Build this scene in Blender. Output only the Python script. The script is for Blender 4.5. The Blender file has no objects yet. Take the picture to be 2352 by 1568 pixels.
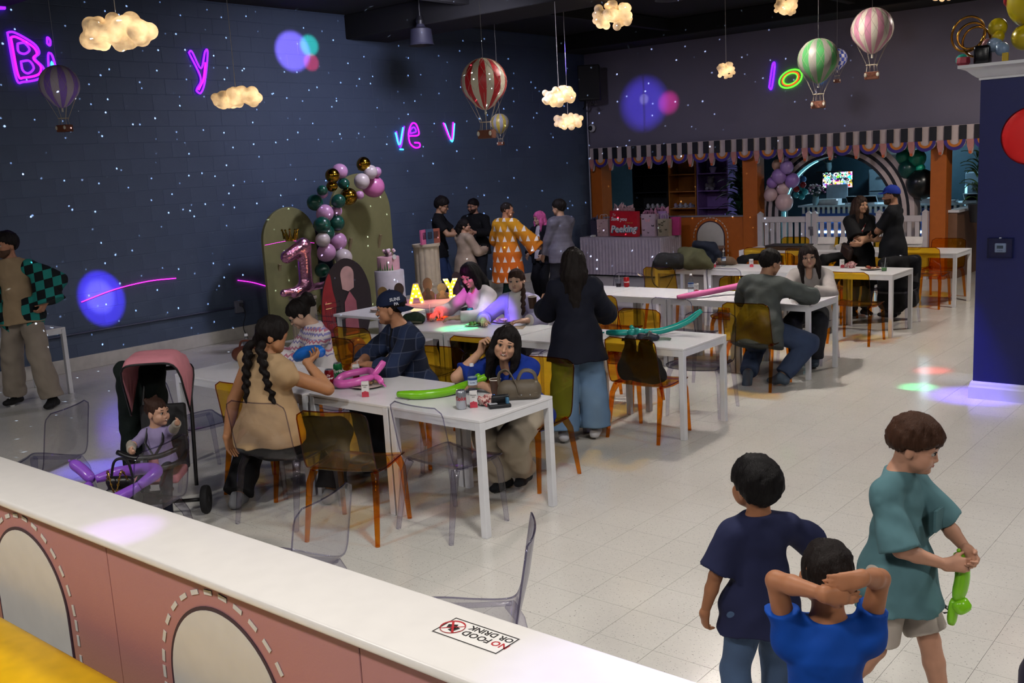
import bpy, bmesh, math, random
import numpy as np
from mathutils import Matrix, Vector
PI = math.pi
random.seed(7)
SC = bpy.context.scene
COL = SC.collection
# ---------------------------------------------------------------- camera
def aim_rot(d, up=(0, 0, 1)):
    return Vector(d).to_track_quat('-Z', 'Y').to_euler()
cam = bpy.data.cameras.new('camera'); cam.lens = 35.06; cam.sensor_width = 36; cam.clip_end = 200
cam_o = bpy.data.objects.new('camera', cam); COL.objects.link(cam_o)
_r = Vector((0.769, 0.637, -0.054)).normalized(); _f = Vector((-0.636, 0.752, -0.174)).normalized()
_r = (_r - _f * _r.dot(_f)).normalized(); _u = _r.cross(_f)
cam_o.matrix_world = Matrix(((_r.x, _u.x, -_f.x, 0), (_r.y, _u.y, -_f.y, 0), (_r.z, _u.z, -_f.z, 2.22), (0, 0, 0, 1)))
SC.camera = cam_o
# ---------------------------------------------------------------- view, world
SC.view_settings.view_transform = 'Standard'; SC.view_settings.look = 'None'
SC.view_settings.gamma = 1; SC.view_settings.use_curve_mapping = False
SC.view_settings.exposure = 0.22
SC.cycles.transparent_max_bounces = 14; SC.cycles.max_bounces = 3; SC.cycles.diffuse_bounces = 1; SC.cycles.light_sampling_threshold = .03; SC.cycles.adaptive_threshold = .08; SC.cycles.adaptive_min_samples = 20; SC.cycles.glossy_bounces = 2; SC.cycles.transmission_bounces = 2; SC.cycles.caustics_reflective = False; SC.cycles.caustics_refractive = False
SC.cycles.sample_clamp_indirect = 4.0
wd = bpy.data.worlds.new('world'); SC.world = wd; wd.use_nodes = True
wd.node_tree.nodes['Background'].inputs[0].default_value = (0.20, 0.24, 0.42, 1)
wd.node_tree.nodes['Background'].inputs[1].default_value = 0.035
# ---------------------------------------------------------------- lamps of the room
def lamp(kind, name, loc, to, power, col=(1, 1, 1), size=.3, angle=None, blend=.3, spread=None):
    l = bpy.data.lights.new(name, kind); l.energy = power; l.color = col
    if kind == 'AREA':
        l.shape = 'DISK'; l.size = size
        if spread: l.spread = math.radians(spread)
    else:
        l.shadow_soft_size = size
    if angle: l.spot_size = math.radians(angle); l.spot_blend = blend
    o = bpy.data.objects.new(name, l); COL.objects.link(o); o.location = loc
    o.rotation_euler = aim_rot(Vector(to) - Vector(loc))
    return o
# white high bay lamps over the play area around and behind the camera
WHITE = (1.0, .96, .92)
for x, y, p in [(-5.5, -1.0, 120), (-1.5, -1.0, 95), (2.6, .8, 90), (1.2, 6.2, 90), (-2.2, 3.4, 72), (-8.5, -1.2, 28)]:
    lamp('AREA', 'high_bay_lamp_light', (x, y, 4.35), (x, y, 0), p, WHITE, .5)
# unseen fill lights added over the dining hall's back; reception room lamps
lamp('AREA', 'dining_fill_light', (-5.0, 9.3, 4.3), (-5, 9.3, 0), 115, (1, .93, .86), .5)
lamp('AREA', 'dining_fill_light', (-2.6, 13.5, 4.3), (-2.6, 13.5, 0), 100, (1, .90, .80), .5)
lamp('AREA', 'dining_fill_light', (-8.8, 9.5, 4.3), (-10.5, 11, 0), 75, (.80, .78, 1), .5)
lamp('AREA', 'reception_lamp_light', (-6.6, 20.4, 2.7), (-6.6, 20.4, 0), 40, (.55, .85, 1), .6)
lamp('AREA', 'reception_lamp_light', (-10.2, 18.6, 2.8), (-10.2, 18.6, 0), 3, (.8, .8, 1), .6)
# coloured moving-head party spots under the ceiling
PB = (-6.5, 5.0, 4.3)
def party(to, col, power, ang, blend=.5, loc=PB, size=.02):
    return lamp('SPOT', 'party_spot_light', loc, to, power, col, size, ang, blend)
BLU, MAG, GRN, RED, VIO = (.10, .06, 1), (1, .04, .75), (.05, 1, .35), (1, .06, .05), (.35, .22, 1)
party((-12, 6.24, .86), (.10, .04, 1), 9000, 5.6, .35)
party((-12, 6.22, .88), (.40, .28, 1), 6500, 3.8, .7)
party((-12, 9.60, 4.02), (.40, .22, 1), 9000, 6.0, .5, (-6.5, 7.0, 4.0))
party((-12, 9.92, 4.12), (.02, 1, .6), 6000, 3.2, .6, (-6.5, 7.0, 4.0))
party((-12, 9.93, 3.88), (1, .03, .1), 6500, 2.6, .5, (-6.5, 7.0, 4.0))
party((-10.62, 16.9, 3.25), (.12, .08, 1), 3600, 8.0, .8, (-8, 9, 4.1))
party((-10.62, 16.9, 3.33), (.9, .9, 1), 1500, 1.4, .3, (-8, 9, 4.1))
party((-10.08, 16.9, 3.22), (1, .03, .4), 3400, 3.6, .9, (-8, 9, 4.1))
party((-2.95, 9.25, 0), GRN, 1500, 5, .9, (-4, 8, 4.3)); party((-3.05, 10.0, 0), RED, 1200, 5.0, .9, (-4, 8, 4.3))
party((-2.75, 9.75, 0), (.6, .7, 1), 220, 6, .9, (-4, 8, 4.3)); party((-2.45, 9.1, .1), (.16, .10, 1), 2200, 11, .9, (-4, 8, 4.3))
party((-6.72, 7.28, .96), MAG, 800, 4.6, .8, (-5.4, 4.0, 4.2)); party((-6.35, 6.75, .74), GRN, 1300, 6.5, .9, (-5, 8, 4.3))
party((-6.92, 7.05, .82), RED, 1800, 3.0, .6, (-5.4, 4.0, 4.2)); party((-6.22, 7.15, .86), (.22, .12, 1), 1900, 5.0, .8, (-5.4, 4.0, 4.2)); party((-6.5, 7.2, .85), (.8, .8, 1), 700, 4.0, .9, (-5.4, 4.0, 4.2))
party((-7.6, 3.7, 0), BLU, 900, 9, .9); party((-6.9, 2.7, 0), (.2, .25, 1), 900, 12, .9)
party((-1.35, 1.9, .9), (.35, .35, 1), 260, 12, .9, (-2, 4, 4.3)); party((-3.6, 1.8, .9), (.5, .25, 1), 420, 6, .9, (-4, 4, 4.3))
party((-.2, 5.2, 0), (.4, .45, 1), 350, 22, .9, (-1, 6, 4.3)); party((-6.2, 10.6, 0), MAG, 300, 6, .9, (-5, 8, 4.3))
party((-5.9, 10.9, 0), (.6, .5, 1), 260, 5, .9, (-5, 8, 4.3)); party((-8.2, 13.3, .8), MAG, 60, 2, .7, (-5, 8, 4.3))
# star projector: a point lamp whose beam is broken into dots
def star_lamp(loc, power, scale, dot, seed):
    l = bpy.data.lights.new('star_projector_light', 'POINT'); l.energy = power; l.shadow_soft_size = .004; l.color = (.55, .72, 1)
    l.use_nodes = True; nt = l.node_tree; N = nt.nodes; L = nt.links
    em = N['Emission']
    tc = N.new('ShaderNodeTexCoord'); sp = N.new('ShaderNodeSeparateXYZ'); L.new(tc.outputs['Normal'], sp.inputs[0])
    at = N.new('ShaderNodeMath'); at.operation = 'ARCTAN2'; L.new(sp.outputs[1], at.inputs[0]); L.new(sp.outputs[0], at.inputs[1])
    ac = N.new('ShaderNodeMath'); ac.operation = 'ARCSINE'; L.new(sp.outputs[2], ac.inputs[0])
    cb = N.new('ShaderNodeCombineXYZ'); L.new(at.outputs[0], cb.inputs[0]); L.new(ac.outputs[0], cb.inputs[1]); cb.inputs[2].default_value = seed
    vo = N.new('ShaderNodeTexVoronoi'); vo.voronoi_dimensions = '2D'; vo.inputs['Scale'].default_value = scale; L.new(cb.outputs[0], vo.inputs['Vector'])
    mr = N.new('ShaderNodeMapRange'); mr.inputs['From Min'].default_value = dot; mr.inputs['From Max'].default_value = dot * .4
    L.new(vo.outputs['Distance'], mr.inputs['Value'])
    sx = N.new('ShaderNodeSeparateColor'); L.new(vo.outputs['Color'], sx.inputs[0])
    pw = N.new('ShaderNodeMath'); pw.operation = 'POWER'; L.new(sx.outputs[0], pw.inputs[0]); pw.inputs[1].default_value = 1.6
    mu = N.new('ShaderNodeMath'); mu.operation = 'MULTIPLY'; L.new(mr.outputs[0], mu.inputs[0]); L.new(pw.outputs[0], mu.inputs[1])
    mx = N.new('ShaderNodeMapRange'); mx.inputs['From Min'].default_value = -.15; mx.inputs['From Max'].default_value = -.55; L.new(sp.outputs[0], mx.inputs['Value'])
    mz = N.new('ShaderNodeMapRange'); mz.inputs['From Min'].default_value = -.62; mz.inputs['From Max'].default_value = -.35; L.new(sp.outputs[2], mz.inputs['Value'])
    m2 = N.new('ShaderNodeMath'); m2.operation = 'MULTIPLY'; L.new(mx.outputs[0], m2.inputs[0]); L.new(mz.outputs[0], m2.inputs[1])
    m3 = N.new('ShaderNodeMath'); m3.operation = 'MULTIPLY'; L.new(mu.outputs[0], m3.inputs[0]); L.new(m2.outputs[0], m3.inputs[1])
    L.new(m3.outputs[0], em.inputs['Strength'])
    o = bpy.data.objects.new('star_projector_light', l); COL.objects.link(o); o.location = loc
star_lamp((-4.5, 6.2, 3.6), 46000, 22, .036, 1.0)
star_lamp((-5.2, 9.2, 3.7), 26000, 16, .031, 5.0)
# ---------------------------------------------------------------- materials
def lin(c):
    if isinstance(c, str):
        c = c.lstrip('#'); c = tuple(int(c[i:i + 2], 16) / 255 for i in (0, 2, 4))
    return tuple(((x / 12.92) if x <= .04045 else ((x + .055) / 1.055) ** 2.4) for x in c[:3]) + (1,)
_MC = {}
class NT:
    """tiny node-tree helper"""
    def __init__(s, m): s.m = m; s.t = m.node_tree; s.N = s.t.nodes; s.L = s.t.links; s.p = s.N.get('Principled BSDF')
    def n(s, typ, **kw):
        x = s.N.new('ShaderNode' + typ)
        for k, v in kw.items():
            if hasattr(x, k): setattr(x, k, v)
        return x
    def math(s, op, a, b=None, c=None, clamp=False):
        x = s.n('Math'); x.operation = op; x.use_clamp = clamp
        for i, v in enumerate((a, b, c)):
            if v is None: continue
            if isinstance(v, (int, float)): x.inputs[i].default_value = v
            else: s.L.new(v, x.inputs[i])
        return x.outputs[0]
    def mix(s, f, a, b):
        x = s.n('Mix'); x.data_type = 'RGBA'
        for i, v in ((0, f), (6, a), (7, b)):
            if isinstance(v, (int, float)): x.inputs[i].default_value = v
            elif isinstance(v, (tuple, str)): x.inputs[i].default_value = lin(v) if isinstance(v, str) else v
            else: s.L.new(v, x.inputs[i])
        return x.outputs[2]
    def coord(s, kind='Object', scale=(1, 1, 1), loc=(0, 0, 0), rot=(0, 0, 0)):
        t = s.n('TexCoord'); m = s.n('Mapping'); s.L.new(t.outputs[kind], m.inputs[0])
        m.inputs['Scale'].default_value = scale; m.inputs['Location'].default_value = loc; m.inputs['Rotation'].default_value = rot
        return m.outputs[0]
    def noise(s, vec, scale=10, detail=3, rough=.5):
        x = s.n('TexNoise'); x.inputs['Scale'].default_value = scale; x.inputs['Detail'].default_value = detail; x.inputs['Roughness'].default_value = rough
        s.L.new(vec, x.inputs['Vector']); return x.outputs[0]
    def bump(s, h, strength=.3, dist=.01):
        b = s.n('Bump'); b.inputs['Strength'].default_value = strength; b.inputs['Distance'].default_value = dist
        s.L.new(h, b.inputs['Height']); s.L.new(b.outputs[0], s.p.inputs['Normal'])
    def sep(s, v):
        x = s.n('SeparateXYZ'); s.L.new(v, x.inputs[0]); return x.outputs
    def col(s, c): s.L.new(c, s.p.inputs['Base Color'])
def M(name, c, rough=.5, metal=0, var=.08, vs=12, bump=0, bs=60, emit=0, spec=.5, sss=0, coat=0, stretch=(1, 1, 1), ec=None):
    """plain procedural material: base colour with soft noise variation and optional bump"""
    key = name
    if key in _MC: return _MC[key]
    m = bpy.data.materials.new(name); m.use_nodes = True; t = NT(m); p = t.p
    b = lin(c); p.inputs['Roughness'].default_value = rough; p.inputs['Metallic'].default_value = metal
    p.inputs['Specular IOR Level'].default_value = spec
    if coat: p.inputs['Coat Weight'].default_value = coat; p.inputs['Coat Roughness'].default_value = .05
    if sss: p.inputs['Subsurface Weight'].default_value = sss; p.inputs['Subsurface Radius'].default_value = (.02, .008, .005); p.inputs['Subsurface Scale'].default_value = 1
    v = t.coord(scale=stretch)
    if var:
        n = t.noise(v, vs, 1)
        t.col(t.mix(n, tuple(max(0, x * (1 - 2 * var)) for x in b[:3]) + (1,), tuple(min(1, x * (1 + 2 * var)) for x in b[:3]) + (1,)))
    else: p.inputs['Base Color'].default_value = b
    if bump: t.bump(t.noise(v, bs, 2, .6), bump, .004)
    if emit:
        p.inputs['Emission Color'].default_value = lin(ec or c); p.inputs['Emission Strength'].default_value = emit
    _MC[key] = m
    return m
def acrylic(name, face, edge, refl=1.0):
    """clear or tinted acrylic sheet: coloured transmission, deeper at grazing angles, mirror-like surface"""
    if name in _MC: return _MC[name]
    m = bpy.data.materials.new(name); m.use_nodes = True; t = NT(m); t.N.remove(t.p)
    lw = t.n('LayerWeight'); lw.inputs['Blend'].default_value = .45
    f = t.math('POWER', lw.outputs['Facing'], 3.0)
    n = t.noise(t.coord(), 14, 2)
    c = t.mix(f, lin(face), lin(edge))
    tr = t.n('BsdfTransparent'); t.L.new(c, tr.inputs[0])
    gl = t.n('BsdfGlossy'); gl.inputs['Roughness'].default_value = .06; gl.inputs[0].default_value = (1, 1, 1, 1)
    bp = t.n('Bump'); bp.inputs['Strength'].default_value = .12; bp.inputs['Distance'].default_value = .01; t.L.new(n, bp.inputs['Height']); t.L.new(bp.outputs[0], gl.inputs['Normal'])
    fr = t.math('MULTIPLY_ADD', t.math('POWER', lw.outputs['Facing'], 4.0), .55, .035)
    ms = t.n('MixShader'); t.L.new(t.math('MULTIPLY', fr, refl), ms.inputs[0]); t.L.new(tr.outputs[0], ms.inputs[1]); t.L.new(gl.outputs[0], ms.inputs[2])
    t.L.new(ms.outputs[0], t.N['Material Output'].inputs[0])
    _MC[name] = m
    return m
# ---------------------------------------------------------------- mesh building
def V(*a): return Vector(a)
class MB:
    def __init__(s): s.v = []; s.f = []; s.uv = None
    def add(s, vs, fs):
        k = len(s.v); s.v += [tuple(x) for x in vs]; s.f += [tuple(i + k for i in f) for f in fs]; return s
    def box(s, c, d, rz=0, rot=None, bev=0):
        hx, hy, hz = (x / 2 for x in d)
        R = rot if rot is not None else Matrix.Rotation(rz, 3, 'Z'); c = Vector(c)
        if bev <= 0:
            vs = [c + R @ V(x, y, z) for x in (-hx, hx) for y in (-hy, hy) for z in (-hz, hz)]
            return s.add(vs, [(0, 1, 3, 2), (4, 6, 7, 5), (0, 4, 5, 1), (2, 3, 7, 6), (0, 2, 6, 4), (1, 5, 7, 3)])
        bm = bmesh.new(); bmesh.ops.create_cube(bm, size=1)
        for v in bm.verts: v.co = V(v.co.x * d[0], v.co.y * d[1], v.co.z * d[2])
        bmesh.ops.bevel(bm, geom=bm.edges[:], offset=bev, segments=3, profile=.5, affect='EDGES')
        return s.bm(bm, c, R)
    def bm(s, bm, c=(0, 0, 0), R=None):
        c = Vector(c); R = R or Matrix.Identity(3); bm.verts.index_update()
        s.add([c + R @ v.co for v in bm.verts], [[v.index for v in f.verts] for f in bm.faces]); bm.free(); return s
    def tube(s, pts, r, n=10, cap=True, flat=1, closed=False):
        """swept tube through pts, radius r (number or list)"""
        pts = [Vector(p) for p in pts]; m = len(pts); rr = r if isinstance(r, (list, tuple)) else [r] * m
        vs = []; fs = []; prev = None
        for i, p in enumerate(pts):
            a = pts[(i - 1) % m] if (i or closed) else p; b = pts[(i + 1) % m] if (i < m - 1 or closed) else p
            t = (b - a).normalized()
            if prev is None: x = t.orthogonal().normalized()
            else: x = (prev - t * prev.dot(t)).normalized()
            prev = x; y = t.cross(x)
            for k in range(n):
                an = 2 * PI * k / n; vs.append(p + x * math.cos(an) * rr[i] + y * math.sin(an) * rr[i] * flat)
        for i in range(m if closed else m - 1):
            j = (i + 1) % m
            for k in range(n):
                fs.append((i * n + k, i * n + (k + 1) % n, j * n + (k + 1) % n, j * n + k))
        if cap and not closed: fs.append(tuple(range(n))[::-1]); fs.append(tuple((m - 1) * n + k for k in range(n)))
        return s.add(vs, fs)
    def lathe(s, prof, c=(0, 0, 0), n=24, R=None, cap=True):
        """prof = [(r,z)...] turned about z"""
        c = Vector(c); R = R or Matrix.Identity(3); vs = []; fs = []; m = len(prof)
        for r, z in prof:
            for k in range(n): vs.append(c + R @ V(r * math.cos(2 * PI * k / n), r * math.sin(2 * PI * k / n), z))
        for i in range(m - 1):
            for k in range(n): fs.append((i * n + k, i * n + (k + 1) % n, (i + 1) * n + (k + 1) % n, (i + 1) * n + k))
        if cap: fs.append(tuple(range(n))[::-1]); fs.append(tuple((m - 1) * n + k for k in range(n)))
        return s.add(vs, fs)
    def ball(s, c, r, n=16, m=10, sc=(1, 1, 1), R=None):
        prof = [(r * math.sin(PI * i / m), -r * math.cos(PI * i / m)) for i in range(m + 1)]
        prof[0] = (r * .02, -r); prof[-1] = (r * .02, r)
        S = Matrix.Diagonal(sc); return s.lathe(prof, c, n, (R @ S) if R else S)
    def prism(s, outline, d, o=(0, 0, 0), U=(1, 0, 0), W=(0, 0, 1)):
        """2D outline (u,w) extruded by d along U x W, front face at o"""
        U = Vector(U); W = Vector(W); D = U.cross(W).normalized() * d; o = Vector(o); n = len(outline)
        a = [o + U * u + W * w for u, w in outline]
        return s.add(a + [p + D for p in a], [tuple(range(n)), tuple(range(2 * n - 1, n - 1, -1))] + [(i, i + n, (i + 1) % n + n, (i + 1) % n) for i in range(n)])
    def mesh(s, name, mat, smooth=False, recalc=True):
        me = bpy.data.meshes.new(name); me.from_pydata(s.v, [], s.f)
        if recalc:
            b = bmesh.new(); b.from_mesh(me); bmesh.ops.recalc_face_normals(b, faces=b.faces); b.to_mesh(me); b.free()
        if smooth:
            me.polygons.foreach_set('use_smooth', [True] * len(me.polygons))
            if smooth != 'all': me.set_sharp_from_angle(angle=math.radians(smooth if smooth is not True else 40))
        for q in (mat if isinstance(mat, (list, tuple)) else [mat]): me.materials.append(q)
        return me
    def obj(s, name, mat, parent=None, smooth=False, bev=0, loc=None, rz=0, recalc=True):
        o = link(name, s.mesh(name, mat, smooth, recalc), parent)
        if loc is not None: o.location = loc
        if rz: o.rotation_euler[2] = rz
        if bev:
            b = o.modifiers.new('bevel', 'BEVEL'); b.width = bev; b.segments = 2; b.limit_method = 'ANGLE'; b.angle_limit = .6
        return o
def link(name, data, parent=None, loc=None, rz=0):
    o = bpy.data.objects.new(name, data); COL.objects.link(o); o.parent = parent
    if loc is not None: o.location = loc
    if rz: o.rotation_euler[2] = rz
    return o
def tag(o, label, cat, group=None):
    o['label'] = label; o['category'] = cat
    if group: o['group'] = group
    return o
def thing(name, label, cat, loc=(0, 0, 0), rz=0, group=None):
    return tag(link(name, None, None, loc, rz), label, cat, group)
def struct(o): o['kind'] = 'structure'; return o
def dup(root, loc, rz, label=None, group=None, mat=None):
    r = root.copy(); COL.objects.link(r); r.location = loc; r.rotation_euler = (0, 0, rz)
    if label: r['label'] = label
    if group: r['group'] = group
    for ch in root.children:
        c = ch.copy(); COL.objects.link(c); c.parent = r
        for g in ch.children:
            d = g.copy(); COL.objects.link(d); d.parent = c
    return r
def bez(p0, p1, p2, p3, n=12):
    o = []
    for i in range(n + 1):
        t = i / n; o.append(tuple((1 - t) ** 3 * a + 3 * t * (1 - t) ** 2 * b + 3 * t * t * (1 - t) * c + t ** 3 * d for a, b, c, d in zip(p0, p1, p2, p3)))
    return o
def spline(pts, k=8):
    """Catmull-Rom through points"""
    P = [Vector(p) for p in pts]; P = [2 * P[0] - P[1]] + P + [2 * P[-1] - P[-2]]; o = []
    for i in range(1, len(P) - 2):
        for j in range(k):
            t = j / k; a, b, c, d = P[i - 1:i + 3]
            o.append(.5 * (2 * b + (c - a) * t + (2 * a - 5 * b + 4 * c - d) * t * t + (3 * b - a - 3 * c + d) * t ** 3))
    return o + [P[-2]]
def arc(cx, cz, r, a0, a1, n=16, rz=None):
    return [(cx + r * math.cos(math.radians(a0 + (a1 - a0) * i / n)), cz + (rz or r) * math.sin(math.radians(a0 + (a1 - a0) * i / n))) for i in range(n + 1)]
def text(s, size, mat, parent, o, U, W, name='lettering', depth=.001, bold=0, shear=0, align='CENTER'):
    """flat printed lettering, its baseline centre at o, reading along U, up along W"""
    c = bpy.data.curves.new('t', 'FONT'); c.body = s; c.size = size; c.align_x = align; c.extrude = depth; c.offset = bold; c.shear = shear; c.resolution_u = 2
    q = bpy.data.objects.new('t', c); COL.objects.link(q); dg = bpy.context.evaluated_depsgraph_get()
    me = bpy.data.meshes.new_from_object(q.evaluated_get(dg)); bpy.data.objects.remove(q)
    me.materials.clear(); me.materials.append(mat)
    U = Vector(U).normalized(); W = Vector(W).normalized(); D = U.cross(W)
    me.transform(Matrix(((U.x, W.x, D.x, o[0]), (U.y, W.y, D.y, o[1]), (U.z, W.z, D.z, o[2]), (0, 0, 0, 1))))
    return link(name, me, parent)
def to_label(*a): return ' '.join(a)
# ---------------------------------------------------------------- the hall
def floor_mat():
    m = bpy.data.materials.new('vinyl floor tile'); m.use_nodes = True; t = NT(m)
    v = t.coord('Object'); g = t.n('NewGeometry')
    p = t.n('Mapping'); t.L.new(g.outputs['Position'], p.inputs[0]); pos = p.outputs[0]
    pe = t.n('Mapping'); t.L.new(g.outputs['Position'], pe.inputs[0]); pe.inputs['Scale'].default_value = (1, 1.7, 1)
    sp = t.noise(pe.outputs[0], 75, 2, .6)
    spots = t.math('GREATER_THAN', sp, .66)
    big = t.noise(pos, 1.3, 3); fine = t.noise(pos, 26, 2)
    oi = t.n('ObjectInfo')
    base = t.mix(big, '#c6c2ba', '#dad7d0'); base = t.mix(t.math('MULTIPLY', fine, .35), base, '#e6e1d6')
    t.col(t.mix(t.math('MULTIPLY', spots, .75), base, '#5f5a55'))
    rg = t.math('MULTIPLY_ADD', big, .12, .10); t.L.new(rg, t.p.inputs['Roughness'])
    return m
FM = floor_mat()
TS = .305
fl = struct(MB().box((-3, 6, -.016), (22, 32, .02)).obj('floor', M('floor grout', '#b3ada2', .6)))
def tile_geo(b, x, y, o=True):
    g = TS / 2 - .0009
    b.add([(x - g, y - g, -.006), (x + g, y - g, -.006), (x + g, y + g, -.006), (x - g, y + g, -.006), (x - g, y - g, 0), (x + g, y - g, 0), (x + g, y + g, 0), (x - g, y + g, 0)],
          [(4, 5, 6, 7), (0, 1, 5, 4), (1, 2, 6, 5), (2, 3, 7, 6), (3, 0, 4, 7)])
tile_me = None
cells = []
for i in range(-37, 12):
    for j in range(1, 73):
        x, y = -1.09 + (i + .5) * TS, .1 + j * TS
        cells.append((x, y))
def in_view(x, y):
    d = -.636 * x + .752 * y + .386
    if d < .5: return False
    u = (.769 * x + .637 * y + .12) / d; w = (.071 * x - .168 * y + 2.18) / d
    return abs(u) < .53 and abs(w) < .36 and y > 2.2
cells.sort(key=lambda c: (not in_view(*c), math.hypot(*c)))
b = MB(); tile_geo(b, 0, 0); tile_me = b.mesh('floor_tile', FM)
for x, y in cells[:300]:
    o = link('floor_tile', tile_me, fl, (x, y, 0))
b = MB()
for x, y in cells[300:]: tile_geo(b, x, y)
o = b.obj('floor_tiles', FM, fl); o['kind'] = 'stuff'
# left wall of painted concrete blocks
WX = -12.0; WY = 16.9
def wall_mat(name, c, s=1):
    return M(name, c, .62, var=.07, vs=1.2, bump=.25, bs=90)
WM = wall_mat('painted block', '#4a5870'); WB = wall_mat('painted back wall', '#7a7588')
wl = struct(MB().box((WX - .1035, 7.5, 2.3), (.2, 19.4, 4.64)).obj('wall_left', M('mortar paint', '#46546c', .7)))
def block(b, y, z, ly, lz):
    a, c, e = ly / 2 - .0012, lz / 2 - .0012, .004
    b.add([(-.004, y - a, z - c), (-.004, y + a, z - c), (-.004, y + a, z + c), (-.004, y - a, z + c), (-.0015, y - a + e, z - c + e), (-.0015, y + a - e, z - c + e), (-.0015, y + a - e, z + c - e), (-.0015, y - a + e, z + c - e)],
          [(4, 5, 6, 7), (0, 1, 5, 4), (1, 2, 6, 5), (2, 3, 7, 6), (3, 0, 4, 7)])
BL, BH = .406, .203
b = MB(); block(b, 0, 0, BL, BH); blk = b.mesh('block', WM, recalc=False)
blks = []
for r in range(22):
    for k in range(-2, 35):
        y, z = 3.2 + (k + .5 * (r % 2)) * BL, BH * (r + .5) + .12
        if y < WY - .15: blks.append((y, z))
blks.sort(key=lambda c: abs(c[0] - 3.0) + .2 * c[1] + (4 if c[0] < 4.2 else 0))
for y, z in blks[:300]:
    link('block', blk, wl, (WX, y, z))
b = MB()
for y, z in blks[300:]: block(b, y, z, BL, BH)
o = b.obj('blocks', WM, wl, recalc=False); o.location.x = WX; o['kind'] = 'stuff'
struct(MB().box((WX + .012, 7.5, .085), (.03, 18.8, .17), bev=.006).obj('baseboard_left', M('white skirting', '#c9c4bd', .45)))
# back wall over the counter opening
struct(MB().box((-4.4, WY + .1, 3.45), (15.2, .2, 2.3)).obj('wall_back', WB))
struct(MB().box((-3.2, 6, 4.66), (19, 30, .1)).obj('ceiling', M('black ceiling', '#0b0b0e', .9)))
CM = M('black joist', '#08080a', .85)
for n, (y, w, h) in enumerate([(16.45, .9, .30), (11.1, .9, .36), (5.2, .7, .3)]):
    struct(MB().box((-3.2, y, 4.61 - h / 2), (18.0, w, h), bev=.02).obj('trim_%d' % (n + 1), CM))
for n, x in enumerate((-9.5, -6.2, -3.0)):
    struct(MB().box((x, 8, 4.5), (.12, 20, .18)).obj('trim_%d' % (n + 4), CM))
# right blue partition
BLUEW = M('royal blue paint', '#061154', .45, var=.05, bump=.08, bs=200)
struct(MB().box((-.2, 9.35, 1.36), (4.44, .6, 2.72)).obj('wall_right', BLUEW))
WHT = M('white gloss trim', '#dcdce2', .35, var=.03)
def moulding(prof, x0, x1, yf, name):
    """profile (out, z) swept round the left-front corner of the blue partition"""
    b = MB(); rows = []
    for o, z in prof: rows.append([(x1, yf - o, z), (x0 - o, yf - o, z), (x0 - o, yf + .6 + o, z)])
    vs = [p for r in rows for p in r]; fs = []
    for i in range(len(prof) - 1):
        for k in range(2): fs.append((i * 3 + k, i * 3 + k + 1, (i + 1) * 3 + k + 1, (i + 1) * 3 + k))
    k = (len(prof) - 1) * 3
    vs.append((x1, yf + .6, prof[-1][1])); fs.append((k, k + 1, k + 2, len(vs) - 1))
    return struct(b.add(vs, fs).obj(name, WHT))
moulding([(0, 2.70), (.012, 2.70), (.012, 2.715), (.03, 2.725), (.06, 2.75), (.085, 2.775), (.10, 2.785), (.145, 2.80), (.145, 2.825), (0, 2.825)], -2.42, 2.0, 9.05, 'trim_8')
moulding([(0.028, 0), (.028, .10), (.022, .115), (.018, .135), (.012, .15), (0, .152)], -2.42, 2.0, 9.05, 'baseboard_right')
# ---------------------------------------------------------------- foreground barrier
PINK = None
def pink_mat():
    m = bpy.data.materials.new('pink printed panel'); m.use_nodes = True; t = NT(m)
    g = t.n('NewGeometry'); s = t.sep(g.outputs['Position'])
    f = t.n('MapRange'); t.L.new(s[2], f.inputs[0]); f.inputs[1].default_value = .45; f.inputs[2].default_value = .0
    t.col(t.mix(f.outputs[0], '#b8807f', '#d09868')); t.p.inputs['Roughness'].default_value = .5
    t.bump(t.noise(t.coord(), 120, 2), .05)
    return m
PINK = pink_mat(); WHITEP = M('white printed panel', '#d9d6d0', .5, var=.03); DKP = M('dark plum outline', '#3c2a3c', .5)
bar = thing('half_wall_barrier', 'low foreground half wall with white worktop and pink printed panels', 'barrier', (0, 0, 0))
MB().box((-3.0, 1.90, .45), (8.6, .2, .84)).obj('core', M('barrier core', '#b9a9a0', .6), bar)
MB().box((-3.0, 1.905, .882), (8.7, .33, .036), bev=.012).obj('worktop', M('white laminate worktop', '#e9e4de', .32, var=.02), bar, smooth=35)
def arch_outline(w, h, n=20):
    r = w / 2
    return [(-r, 0), (r, 0)] + [(r * math.cos(PI * i / n), h - r + r * math.sin(PI * i / n)) for i in range(n + 1)]
for k in range(6):
    x = -7.355 + k * 1.48
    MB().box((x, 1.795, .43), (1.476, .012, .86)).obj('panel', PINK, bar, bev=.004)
    y = 1.788
    MB().prism(arch_outline(.69, .765, 32), .003, (x, y - .0005, 0)).obj('arch_outline', DKP, bar)
    MB().prism(arch_outline(.662, .751, 32), .003, (x, y - .002, 0)).obj('arch_panel', WHITEP, bar)
    r = .40; path = [(-r, z) for z in np.arange(.03, .40, .09)] + [(-r * math.cos(a), .42 + r * math.sin(a)) for a in np.linspace(.04, PI - .04, 15)] + [(r, z) for z in np.arange(.39, 0, -.09)]
    for i in range(len(path) - 1):
        p, q = Vector(path[i]), Vector(path[i + 1]); d = (q - p).normalized() * .024; c = (p + q) / 2; nn = V(-d.y, d.x).normalized() * .009
        MB().prism([tuple(c - d - nn), tuple(c + d - nn), tuple(c + d + nn), tuple(c - d + nn)], .002, (x, y - .0005, 0)).obj('stitch_dash', WHITEP, bar)
MB().box((-4.3, 1.45, .30), (3.9, .45, .22), bev=.06).obj('bench_pad', M('yellow vinyl pad', '#e8b50a', .4), tp := thing('padded_bench', 'yellow vinyl padded bench below the pink barrier panels', 'bench'), smooth=40)
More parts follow.
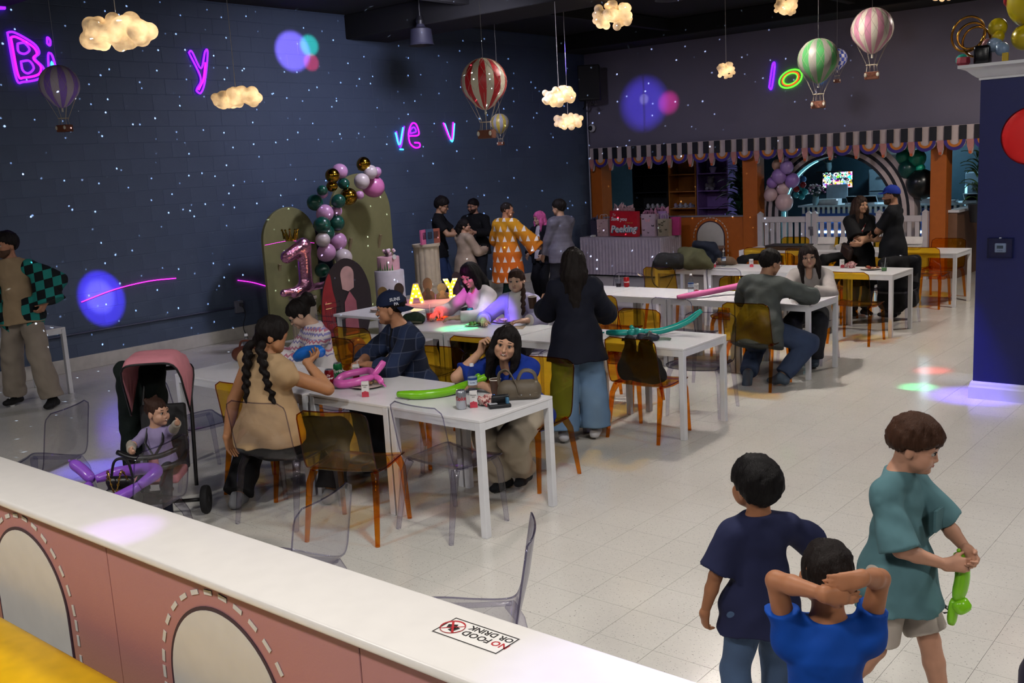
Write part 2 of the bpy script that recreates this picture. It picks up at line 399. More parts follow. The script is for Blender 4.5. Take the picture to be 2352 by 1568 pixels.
MB().box((-4.3, 1.45, .10), (3.8, .4, .2)).obj('bench_base', M('pad base', '#b98a10', .6), tp)
# no food or drink sticker on the worktop
stk = thing('no_food_sticker', 'no food or drink warning sticker on the white worktop', 'sticker', (-1.84, 1.941, .9005), 0)
STW = M('sticker paper', '#ece8e2', .4, var=.02); STK = M('sticker black', '#2b2724', .5); STR = M('sticker red', '#b3262b', .5)
def flat_ring(b, w, h, t, z): 
    o = [(-w / 2, -h / 2), (w / 2, -h / 2), (w / 2, h / 2), (-w / 2, h / 2)]; i = [(x * (w - 2 * t) / w, y * (h - 2 * t) / h) for x, y in o]
    b.add([(x, y, z) for x, y in o + i], [(0, 1, 5, 4), (1, 2, 6, 5), (2, 3, 7, 6), (3, 0, 4, 7)])
MB().box((0, 0, 0), (.25, .108, .0006)).obj('sticker_sheet', STW, stk)
b = MB(); flat_ring(b, .247, .105, .0045, .0008); b.obj('sticker_border', STK, stk, recalc=False)
text('NO', .037, STR, stk, (.098, .006, .0006), (-1, 0, 0), (0, -1, 0), 'lettering_no', .0002, .0008)
text('FOOD', .037, STK, stk, (.010, .006, .0006), (-1, 0, 0), (0, -1, 0), 'lettering_food', .0002, .0008)
text('OR DRINK', .034, STK, stk, (.036, .040, .0006), (-1, 0, 0), (0, -1, 0), 'lettering_drink', .0002, .0008)
MB().tube([(-.088 + .037 * math.cos(a), .037 * math.sin(a), .001) for a in np.linspace(0, 2 * PI, 25)[:-1]], .003, 6, closed=True, flat=.3).obj('ban_ring', STR, stk)
MB().box((-.088, 0, .0012), (.007, .07, .0006), .7).box((-.088, 0, .0009), (.07, .004, .0004), .7).obj('ban_bar', STR, stk)
MB().box((-.094, .004, .0008), (.03, .024, .0005), .4).box((-.078, -.006, .0008), (.02, .03, .0005), -.3).obj('burger_and_cup_symbol', STK, stk)
# ---------------------------------------------------------------- tables
TW = M('white lacquer', '#dedee2', .30, var=.02, bump=.02, bs=200)
TWT = M('white table top', '#e4e2e4', .28, var=.02)
TL, TD, TH = .785, .71, .74
def make_table():
    t = thing('cafe_table', 'white square cafe table', 'table')
    MB().box((0, 0, TH - .009), (TL, TD, .018), bev=.003).obj('table_top', TWT, t)
    for sx in (-1, 1):
        MB().box((sx * (TL / 2 - .012), 0, TH - .043), (.018, TD - .09, .05)).obj('apron', TW, t)
        for sy in (-1, 1): MB().box((sx * (TL / 2 - .023), sy * (TD / 2 - .023), (TH - .018) / 2), (.045, .045, TH - .018), bev=.003).obj('leg', TW, t)
    for sy in (-1, 1): MB().box((0, sy * (TD / 2 - .012), TH - .043), (TL - .09, .018, .05)).obj('apron', TW, t)
    return t
T0 = make_table(); _tn = [0]
def table(x, y, label, group='white square dining tables', rz=0):
    if _tn[0] == 0:
        T0.location = (x, y, 0); T0.rotation_euler[2] = rz; T0['label'] = label; T0['group'] = group; o = T0
    else: o = dup(T0, (x, y, 0), rz, label, group)
    _tn[0] += 1
    return o
PX = .80
row_words = ['nearest row', 'second row', 'third row', 'fourth row', 'row by the picket fence']
ord_words = ['at the right end of the', 'second from the right in the', 'third from the right in the', 'leftmost in the']
ROWY = [4.595, 7.025, 9.445, 11.91, 14.36]; ROWX = [-4.262, -4.298, -4.315, -4.38, -4.385]
for r in range(5):
    for k in range(4):
        y = ROWY[r] - (.17 if (r == 1 and k) else 0) + (-.05 if (r == 0 and k > 1) else 0); x = ROWX[r] - k * PX - (.03 if (r == 1 and k) else 0)
        table(x, y, 'white square dining table ' + ord_words[k] + ' ' + row_words[r])
table(-11.1, 4.75, 'white square table behind the man in the checked jacket by the wall', rz=.05)
# ---------------------------------------------------------------- acrylic chairs
AMB = acrylic('amber acrylic', '#fae072', '#e6a636', .9); CLR = acrylic('clear acrylic', '#fafafc', '#b2aec4', 1.0)
AMBL = acrylic('amber acrylic leg', '#f6bc4c', '#dc8a24', .9); CLRL = acrylic('clear acrylic leg', '#eeedf4', '#a09cb4', 1.0)
def shell_mesh():
    prof = spline([(.235, .425), (.215, .447), (.12, .449), (0, .440), (-.12, .437), (-.178, .452), (-.205, .50), (-.222, .58), (-.243, .70), (-.268, .835)], 5)
    prof = [(p[0], p[1]) for p in [(q.x, q.y) for q in [Vector((a[0], a[1], 0)) if not isinstance(a, Vector) else a for a in prof]]] if False else [(p[0], p[1]) for p in prof]
    n = len(prof); m = 13; s = [0]
    for i in range(1, n): s.append(s[-1] + math.dist(prof[i], prof[i - 1]))
    T = s[-1]; vs = []; fs = []
    for side in (0, 1):
        for i, (y, z) in enumerate(prof):
            a = prof[max(0, i - 1)]; c = prof[min(n - 1, i + 1)]; tx, tz = c[0] - a[0], c[1] - a[1]; l = math.hypot(tx, tz); ny, nz = tz / l, -tx / l
            d = min(s[i], T - s[i]); R = .055; base = .245 - .01 * (s[i] / T); hw = base - (R - math.sqrt(max(0, R * R - (R - d) ** 2)) if d < R else 0)
            back = max(0, min(1, (z - .47) / .2))
            for k in range(m):
                u = -1 + 2 * k / (m - 1); bow = -.022 * (1 - u * u) * back - .012 * (1 - u * u) * (1 - back) * (1 if z < .46 else 0)
                off = -.0065 * side
                vs.append((u * hw, y + bow * (1 if back else 0) - ny * off * 1, z + (bow if not back else 0) - nz * off))
    q = n * m
    for i in range(n - 1):
        for k in range(m - 1):
            a = i * m + k; fs.append((a, a + 1, a + m + 1, a + m)); fs.append((q + a, q + a + m, q + a + m + 1, q + a + 1))
    rim = [k for k in range(m)] + [i * m + m - 1 for i in range(1, n)] + [(n - 1) * m + k for k in range(m - 2, -1, -1)] + [i * m for i in range(n - 2, 0, -1)]
    for i in range(len(rim)):
        a, c = rim[i], rim[(i + 1) % len(rim)]; fs.append((a, c, c + q, a + q))
    b = MB(); b.add(vs, fs); b.rim = [(Vector(vs[i]) + Vector(vs[i + q])) / 2 for i in rim]; return b
SHELL = shell_mesh()
AMBR = acrylic('amber acrylic rim', '#d08a1c', '#9c5a08', 1.0); CLRR = acrylic('clear acrylic rim', '#d4d2e0', '#8e8aa0', 1.0)
def make_chair(kind):
    sm, lm = (AMB, AMBL) if kind == 'amber' else (CLR, CLRL)
    t = thing('acrylic_chair', kind, 'chair')
    me = SHELL.mesh('seat_shell', sm, smooth=50); q = link('seat_shell', me, t); MB().tube(SHELL.rim, .0042, 6, closed=True).obj('rim', AMBR if kind == 'amber' else CLRR, q, smooth='all')
    for sx in (-1, 1):
        MB().tube([(sx * .205, .185, .425), (sx * .225, .205, .36), (sx * .235, .235, 0)], [.026, .022, .015], 8).obj('leg', lm, t, smooth=50)
        MB().tube([(sx * .205, -.155, .43), (sx * .225, -.19, .36), (sx * .24, -.262, 0)], [.027, .023, .015], 8).obj('leg', lm, t, smooth=50)
        MB().tube([(sx * .210, .19, .432), (sx * .220, 0, .425), (sx * .210, -.16, .435)], .012, 8).obj('side_rail', lm, t, smooth=50)
    return t
CH = {'amber': make_chair('amber'), 'clear': make_chair('clear')}; _used = set()
def chair(kind, x, y, deg, label):
    g = 'transparent acrylic chairs'
    lab = label
    if kind not in _used:
        o = CH[kind]; _used.add(kind); o.location = (x, y, 0); o.rotation_euler[2] = math.radians(deg); o['label'] = lab; o['group'] = g; return o
    return dup(CH[kind], (x, y, 0), math.radians(deg), lab, g)
A, C = 'amber', 'clear'
for args in [
    (C, -5.30, 3.89, 14, 'clear acrylic chair the woman in the tan vest sits on'),
    (A, -4.68, 3.95, 22, 'amber acrylic chair on the near side of the front table, empty'),
    (C, -4.22, 4.33, -3, 'clear acrylic chair pushed under the right end of the front table'),
    (A, -5.88, 4.20, 10, 'amber acrylic chair left of the woman in the tan vest'),
    (C, -6.60, 4.05, -12, 'clear acrylic chair between the stroller and the front table'),
    (C, -6.52, 2.82, 120, 'clear acrylic chair at the far left edge by the barrier'),
    (C, -5.12, 2.68, 112, 'clear acrylic chair holding the black bag and purple balloon'),
    (C, -3.63, 2.58, 108, 'clear acrylic chair behind the barrier below the amber chair'),
    (C, -2.56, 2.66, 126, 'clear acrylic chair behind the barrier above the warning sticker'),
    (A, -6.62, 5.22, 180, 'amber acrylic chair under the woman in the patterned sweater'),
    (C, -6.05, 5.10, 176, 'clear acrylic chair between the patterned sweater woman and the capped man'),
    (A, -5.42, 5.30, 184, 'amber acrylic chair the capped man sits on'),
    (C, -4.92, 5.22, 178, 'clear acrylic chair right of the capped man'),
    (A, -4.37, 5.30, 183, 'amber acrylic chair under the woman in the blue top'),
    (C, -6.64, 7.46, 170, 'clear acrylic chair under the woman in the white blouse'),
    (C, -6.12, 7.48, 195, 'clear acrylic chair under the older woman with the braid'),
    (A, -6.98, 6.22, 3, 'amber acrylic chair standing left behind the capped man'),
    (C, -6.25, 6.20, -2, 'clear acrylic chair on the near side of the second row'),
    (A, -5.55, 6.28, 4, 'amber acrylic chair behind the head of the woman in blue'),
    (A, -4.27, 6.73, 0, 'amber acrylic chair with the dark jacket on it'),
    (A, -5.02, 7.52, 178, 'amber acrylic chair beyond the second row beside the long haired woman'),
    (C, -4.25, 7.56, 190, 'clear acrylic chair at the right end beyond the second row'),
    (A, -4.28, 8.70, 2, 'amber acrylic chair the man in the dark grey shirt sits on'),
    (A, -5.98, 8.75, 0, 'amber acrylic chair near side of the third row right of the long haired woman'),
    (C, -5.10, 8.78, -3, 'clear acrylic chair left of the man in the dark grey shirt'),
    (C, -4.33, 9.98, 182, 'clear acrylic chair under the woman with glasses and grey shirt'),
    (C, -6.75, 10.0, 176, 'clear acrylic chair beyond the cola can on the third row'),
    (A, -5.20, 10.06, 196, 'amber acrylic chair beyond the pink balloon stick'),
    (A, -4.27, 11.20, 0, 'amber acrylic chair at the right end of the fourth row, near side'),
    (A, -6.72, 11.18, 0, 'amber acrylic chair with the bag strap at the left of the fourth row'),
    (C, -5.85, 11.25, 0, 'clear acrylic chair between the ambers on the near side of the fourth row'),
    (C, -4.30, 12.5, 181, 'clear acrylic chair under the black coat at the right of the fourth row'),
    (A, -5.10, 12.5, 178, 'amber acrylic chair under the black coat by the standing woman'),
    (A, -5.95, 12.5, 180, 'amber acrylic chair under the coat beside the juice box'),
    (A, -4.38, 14.05, 0, 'amber acrylic chair at the right end near the picket fence, near side'),
    (A, -4.42, 14.86, 180, 'amber acrylic chair at the right end near the picket fence, far side'),
    (A, -6.60, 13.75, 0, 'amber acrylic chair left of the row by the picket fence, near side'),
    (A, -5.95, 13.75, 0, 'amber acrylic chair second from the left by the picket fence, near side'),
    (A, -6.80, 14.95, 180, 'amber acrylic chair against the fence under the food trays, leftmost'),
    (A, -6.05, 14.95, 180, 'amber acrylic chair against the fence under the food trays, middle'),
    (A, -5.30, 14.95, 180, 'amber acrylic chair against the fence behind the woman in black'),
]: chair(*args)
# ---------------------------------------------------------------- awning, columns and reception behind
ORG = M('orange paint', '#b9621b', .5, var=.05); CRM = M('cream white print', '#d8c6c4', .5, var=.03); NVY = M('black navy print', '#15161f', .5)
PUR = M('indigo print', '#3b2a86', .5); ORA = M('orange print', '#d07a20', .5); SAL = M('salmon print', '#c98882', .5); ORD = M('orange red print', '#cf5f2a', .5)
aw = thing('scalloped_awning', 'striped scalloped awning board over the reception opening', 'awning', (-11.88, 16.80, 0))
PM = .4505; NMOD = 17
ol = [(0, 2.46), (0, 2.14)]
for k in range(NMOD):
    x = k * PM
    ol += [(x, 2.12), (x + .02, 2.10), (x + .035, 2.02), (x + .06, 2.0), (x + .085, 2.02), (x + .10, 2.10)]
    ol += [(x + .275 + .175 * math.cos(a), 2.235 - .155 * math.sin(a)) for a in np.linspace(PI * .93, PI * .07, 9)]
ol += [(NMOD * PM, 2.12), (NMOD * PM, 2.46)]
MB().prism([(u, w) for u, w in reversed(ol)], .03, (0, .03, 0), (1, 0, 0), (0, 0, 1)).obj('board', CRM, aw, recalc=True)
st_me = MB().box((0, -.033, 0), (.112, .006, .22)).mesh('stripe', NVY)
rg = lambda r0, r1: arc(0, 0, r0, 180, 360, 14) + arc(0, 0, r1, 360, 180, 14)
p_me = MB().prism(rg(.165, .115), .006, (0, -.030, 0)).mesh('indigo_arc', PUR); o_me = MB().prism(rg(.115, .075), .006, (0, -.030, 0)).mesh('orange_arc', ORA)
s_me = MB().prism([(-.055, .12), (-.05, .02), (-.022, -.08), (-.012, -.10), (.012, -.10), (.022, -.08), (.05, .02), (.055, .12)], .006, (0, -.030, 0)).mesh('salmon_drop', SAL)
d_me = MB().prism(arc(0, 0, .024, 0, 360, 12)[:-1], .006, (0, -.034, 0)).mesh('orange_dot', ORD)
for k in range(NMOD * 2): link('stripe', st_me, aw, (k * PM / 2 + .17, 0, 2.345))
for k in range(NMOD):
    link('indigo_arc', p_me, aw, (k * PM + .275, 0, 2.235)); link('orange_arc', o_me, aw, (k * PM + .275, 0, 2.235))
    link('salmon_drop', s_me, aw, (k * PM + .06, 0, 2.115)); link('orange_dot', d_me, aw, (k * PM + .06, 0, 2.03))
for n, (x, w, dep) in enumerate([(-11.83, .30, .35), (-8.425, .29, .30), (-5.125, .25, .30)]):
    struct(MB().box((x, 16.9 + dep / 2, 1.22), (w, dep, 2.44), bev=.008).obj('trim_%d' % (n + 9), ORG))
hw = thing('reception_half_wall', 'orange half wall with a white arch decal below the window', 'wall panel')
MB().box((-10.13, 17.0, .53), (3.12, .16, 1.06)).obj('panel', ORG, hw)
MB().box((-10.13, 17.0, 1.065), (3.12, .20, .02)).obj('sill', M('sill grey', '#8c8590', .5), hw)
MB().prism(arch_outline(.60, .98), .004, (-9.25, 16.917, 0)).obj('arch_outline', DKP, hw); MB().prism(arch_outline(.56, .96), .004, (-9.25, 16.915, 0)).obj('arch_panel', WHITEP, hw)
dash = MB().box((0, 0, 0), (.045, .004, .014)).mesh('stitch_dash', WHITEP)
for i in range(17):
    a = PI * i / 16; q = link('stitch_dash', dash, hw, (-9.25 - .36 * math.cos(a), 16.916, .68 + .36 * math.sin(a))); q.rotation_euler = (0, -(a - PI / 2) if False else (PI / 2 - a) * -1, 0)
for s in (-1, 1):
    for i in range(7): q = link('stitch_dash', dash, hw, (-9.25 + s * .36, 16.916, .08 + i * .085)); q.rotation_euler = (0, PI / 2, 0)
# reception shell
DKW = M('dark teal wall', '#22404f', .6); DK = M('near black panel', '#12151a', .6)
struct(MB().box((-9.0, 21.6, 1.4), (10, .12, 2.8)).obj('wall_reception', DKW))
struct(MB().box((-12.9, 19.3, 1.4), (.12, 4.6, 2.8)).obj('wall_side', M('pale blue wall', '#6f93a8', .6)))
struct(MB().box((-8.6, 19.3, 2.86), (9.4, 4.7, .1)).obj('ceiling_reception', CM))
sw = thing('reception_side_wall', 'brown side wall with white capping beyond the right orange column', 'wall panel')
MB().box((-4.93, 18.2, .54), (.14, 2.3, 1.08)).obj('panel', M('brown panel', '#7c5a44', .5), sw); MB().box((-4.93, 18.2, 1.095), (.2, 2.34, .04)).obj('capping', WHT, sw)
for k in range(2): MB().prism(arch_outline(.34, .72), .004, (-5.003, 17.55 + k * .75, 0.1), (0, 1, 0), (0, 0, 1)).obj('arch_panel', WHITEP, sw)
# shoe cubbies
def cubby(name, label, x0, x1, mat, y=18.6, nz=5, h=2.2):
    t = thing(name, label, 'shelf', ((x0 + x1) / 2, y + .2, 0)); w = x1 - x0
    MB().box((0, .2, h / 2), (w, .02, h)).obj('back_panel', mat, t)
    for s in (-1, 1): MB().box((s * (w / 2 - .012), 0, h / 2), (.024, .4, h)).obj('side_panel', mat, t)
    for i in range(nz + 1): MB().box((0, 0, .06 + i * (h - .08) / nz), (w - .04, .4, .022)).obj('shelf_board', mat, t)
    return t
cubby('shoe_cubby', 'dark shoe shelf behind the reception window', -12.05, -11.17, DK, nz=6)
cubby('shoe_cubby', 'orange shoe shelf behind the reception window', -11.15, -10.49, M('orange shelf', '#c07a35', .5), nz=6)
cubby('shoe_cubby', 'purple shelf behind the reception window', -10.47, -9.75, M('purple shelf', '#8a6ab0', .5), nz=6)
def shoe(x, y, z, c, rz, label):
    t = thing('shoe', label, 'shoe', (x, y, z), rz, 'shoes on the reception shelves')
    prof = [(0, .0), (.045, .0), (.05, .03), (.04, .06), (.03, .09)]
    b = MB(); b.ball((0, .0, .035), .05, 12, 8, (.85, 1.9, .7)); b.ball((0, -.05, .06), .042, 10, 8, (.85, 1.0, 1.1)); b.obj('upper', M('shoe ' + c, c, .6), t, smooth=True)
    MB().box((0, 0, .008), (.078, .2, .016), bev=.006).obj('sole', M('shoe sole', '#cfcfd4', .6), t)
lv = [.06 + i * 2.12 / 6 + .011 for i in range(7)]
for i, (x, c) in enumerate([(-11.72, '#d8d8de'), (-11.6, '#d8d8de'), (-11.48, '#e6e6ea'), (-11.36, '#b9bcc8')]): shoe(x, 18.72, lv[3], c, .15, 'pale sneaker on the dark shelf, %s from the left' % ['first', 'second', 'third', 'fourth'][i])
for i, (x, c) in enumerate([(-11.02, '#b9a9c8'), (-10.9, '#c8c8d6'), (-10.78, '#d2d0dc'), (-10.66, '#9c9cc0')]): shoe(x, 18.72, lv[3], c, -.1, 'sneaker on the orange shelf, %s from the left' % ['first', 'second', 'third', 'fourth'][i])
for i, (x, c) in enumerate([(-11.0, '#1b1a20'), (-10.85, '#22202a'), (-10.7, '#18181c')]): shoe(x, 18.72, lv[2], c, .1, 'dark shoe low on the orange shelf, %s from the left' % ['first', 'second', 'third'][i])
def teddy(x, y, z):
    t = thing('plush_toy', 'grey plush toy on the purple shelf', 'toy', (x, y, z)); m = M('plush grey', '#8f8a96', .9, bump=.6, bs=40)
    MB().ball((0, 0, .08), .085, sc=(1, .8, .95)).obj('torso', m, t, smooth='all'); MB().ball((0, -.02, .2), .07).obj('head', m, t, smooth='all')
    for s in (-1, 1):
        MB().ball((s * .05, 0, .26), .025).obj('ear', m, t, smooth='all'); MB().ball((s * .09, -.04, .1), .035, sc=(.8, .8, 1.4)).obj('arm', m, t, smooth='all'); MB().ball((s * .06, -.07, .03), .04).obj('foot', m, t, smooth='all')
teddy(-10.2, 18.72, lv[4]); 
t = thing('gift_basket', 'blue wrapped gift basket on the top purple shelf', 'basket', (-10.15, 18.72, lv[5]))
MB().lathe([(.05, 0), (.08, .1), (.085, .12)], n=14).obj('bowl', M('basket white', '#c9c6cf', .6), t, smooth=True); MB().lathe([(.075, .10), (.06, .2), (.02, .28), (.03, .33)], n=9).obj('wrap', M('blue foil', '#2a5fae', .25), t)
# dark leafy plant behind the window
def leaf_me(mat, l=.4, w=.05):
    b = MB(); n = 6; vs = []
    for i in range(n + 1):
        u = i / n; ww = w * math.sin(PI * (.08 + .92 * u)) ; zz = l * (u - .9 * u * u); yy = l * u
        vs += [(-ww, yy, zz), (0, yy, zz - .012), (ww, yy, zz)]
    fs = []
    for i in range(n): a = i * 3; fs += [(a, a + 1, a + 4, a + 3), (a + 1, a + 2, a + 5, a + 4)]
    return b.add(vs, fs).mesh('leaf', mat, smooth='all', recalc=False)
def plant(name, label, loc, h, nl, mat, l, w, seed=1):
    rr = random.Random(seed); t = thing(name, label, 'plant', loc); lm = leaf_me(mat, l, w)
    MB().lathe([(.11, 0), (.15, .28), (.16, .3), (.13, .29)], n=16).obj('pot', M('dark pot', '#22242a', .5), t, smooth=True)
    MB().tube([(0, 0, .25), (.02, 0, h * .5), (0, .02, h)], [.02, .015, .008], 6).obj('stem', M('plant stem', '#3a4a2a', .6), t)
    for i in range(nl):
        q = link('leaf', lm, t, (rr.uniform(-.03, .03), rr.uniform(-.03, .03), .35 + (h - .35) * i / nl)); q.rotation_euler = (rr.uniform(-.2, .5), 0, i * 2.4 + rr.uniform(-.3, .3)); q.scale = (1, 1, 1) if i < nl * .8 else (.7, .7, .7)
LEAF = M('dark leaf', '#173a26', .5); plant('potted_plant', 'tall dark leafy plant behind the reception window', (-9.1, 17.9, 0), 1.95, 110, LEAF, .50, .075)
plant('potted_plant', 'bushy plant hanging behind the right orange column', (-4.62, 17.3, .9), 1.15, 34, M('olive leaf', '#3a5a2c', .5), .3, .035, 3)
# printed notice
t = thing('notice_sign', 'blue and white attention notice on the pale wall', 'sign', (-12.83, 18.78, 1.52))
MB().box((0, 0, .15), (.008, .30, .32)).obj('sign_board', WHITEP, t); BLP = M('notice blue', '#27407a', .5); MB().box((.005, 0, .265), (.004, .29, .075)).obj('header', BLP, t)
text('ATTENTION', .045, WHITEP, t, (.0075, 0, .25), (0, 1, 0), (0, 0, 1), 'lettering')
for i in range(3): MB().box((.005, -.06, .19 - i * .06), (.003, .14, .014)).obj('text_line', BLP, t)
for yq in (.06, .11): MB().ball((.006, yq, .2), .016, 8, 6, (.2, 1, 1)).box((.005, yq, .12), (.003, .03, .10)).obj('figure_symbol', BLP, t)
# white picket fence with gate
PW = M('white picket vinyl', '#cfc8cc', .45, var=.03)
def fence(x0, x1, label, n, gate=False):
    t = thing('picket_gate' if gate else 'picket_fence', label, 'fence', ((x0 + x1) / 2, 16.86, 0)); w = x1 - x0
    for s in (-1, 1):
        MB().box((s * w / 2, 0, .55), (.09, .09, 1.10), bev=.006).obj('post', PW, t); MB().add([(s * w / 2 + a, c, 1.10) for a, c in ((-.05, -.05), (.05, -.05), (.05, .05), (-.05, .05))] + [(s * w / 2, 0, 1.15)], [(0, 1, 4), (1, 2, 4), (2, 3, 4), (3, 0, 4), (0, 3, 2, 1)]).obj('post_cap', PW, t)
    for z, h in ((1.0, .10), (.16, .10)): MB().box((0, 0, z), (w, .045, h), bev=.004).obj('rail', PW, t)
    for i in range(n): MB().box((-w / 2 + (i + 1) * w / (n + 1), 0, .56), (.07, .022, .82), bev=.003).obj('picket', PW, t)
    return t
fence(-8.20, -7.28, 'white picket fence panel beside the middle orange column', 7); g = fence(-7.17, -6.05, 'white picket gate in the middle of the fence', 8, True); fence(-5.94, -5.30, 'white picket fence panel beside the right orange column', 4)
for z in (.35, .85): MB().box((-.62, -.05, z), (.08, .02, .05)).obj('hinge', M('grey metal', '#888a92', .35, 1), g)
MB().box((-.6, -.06, .78), (.05, .03, .12), bev=.004).obj('latch', M('grey metal', '#888a92', .35, 1), g)
# striped arch with light strip
ar = thing('striped_arch', 'black and white striped arch lit in cyan behind the picket fence', 'arch', (-6.96, 17.5, 0))
def band(r0, r1, y, d): return MB().prism([(r1, 0)] + arc(0, 1.07, r1, 0, 180, 32) + [(-r1, 0), (-r0, 0)] + arc(0, 1.07, r0, 180, 0, 32) + [(r0, 0)], d, (0, y, 0))
rs = [1.0, 1.05, 1.12, 1.18, 1.25, 1.30, 1.38]
for i in range(6): band(rs[i], rs[i + 1], -.01 * (i % 2), .30).obj('stripe_ring', NVY if i % 2 == 0 else CRM, ar)
LED = M('cyan light strip', '#66e6ff', .4, emit=6)
MB().tube([(-.985, -.15, .3)] + [(.985 * math.cos(a), -.15, 1.07 + .985 * math.sin(a)) for a in np.linspace(PI, PI * .62, 14)], .006, 6).obj('light_strip', LED, ar)
# reception counter
ct = thing('reception_counter', 'navy and white striped reception counter', 'counter', (-6.8, 19.55, 0))
CTB = M('navy counter', '#24407e', .5); MB().box((0, .3, .5), (3.6, .6, 1.0)).obj('body', CTB, ct); MB().box((0, .28, 1.07), (3.7, .7, .035)).obj('worktop', M('counter top', '#cfe0ea', .4), ct)
fs_me = MB().box((0, -.02, .985), (.05, .02, .13)).mesh('stripe', WHITEP)
for k in range(34): link('stripe', fs_me, ct, (-1.75 + k * .105, 0, 0))
for z in (.55, .78): MB().box((-.5, -.012, z), (2.4, .012, .045)).obj('light_strip', M('white light strip', '#bfefff', .4, emit=9), ct)
def boxy(name, label, cat, loc, dims, c, rz=0, rough=.5):
    return tag(MB().box((0, 0, dims[2] / 2), dims, bev=min(dims) * .06).obj(name, M(name + ' ' + c, c, rough), None, smooth=30, loc=loc, rz=rz), label, cat)
cz = 1.0875
boxy('display_box', 'long white box on the reception counter', 'box', (-8.05, 19.62, cz), (.45, .2, .12), '#dfe6ee')
t = thing('desktop_computer', 'white desktop computer seen from behind on the counter', 'computer', (-7.98, 19.85, cz)); MB().box((0, 0, .25), (.44, .02, .28), bev=.006).obj('screen_back', M('white shell', '#c4d4e2', .35), t); MB().box((0, .05, .06), (.12, .015, .16), rot=Matrix.Rotation(-.4, 3, 'X')).obj('stand', M('white shell', '#c4d4e2', .35), t); MB().box((0, .06, .005), (.2, .16, .01)).obj('foot', M('white shell', '#c4d4e2', .35), t)
def tablet(x, label, tilt=.7):
    t = thing('tablet_till', label, 'till', (x, 19.55, cz)); R = Matrix.Rotation(tilt, 3, 'X')
    MB().box((0, 0, .02), (.24, .16, .04), bev=.008).obj('base', M('white shell', '#c4d4e2', .35), t); MB().box((0, .03, .10), (.26, .012, .17), rot=R).obj('tablet', M('white shell', '#c4d4e2', .35), t); MB().box((0, .03, .10), (.23, .0145, .145), rot=R).obj('screen', M('dark screen', '#0c1016', .2), t)
tablet(-7.55, 'tablet till on the counter left of the standing couple'); tablet(-7.2, 'tablet till beside the dark haired woman in black'); tablet(-5.35, 'tablet till right of the right orange column'); 
t = thing('card_terminal', 'white card terminal by the right orange column', 'terminal', (-5.62, 19.5, cz)); MB().box((0, 0, .03), (.1, .18, .06), bev=.01).obj('case', M('white shell', '#c4d4e2', .35), t, smooth=30); MB().box((0, .03, .062), (.08, .06, .006)).obj('screen', M('dark screen', '#0c1016', .2), t)
boxy('paper_stack', 'stack of white paper at the right of the counter', 'paper', (-6.15, 19.55, cz), (.3, .22, .10), '#cfd8e2')
# television with colourful picture
def tv_mat():
    m = bpy.data.materials.new('television picture'); m.use_nodes = True; t = NT(m); v = t.coord('Object', (1, 1, 1))
    vo = t.n('TexVoronoi'); vo.inputs['Scale'].default_value = 15; t.L.new(v, vo.inputs['Vector'])
    hs = t.n('HueSaturation'); hs.inputs['Saturation'].default_value = 1.1; t.L.new(vo.outputs['Color'], hs.inputs['Color'])
    n = t.noise(v, 26, 2); c = t.mix(t.math('GREATER_THAN', n, .54), hs.outputs[0], (.9, .95, 1, 1))
    c = t.mix(t.math('GREATER_THAN', t.noise(v, 17, 2), .55), c, (.01, .02, .04, 1))
    t.L.new(c, t.p.inputs['Emission Color']); t.p.inputs['Emission Strength'].default_value = 1.1; t.p.inputs['Base Color'].default_value = (.01, .01, .01, 1)
    return m
t = thing('wall_television', 'wall television showing a colourful picture grid', 'television', (-8.61, 21.46, 1.52)); MB().box((0, 0, 0), (.69, .05, .37), bev=.008).obj('case', DK, t); MB().box((0, -.027, 0), (.66, .004, .335)).obj('screen', tv_mat(), t); MB().box((0, .05, 0), (.2, .1, .2)).obj('bracket', DK, t)
t = thing('filing_cabinet', 'tall grey cabinet behind the reception counter', 'cabinet', (-7.5, 21.2, 0)); gm = M('cabinet grey', '#6f8290', .5); MB().box((0, 0, .86), (.5, .5, 1.72), bev=.006).obj('body', gm, t)
for i in range(4): q = MB().box((0, -.255, .22 + i * .42), (.46, .02, .39), bev=.004).obj('drawer', gm, t); MB().box((0, -.275, .3 + i * .42), (.14, .02, .02)).obj('handle', M('grey metal', '#888a92', .35, 1), q)
# flowers
def bouquet(loc, label, seed, cols, r=.2, n=26, pot=True):
    rr = random.Random(seed); t = thing('flower_bouquet', label, 'flowers', loc)
    MB().lathe([(.05, 0), (.07, .08), (.06, .16), (.065, .18)], n=14).obj('vase', M('vase glass', '#8fb0bc', .2), t, smooth=True)
    for i in range(n):
        a, e = rr.uniform(0, 2 * PI), rr.uniform(.1, 1.4); p = V(math.cos(a) * math.cos(e), math.sin(a) * math.cos(e), math.sin(e)) * r * rr.uniform(.7, 1) + V(0, 0, .22); c = rr.choice(cols)
        b = MB(); b.ball(p, .028, 7, 5, (1, 1, .7)); b.obj('blossom', M('blossom ' + c, c, .7), t, smooth='all')
        if i % 3 == 0: MB().tube([(0, 0, .1), p], .004, 5).obj('stem', M('plant stem', '#3a4a2a', .6), t)
bouquet((-8.28, 19.5, cz - .0), 'pink and white flower bouquet left of the desktop computer', 3, ['#c9a3b4', '#d8c6d0', '#a86a8a', '#e6dade'], .22, 34)
bouquet((-8.75, 21.3, 1.72), 'dark pink flowers above the television', 5, ['#8a3a5a', '#6a2a4a', '#b06a8a'], .2, 22); bouquet((-4.75, 19.3, 1.115), 'purple flowers at the far right of the reception', 8, ['#6a5a8a', '#8a7aa0'], .13, 14)
MB().box((-8.75, 21.36, 1.70), (.5, .3, .03)).obj('wall_shelf', DK).name; tag(bpy.data.objects['wall_shelf'], 'dark wall shelf above the television', 'shelf')
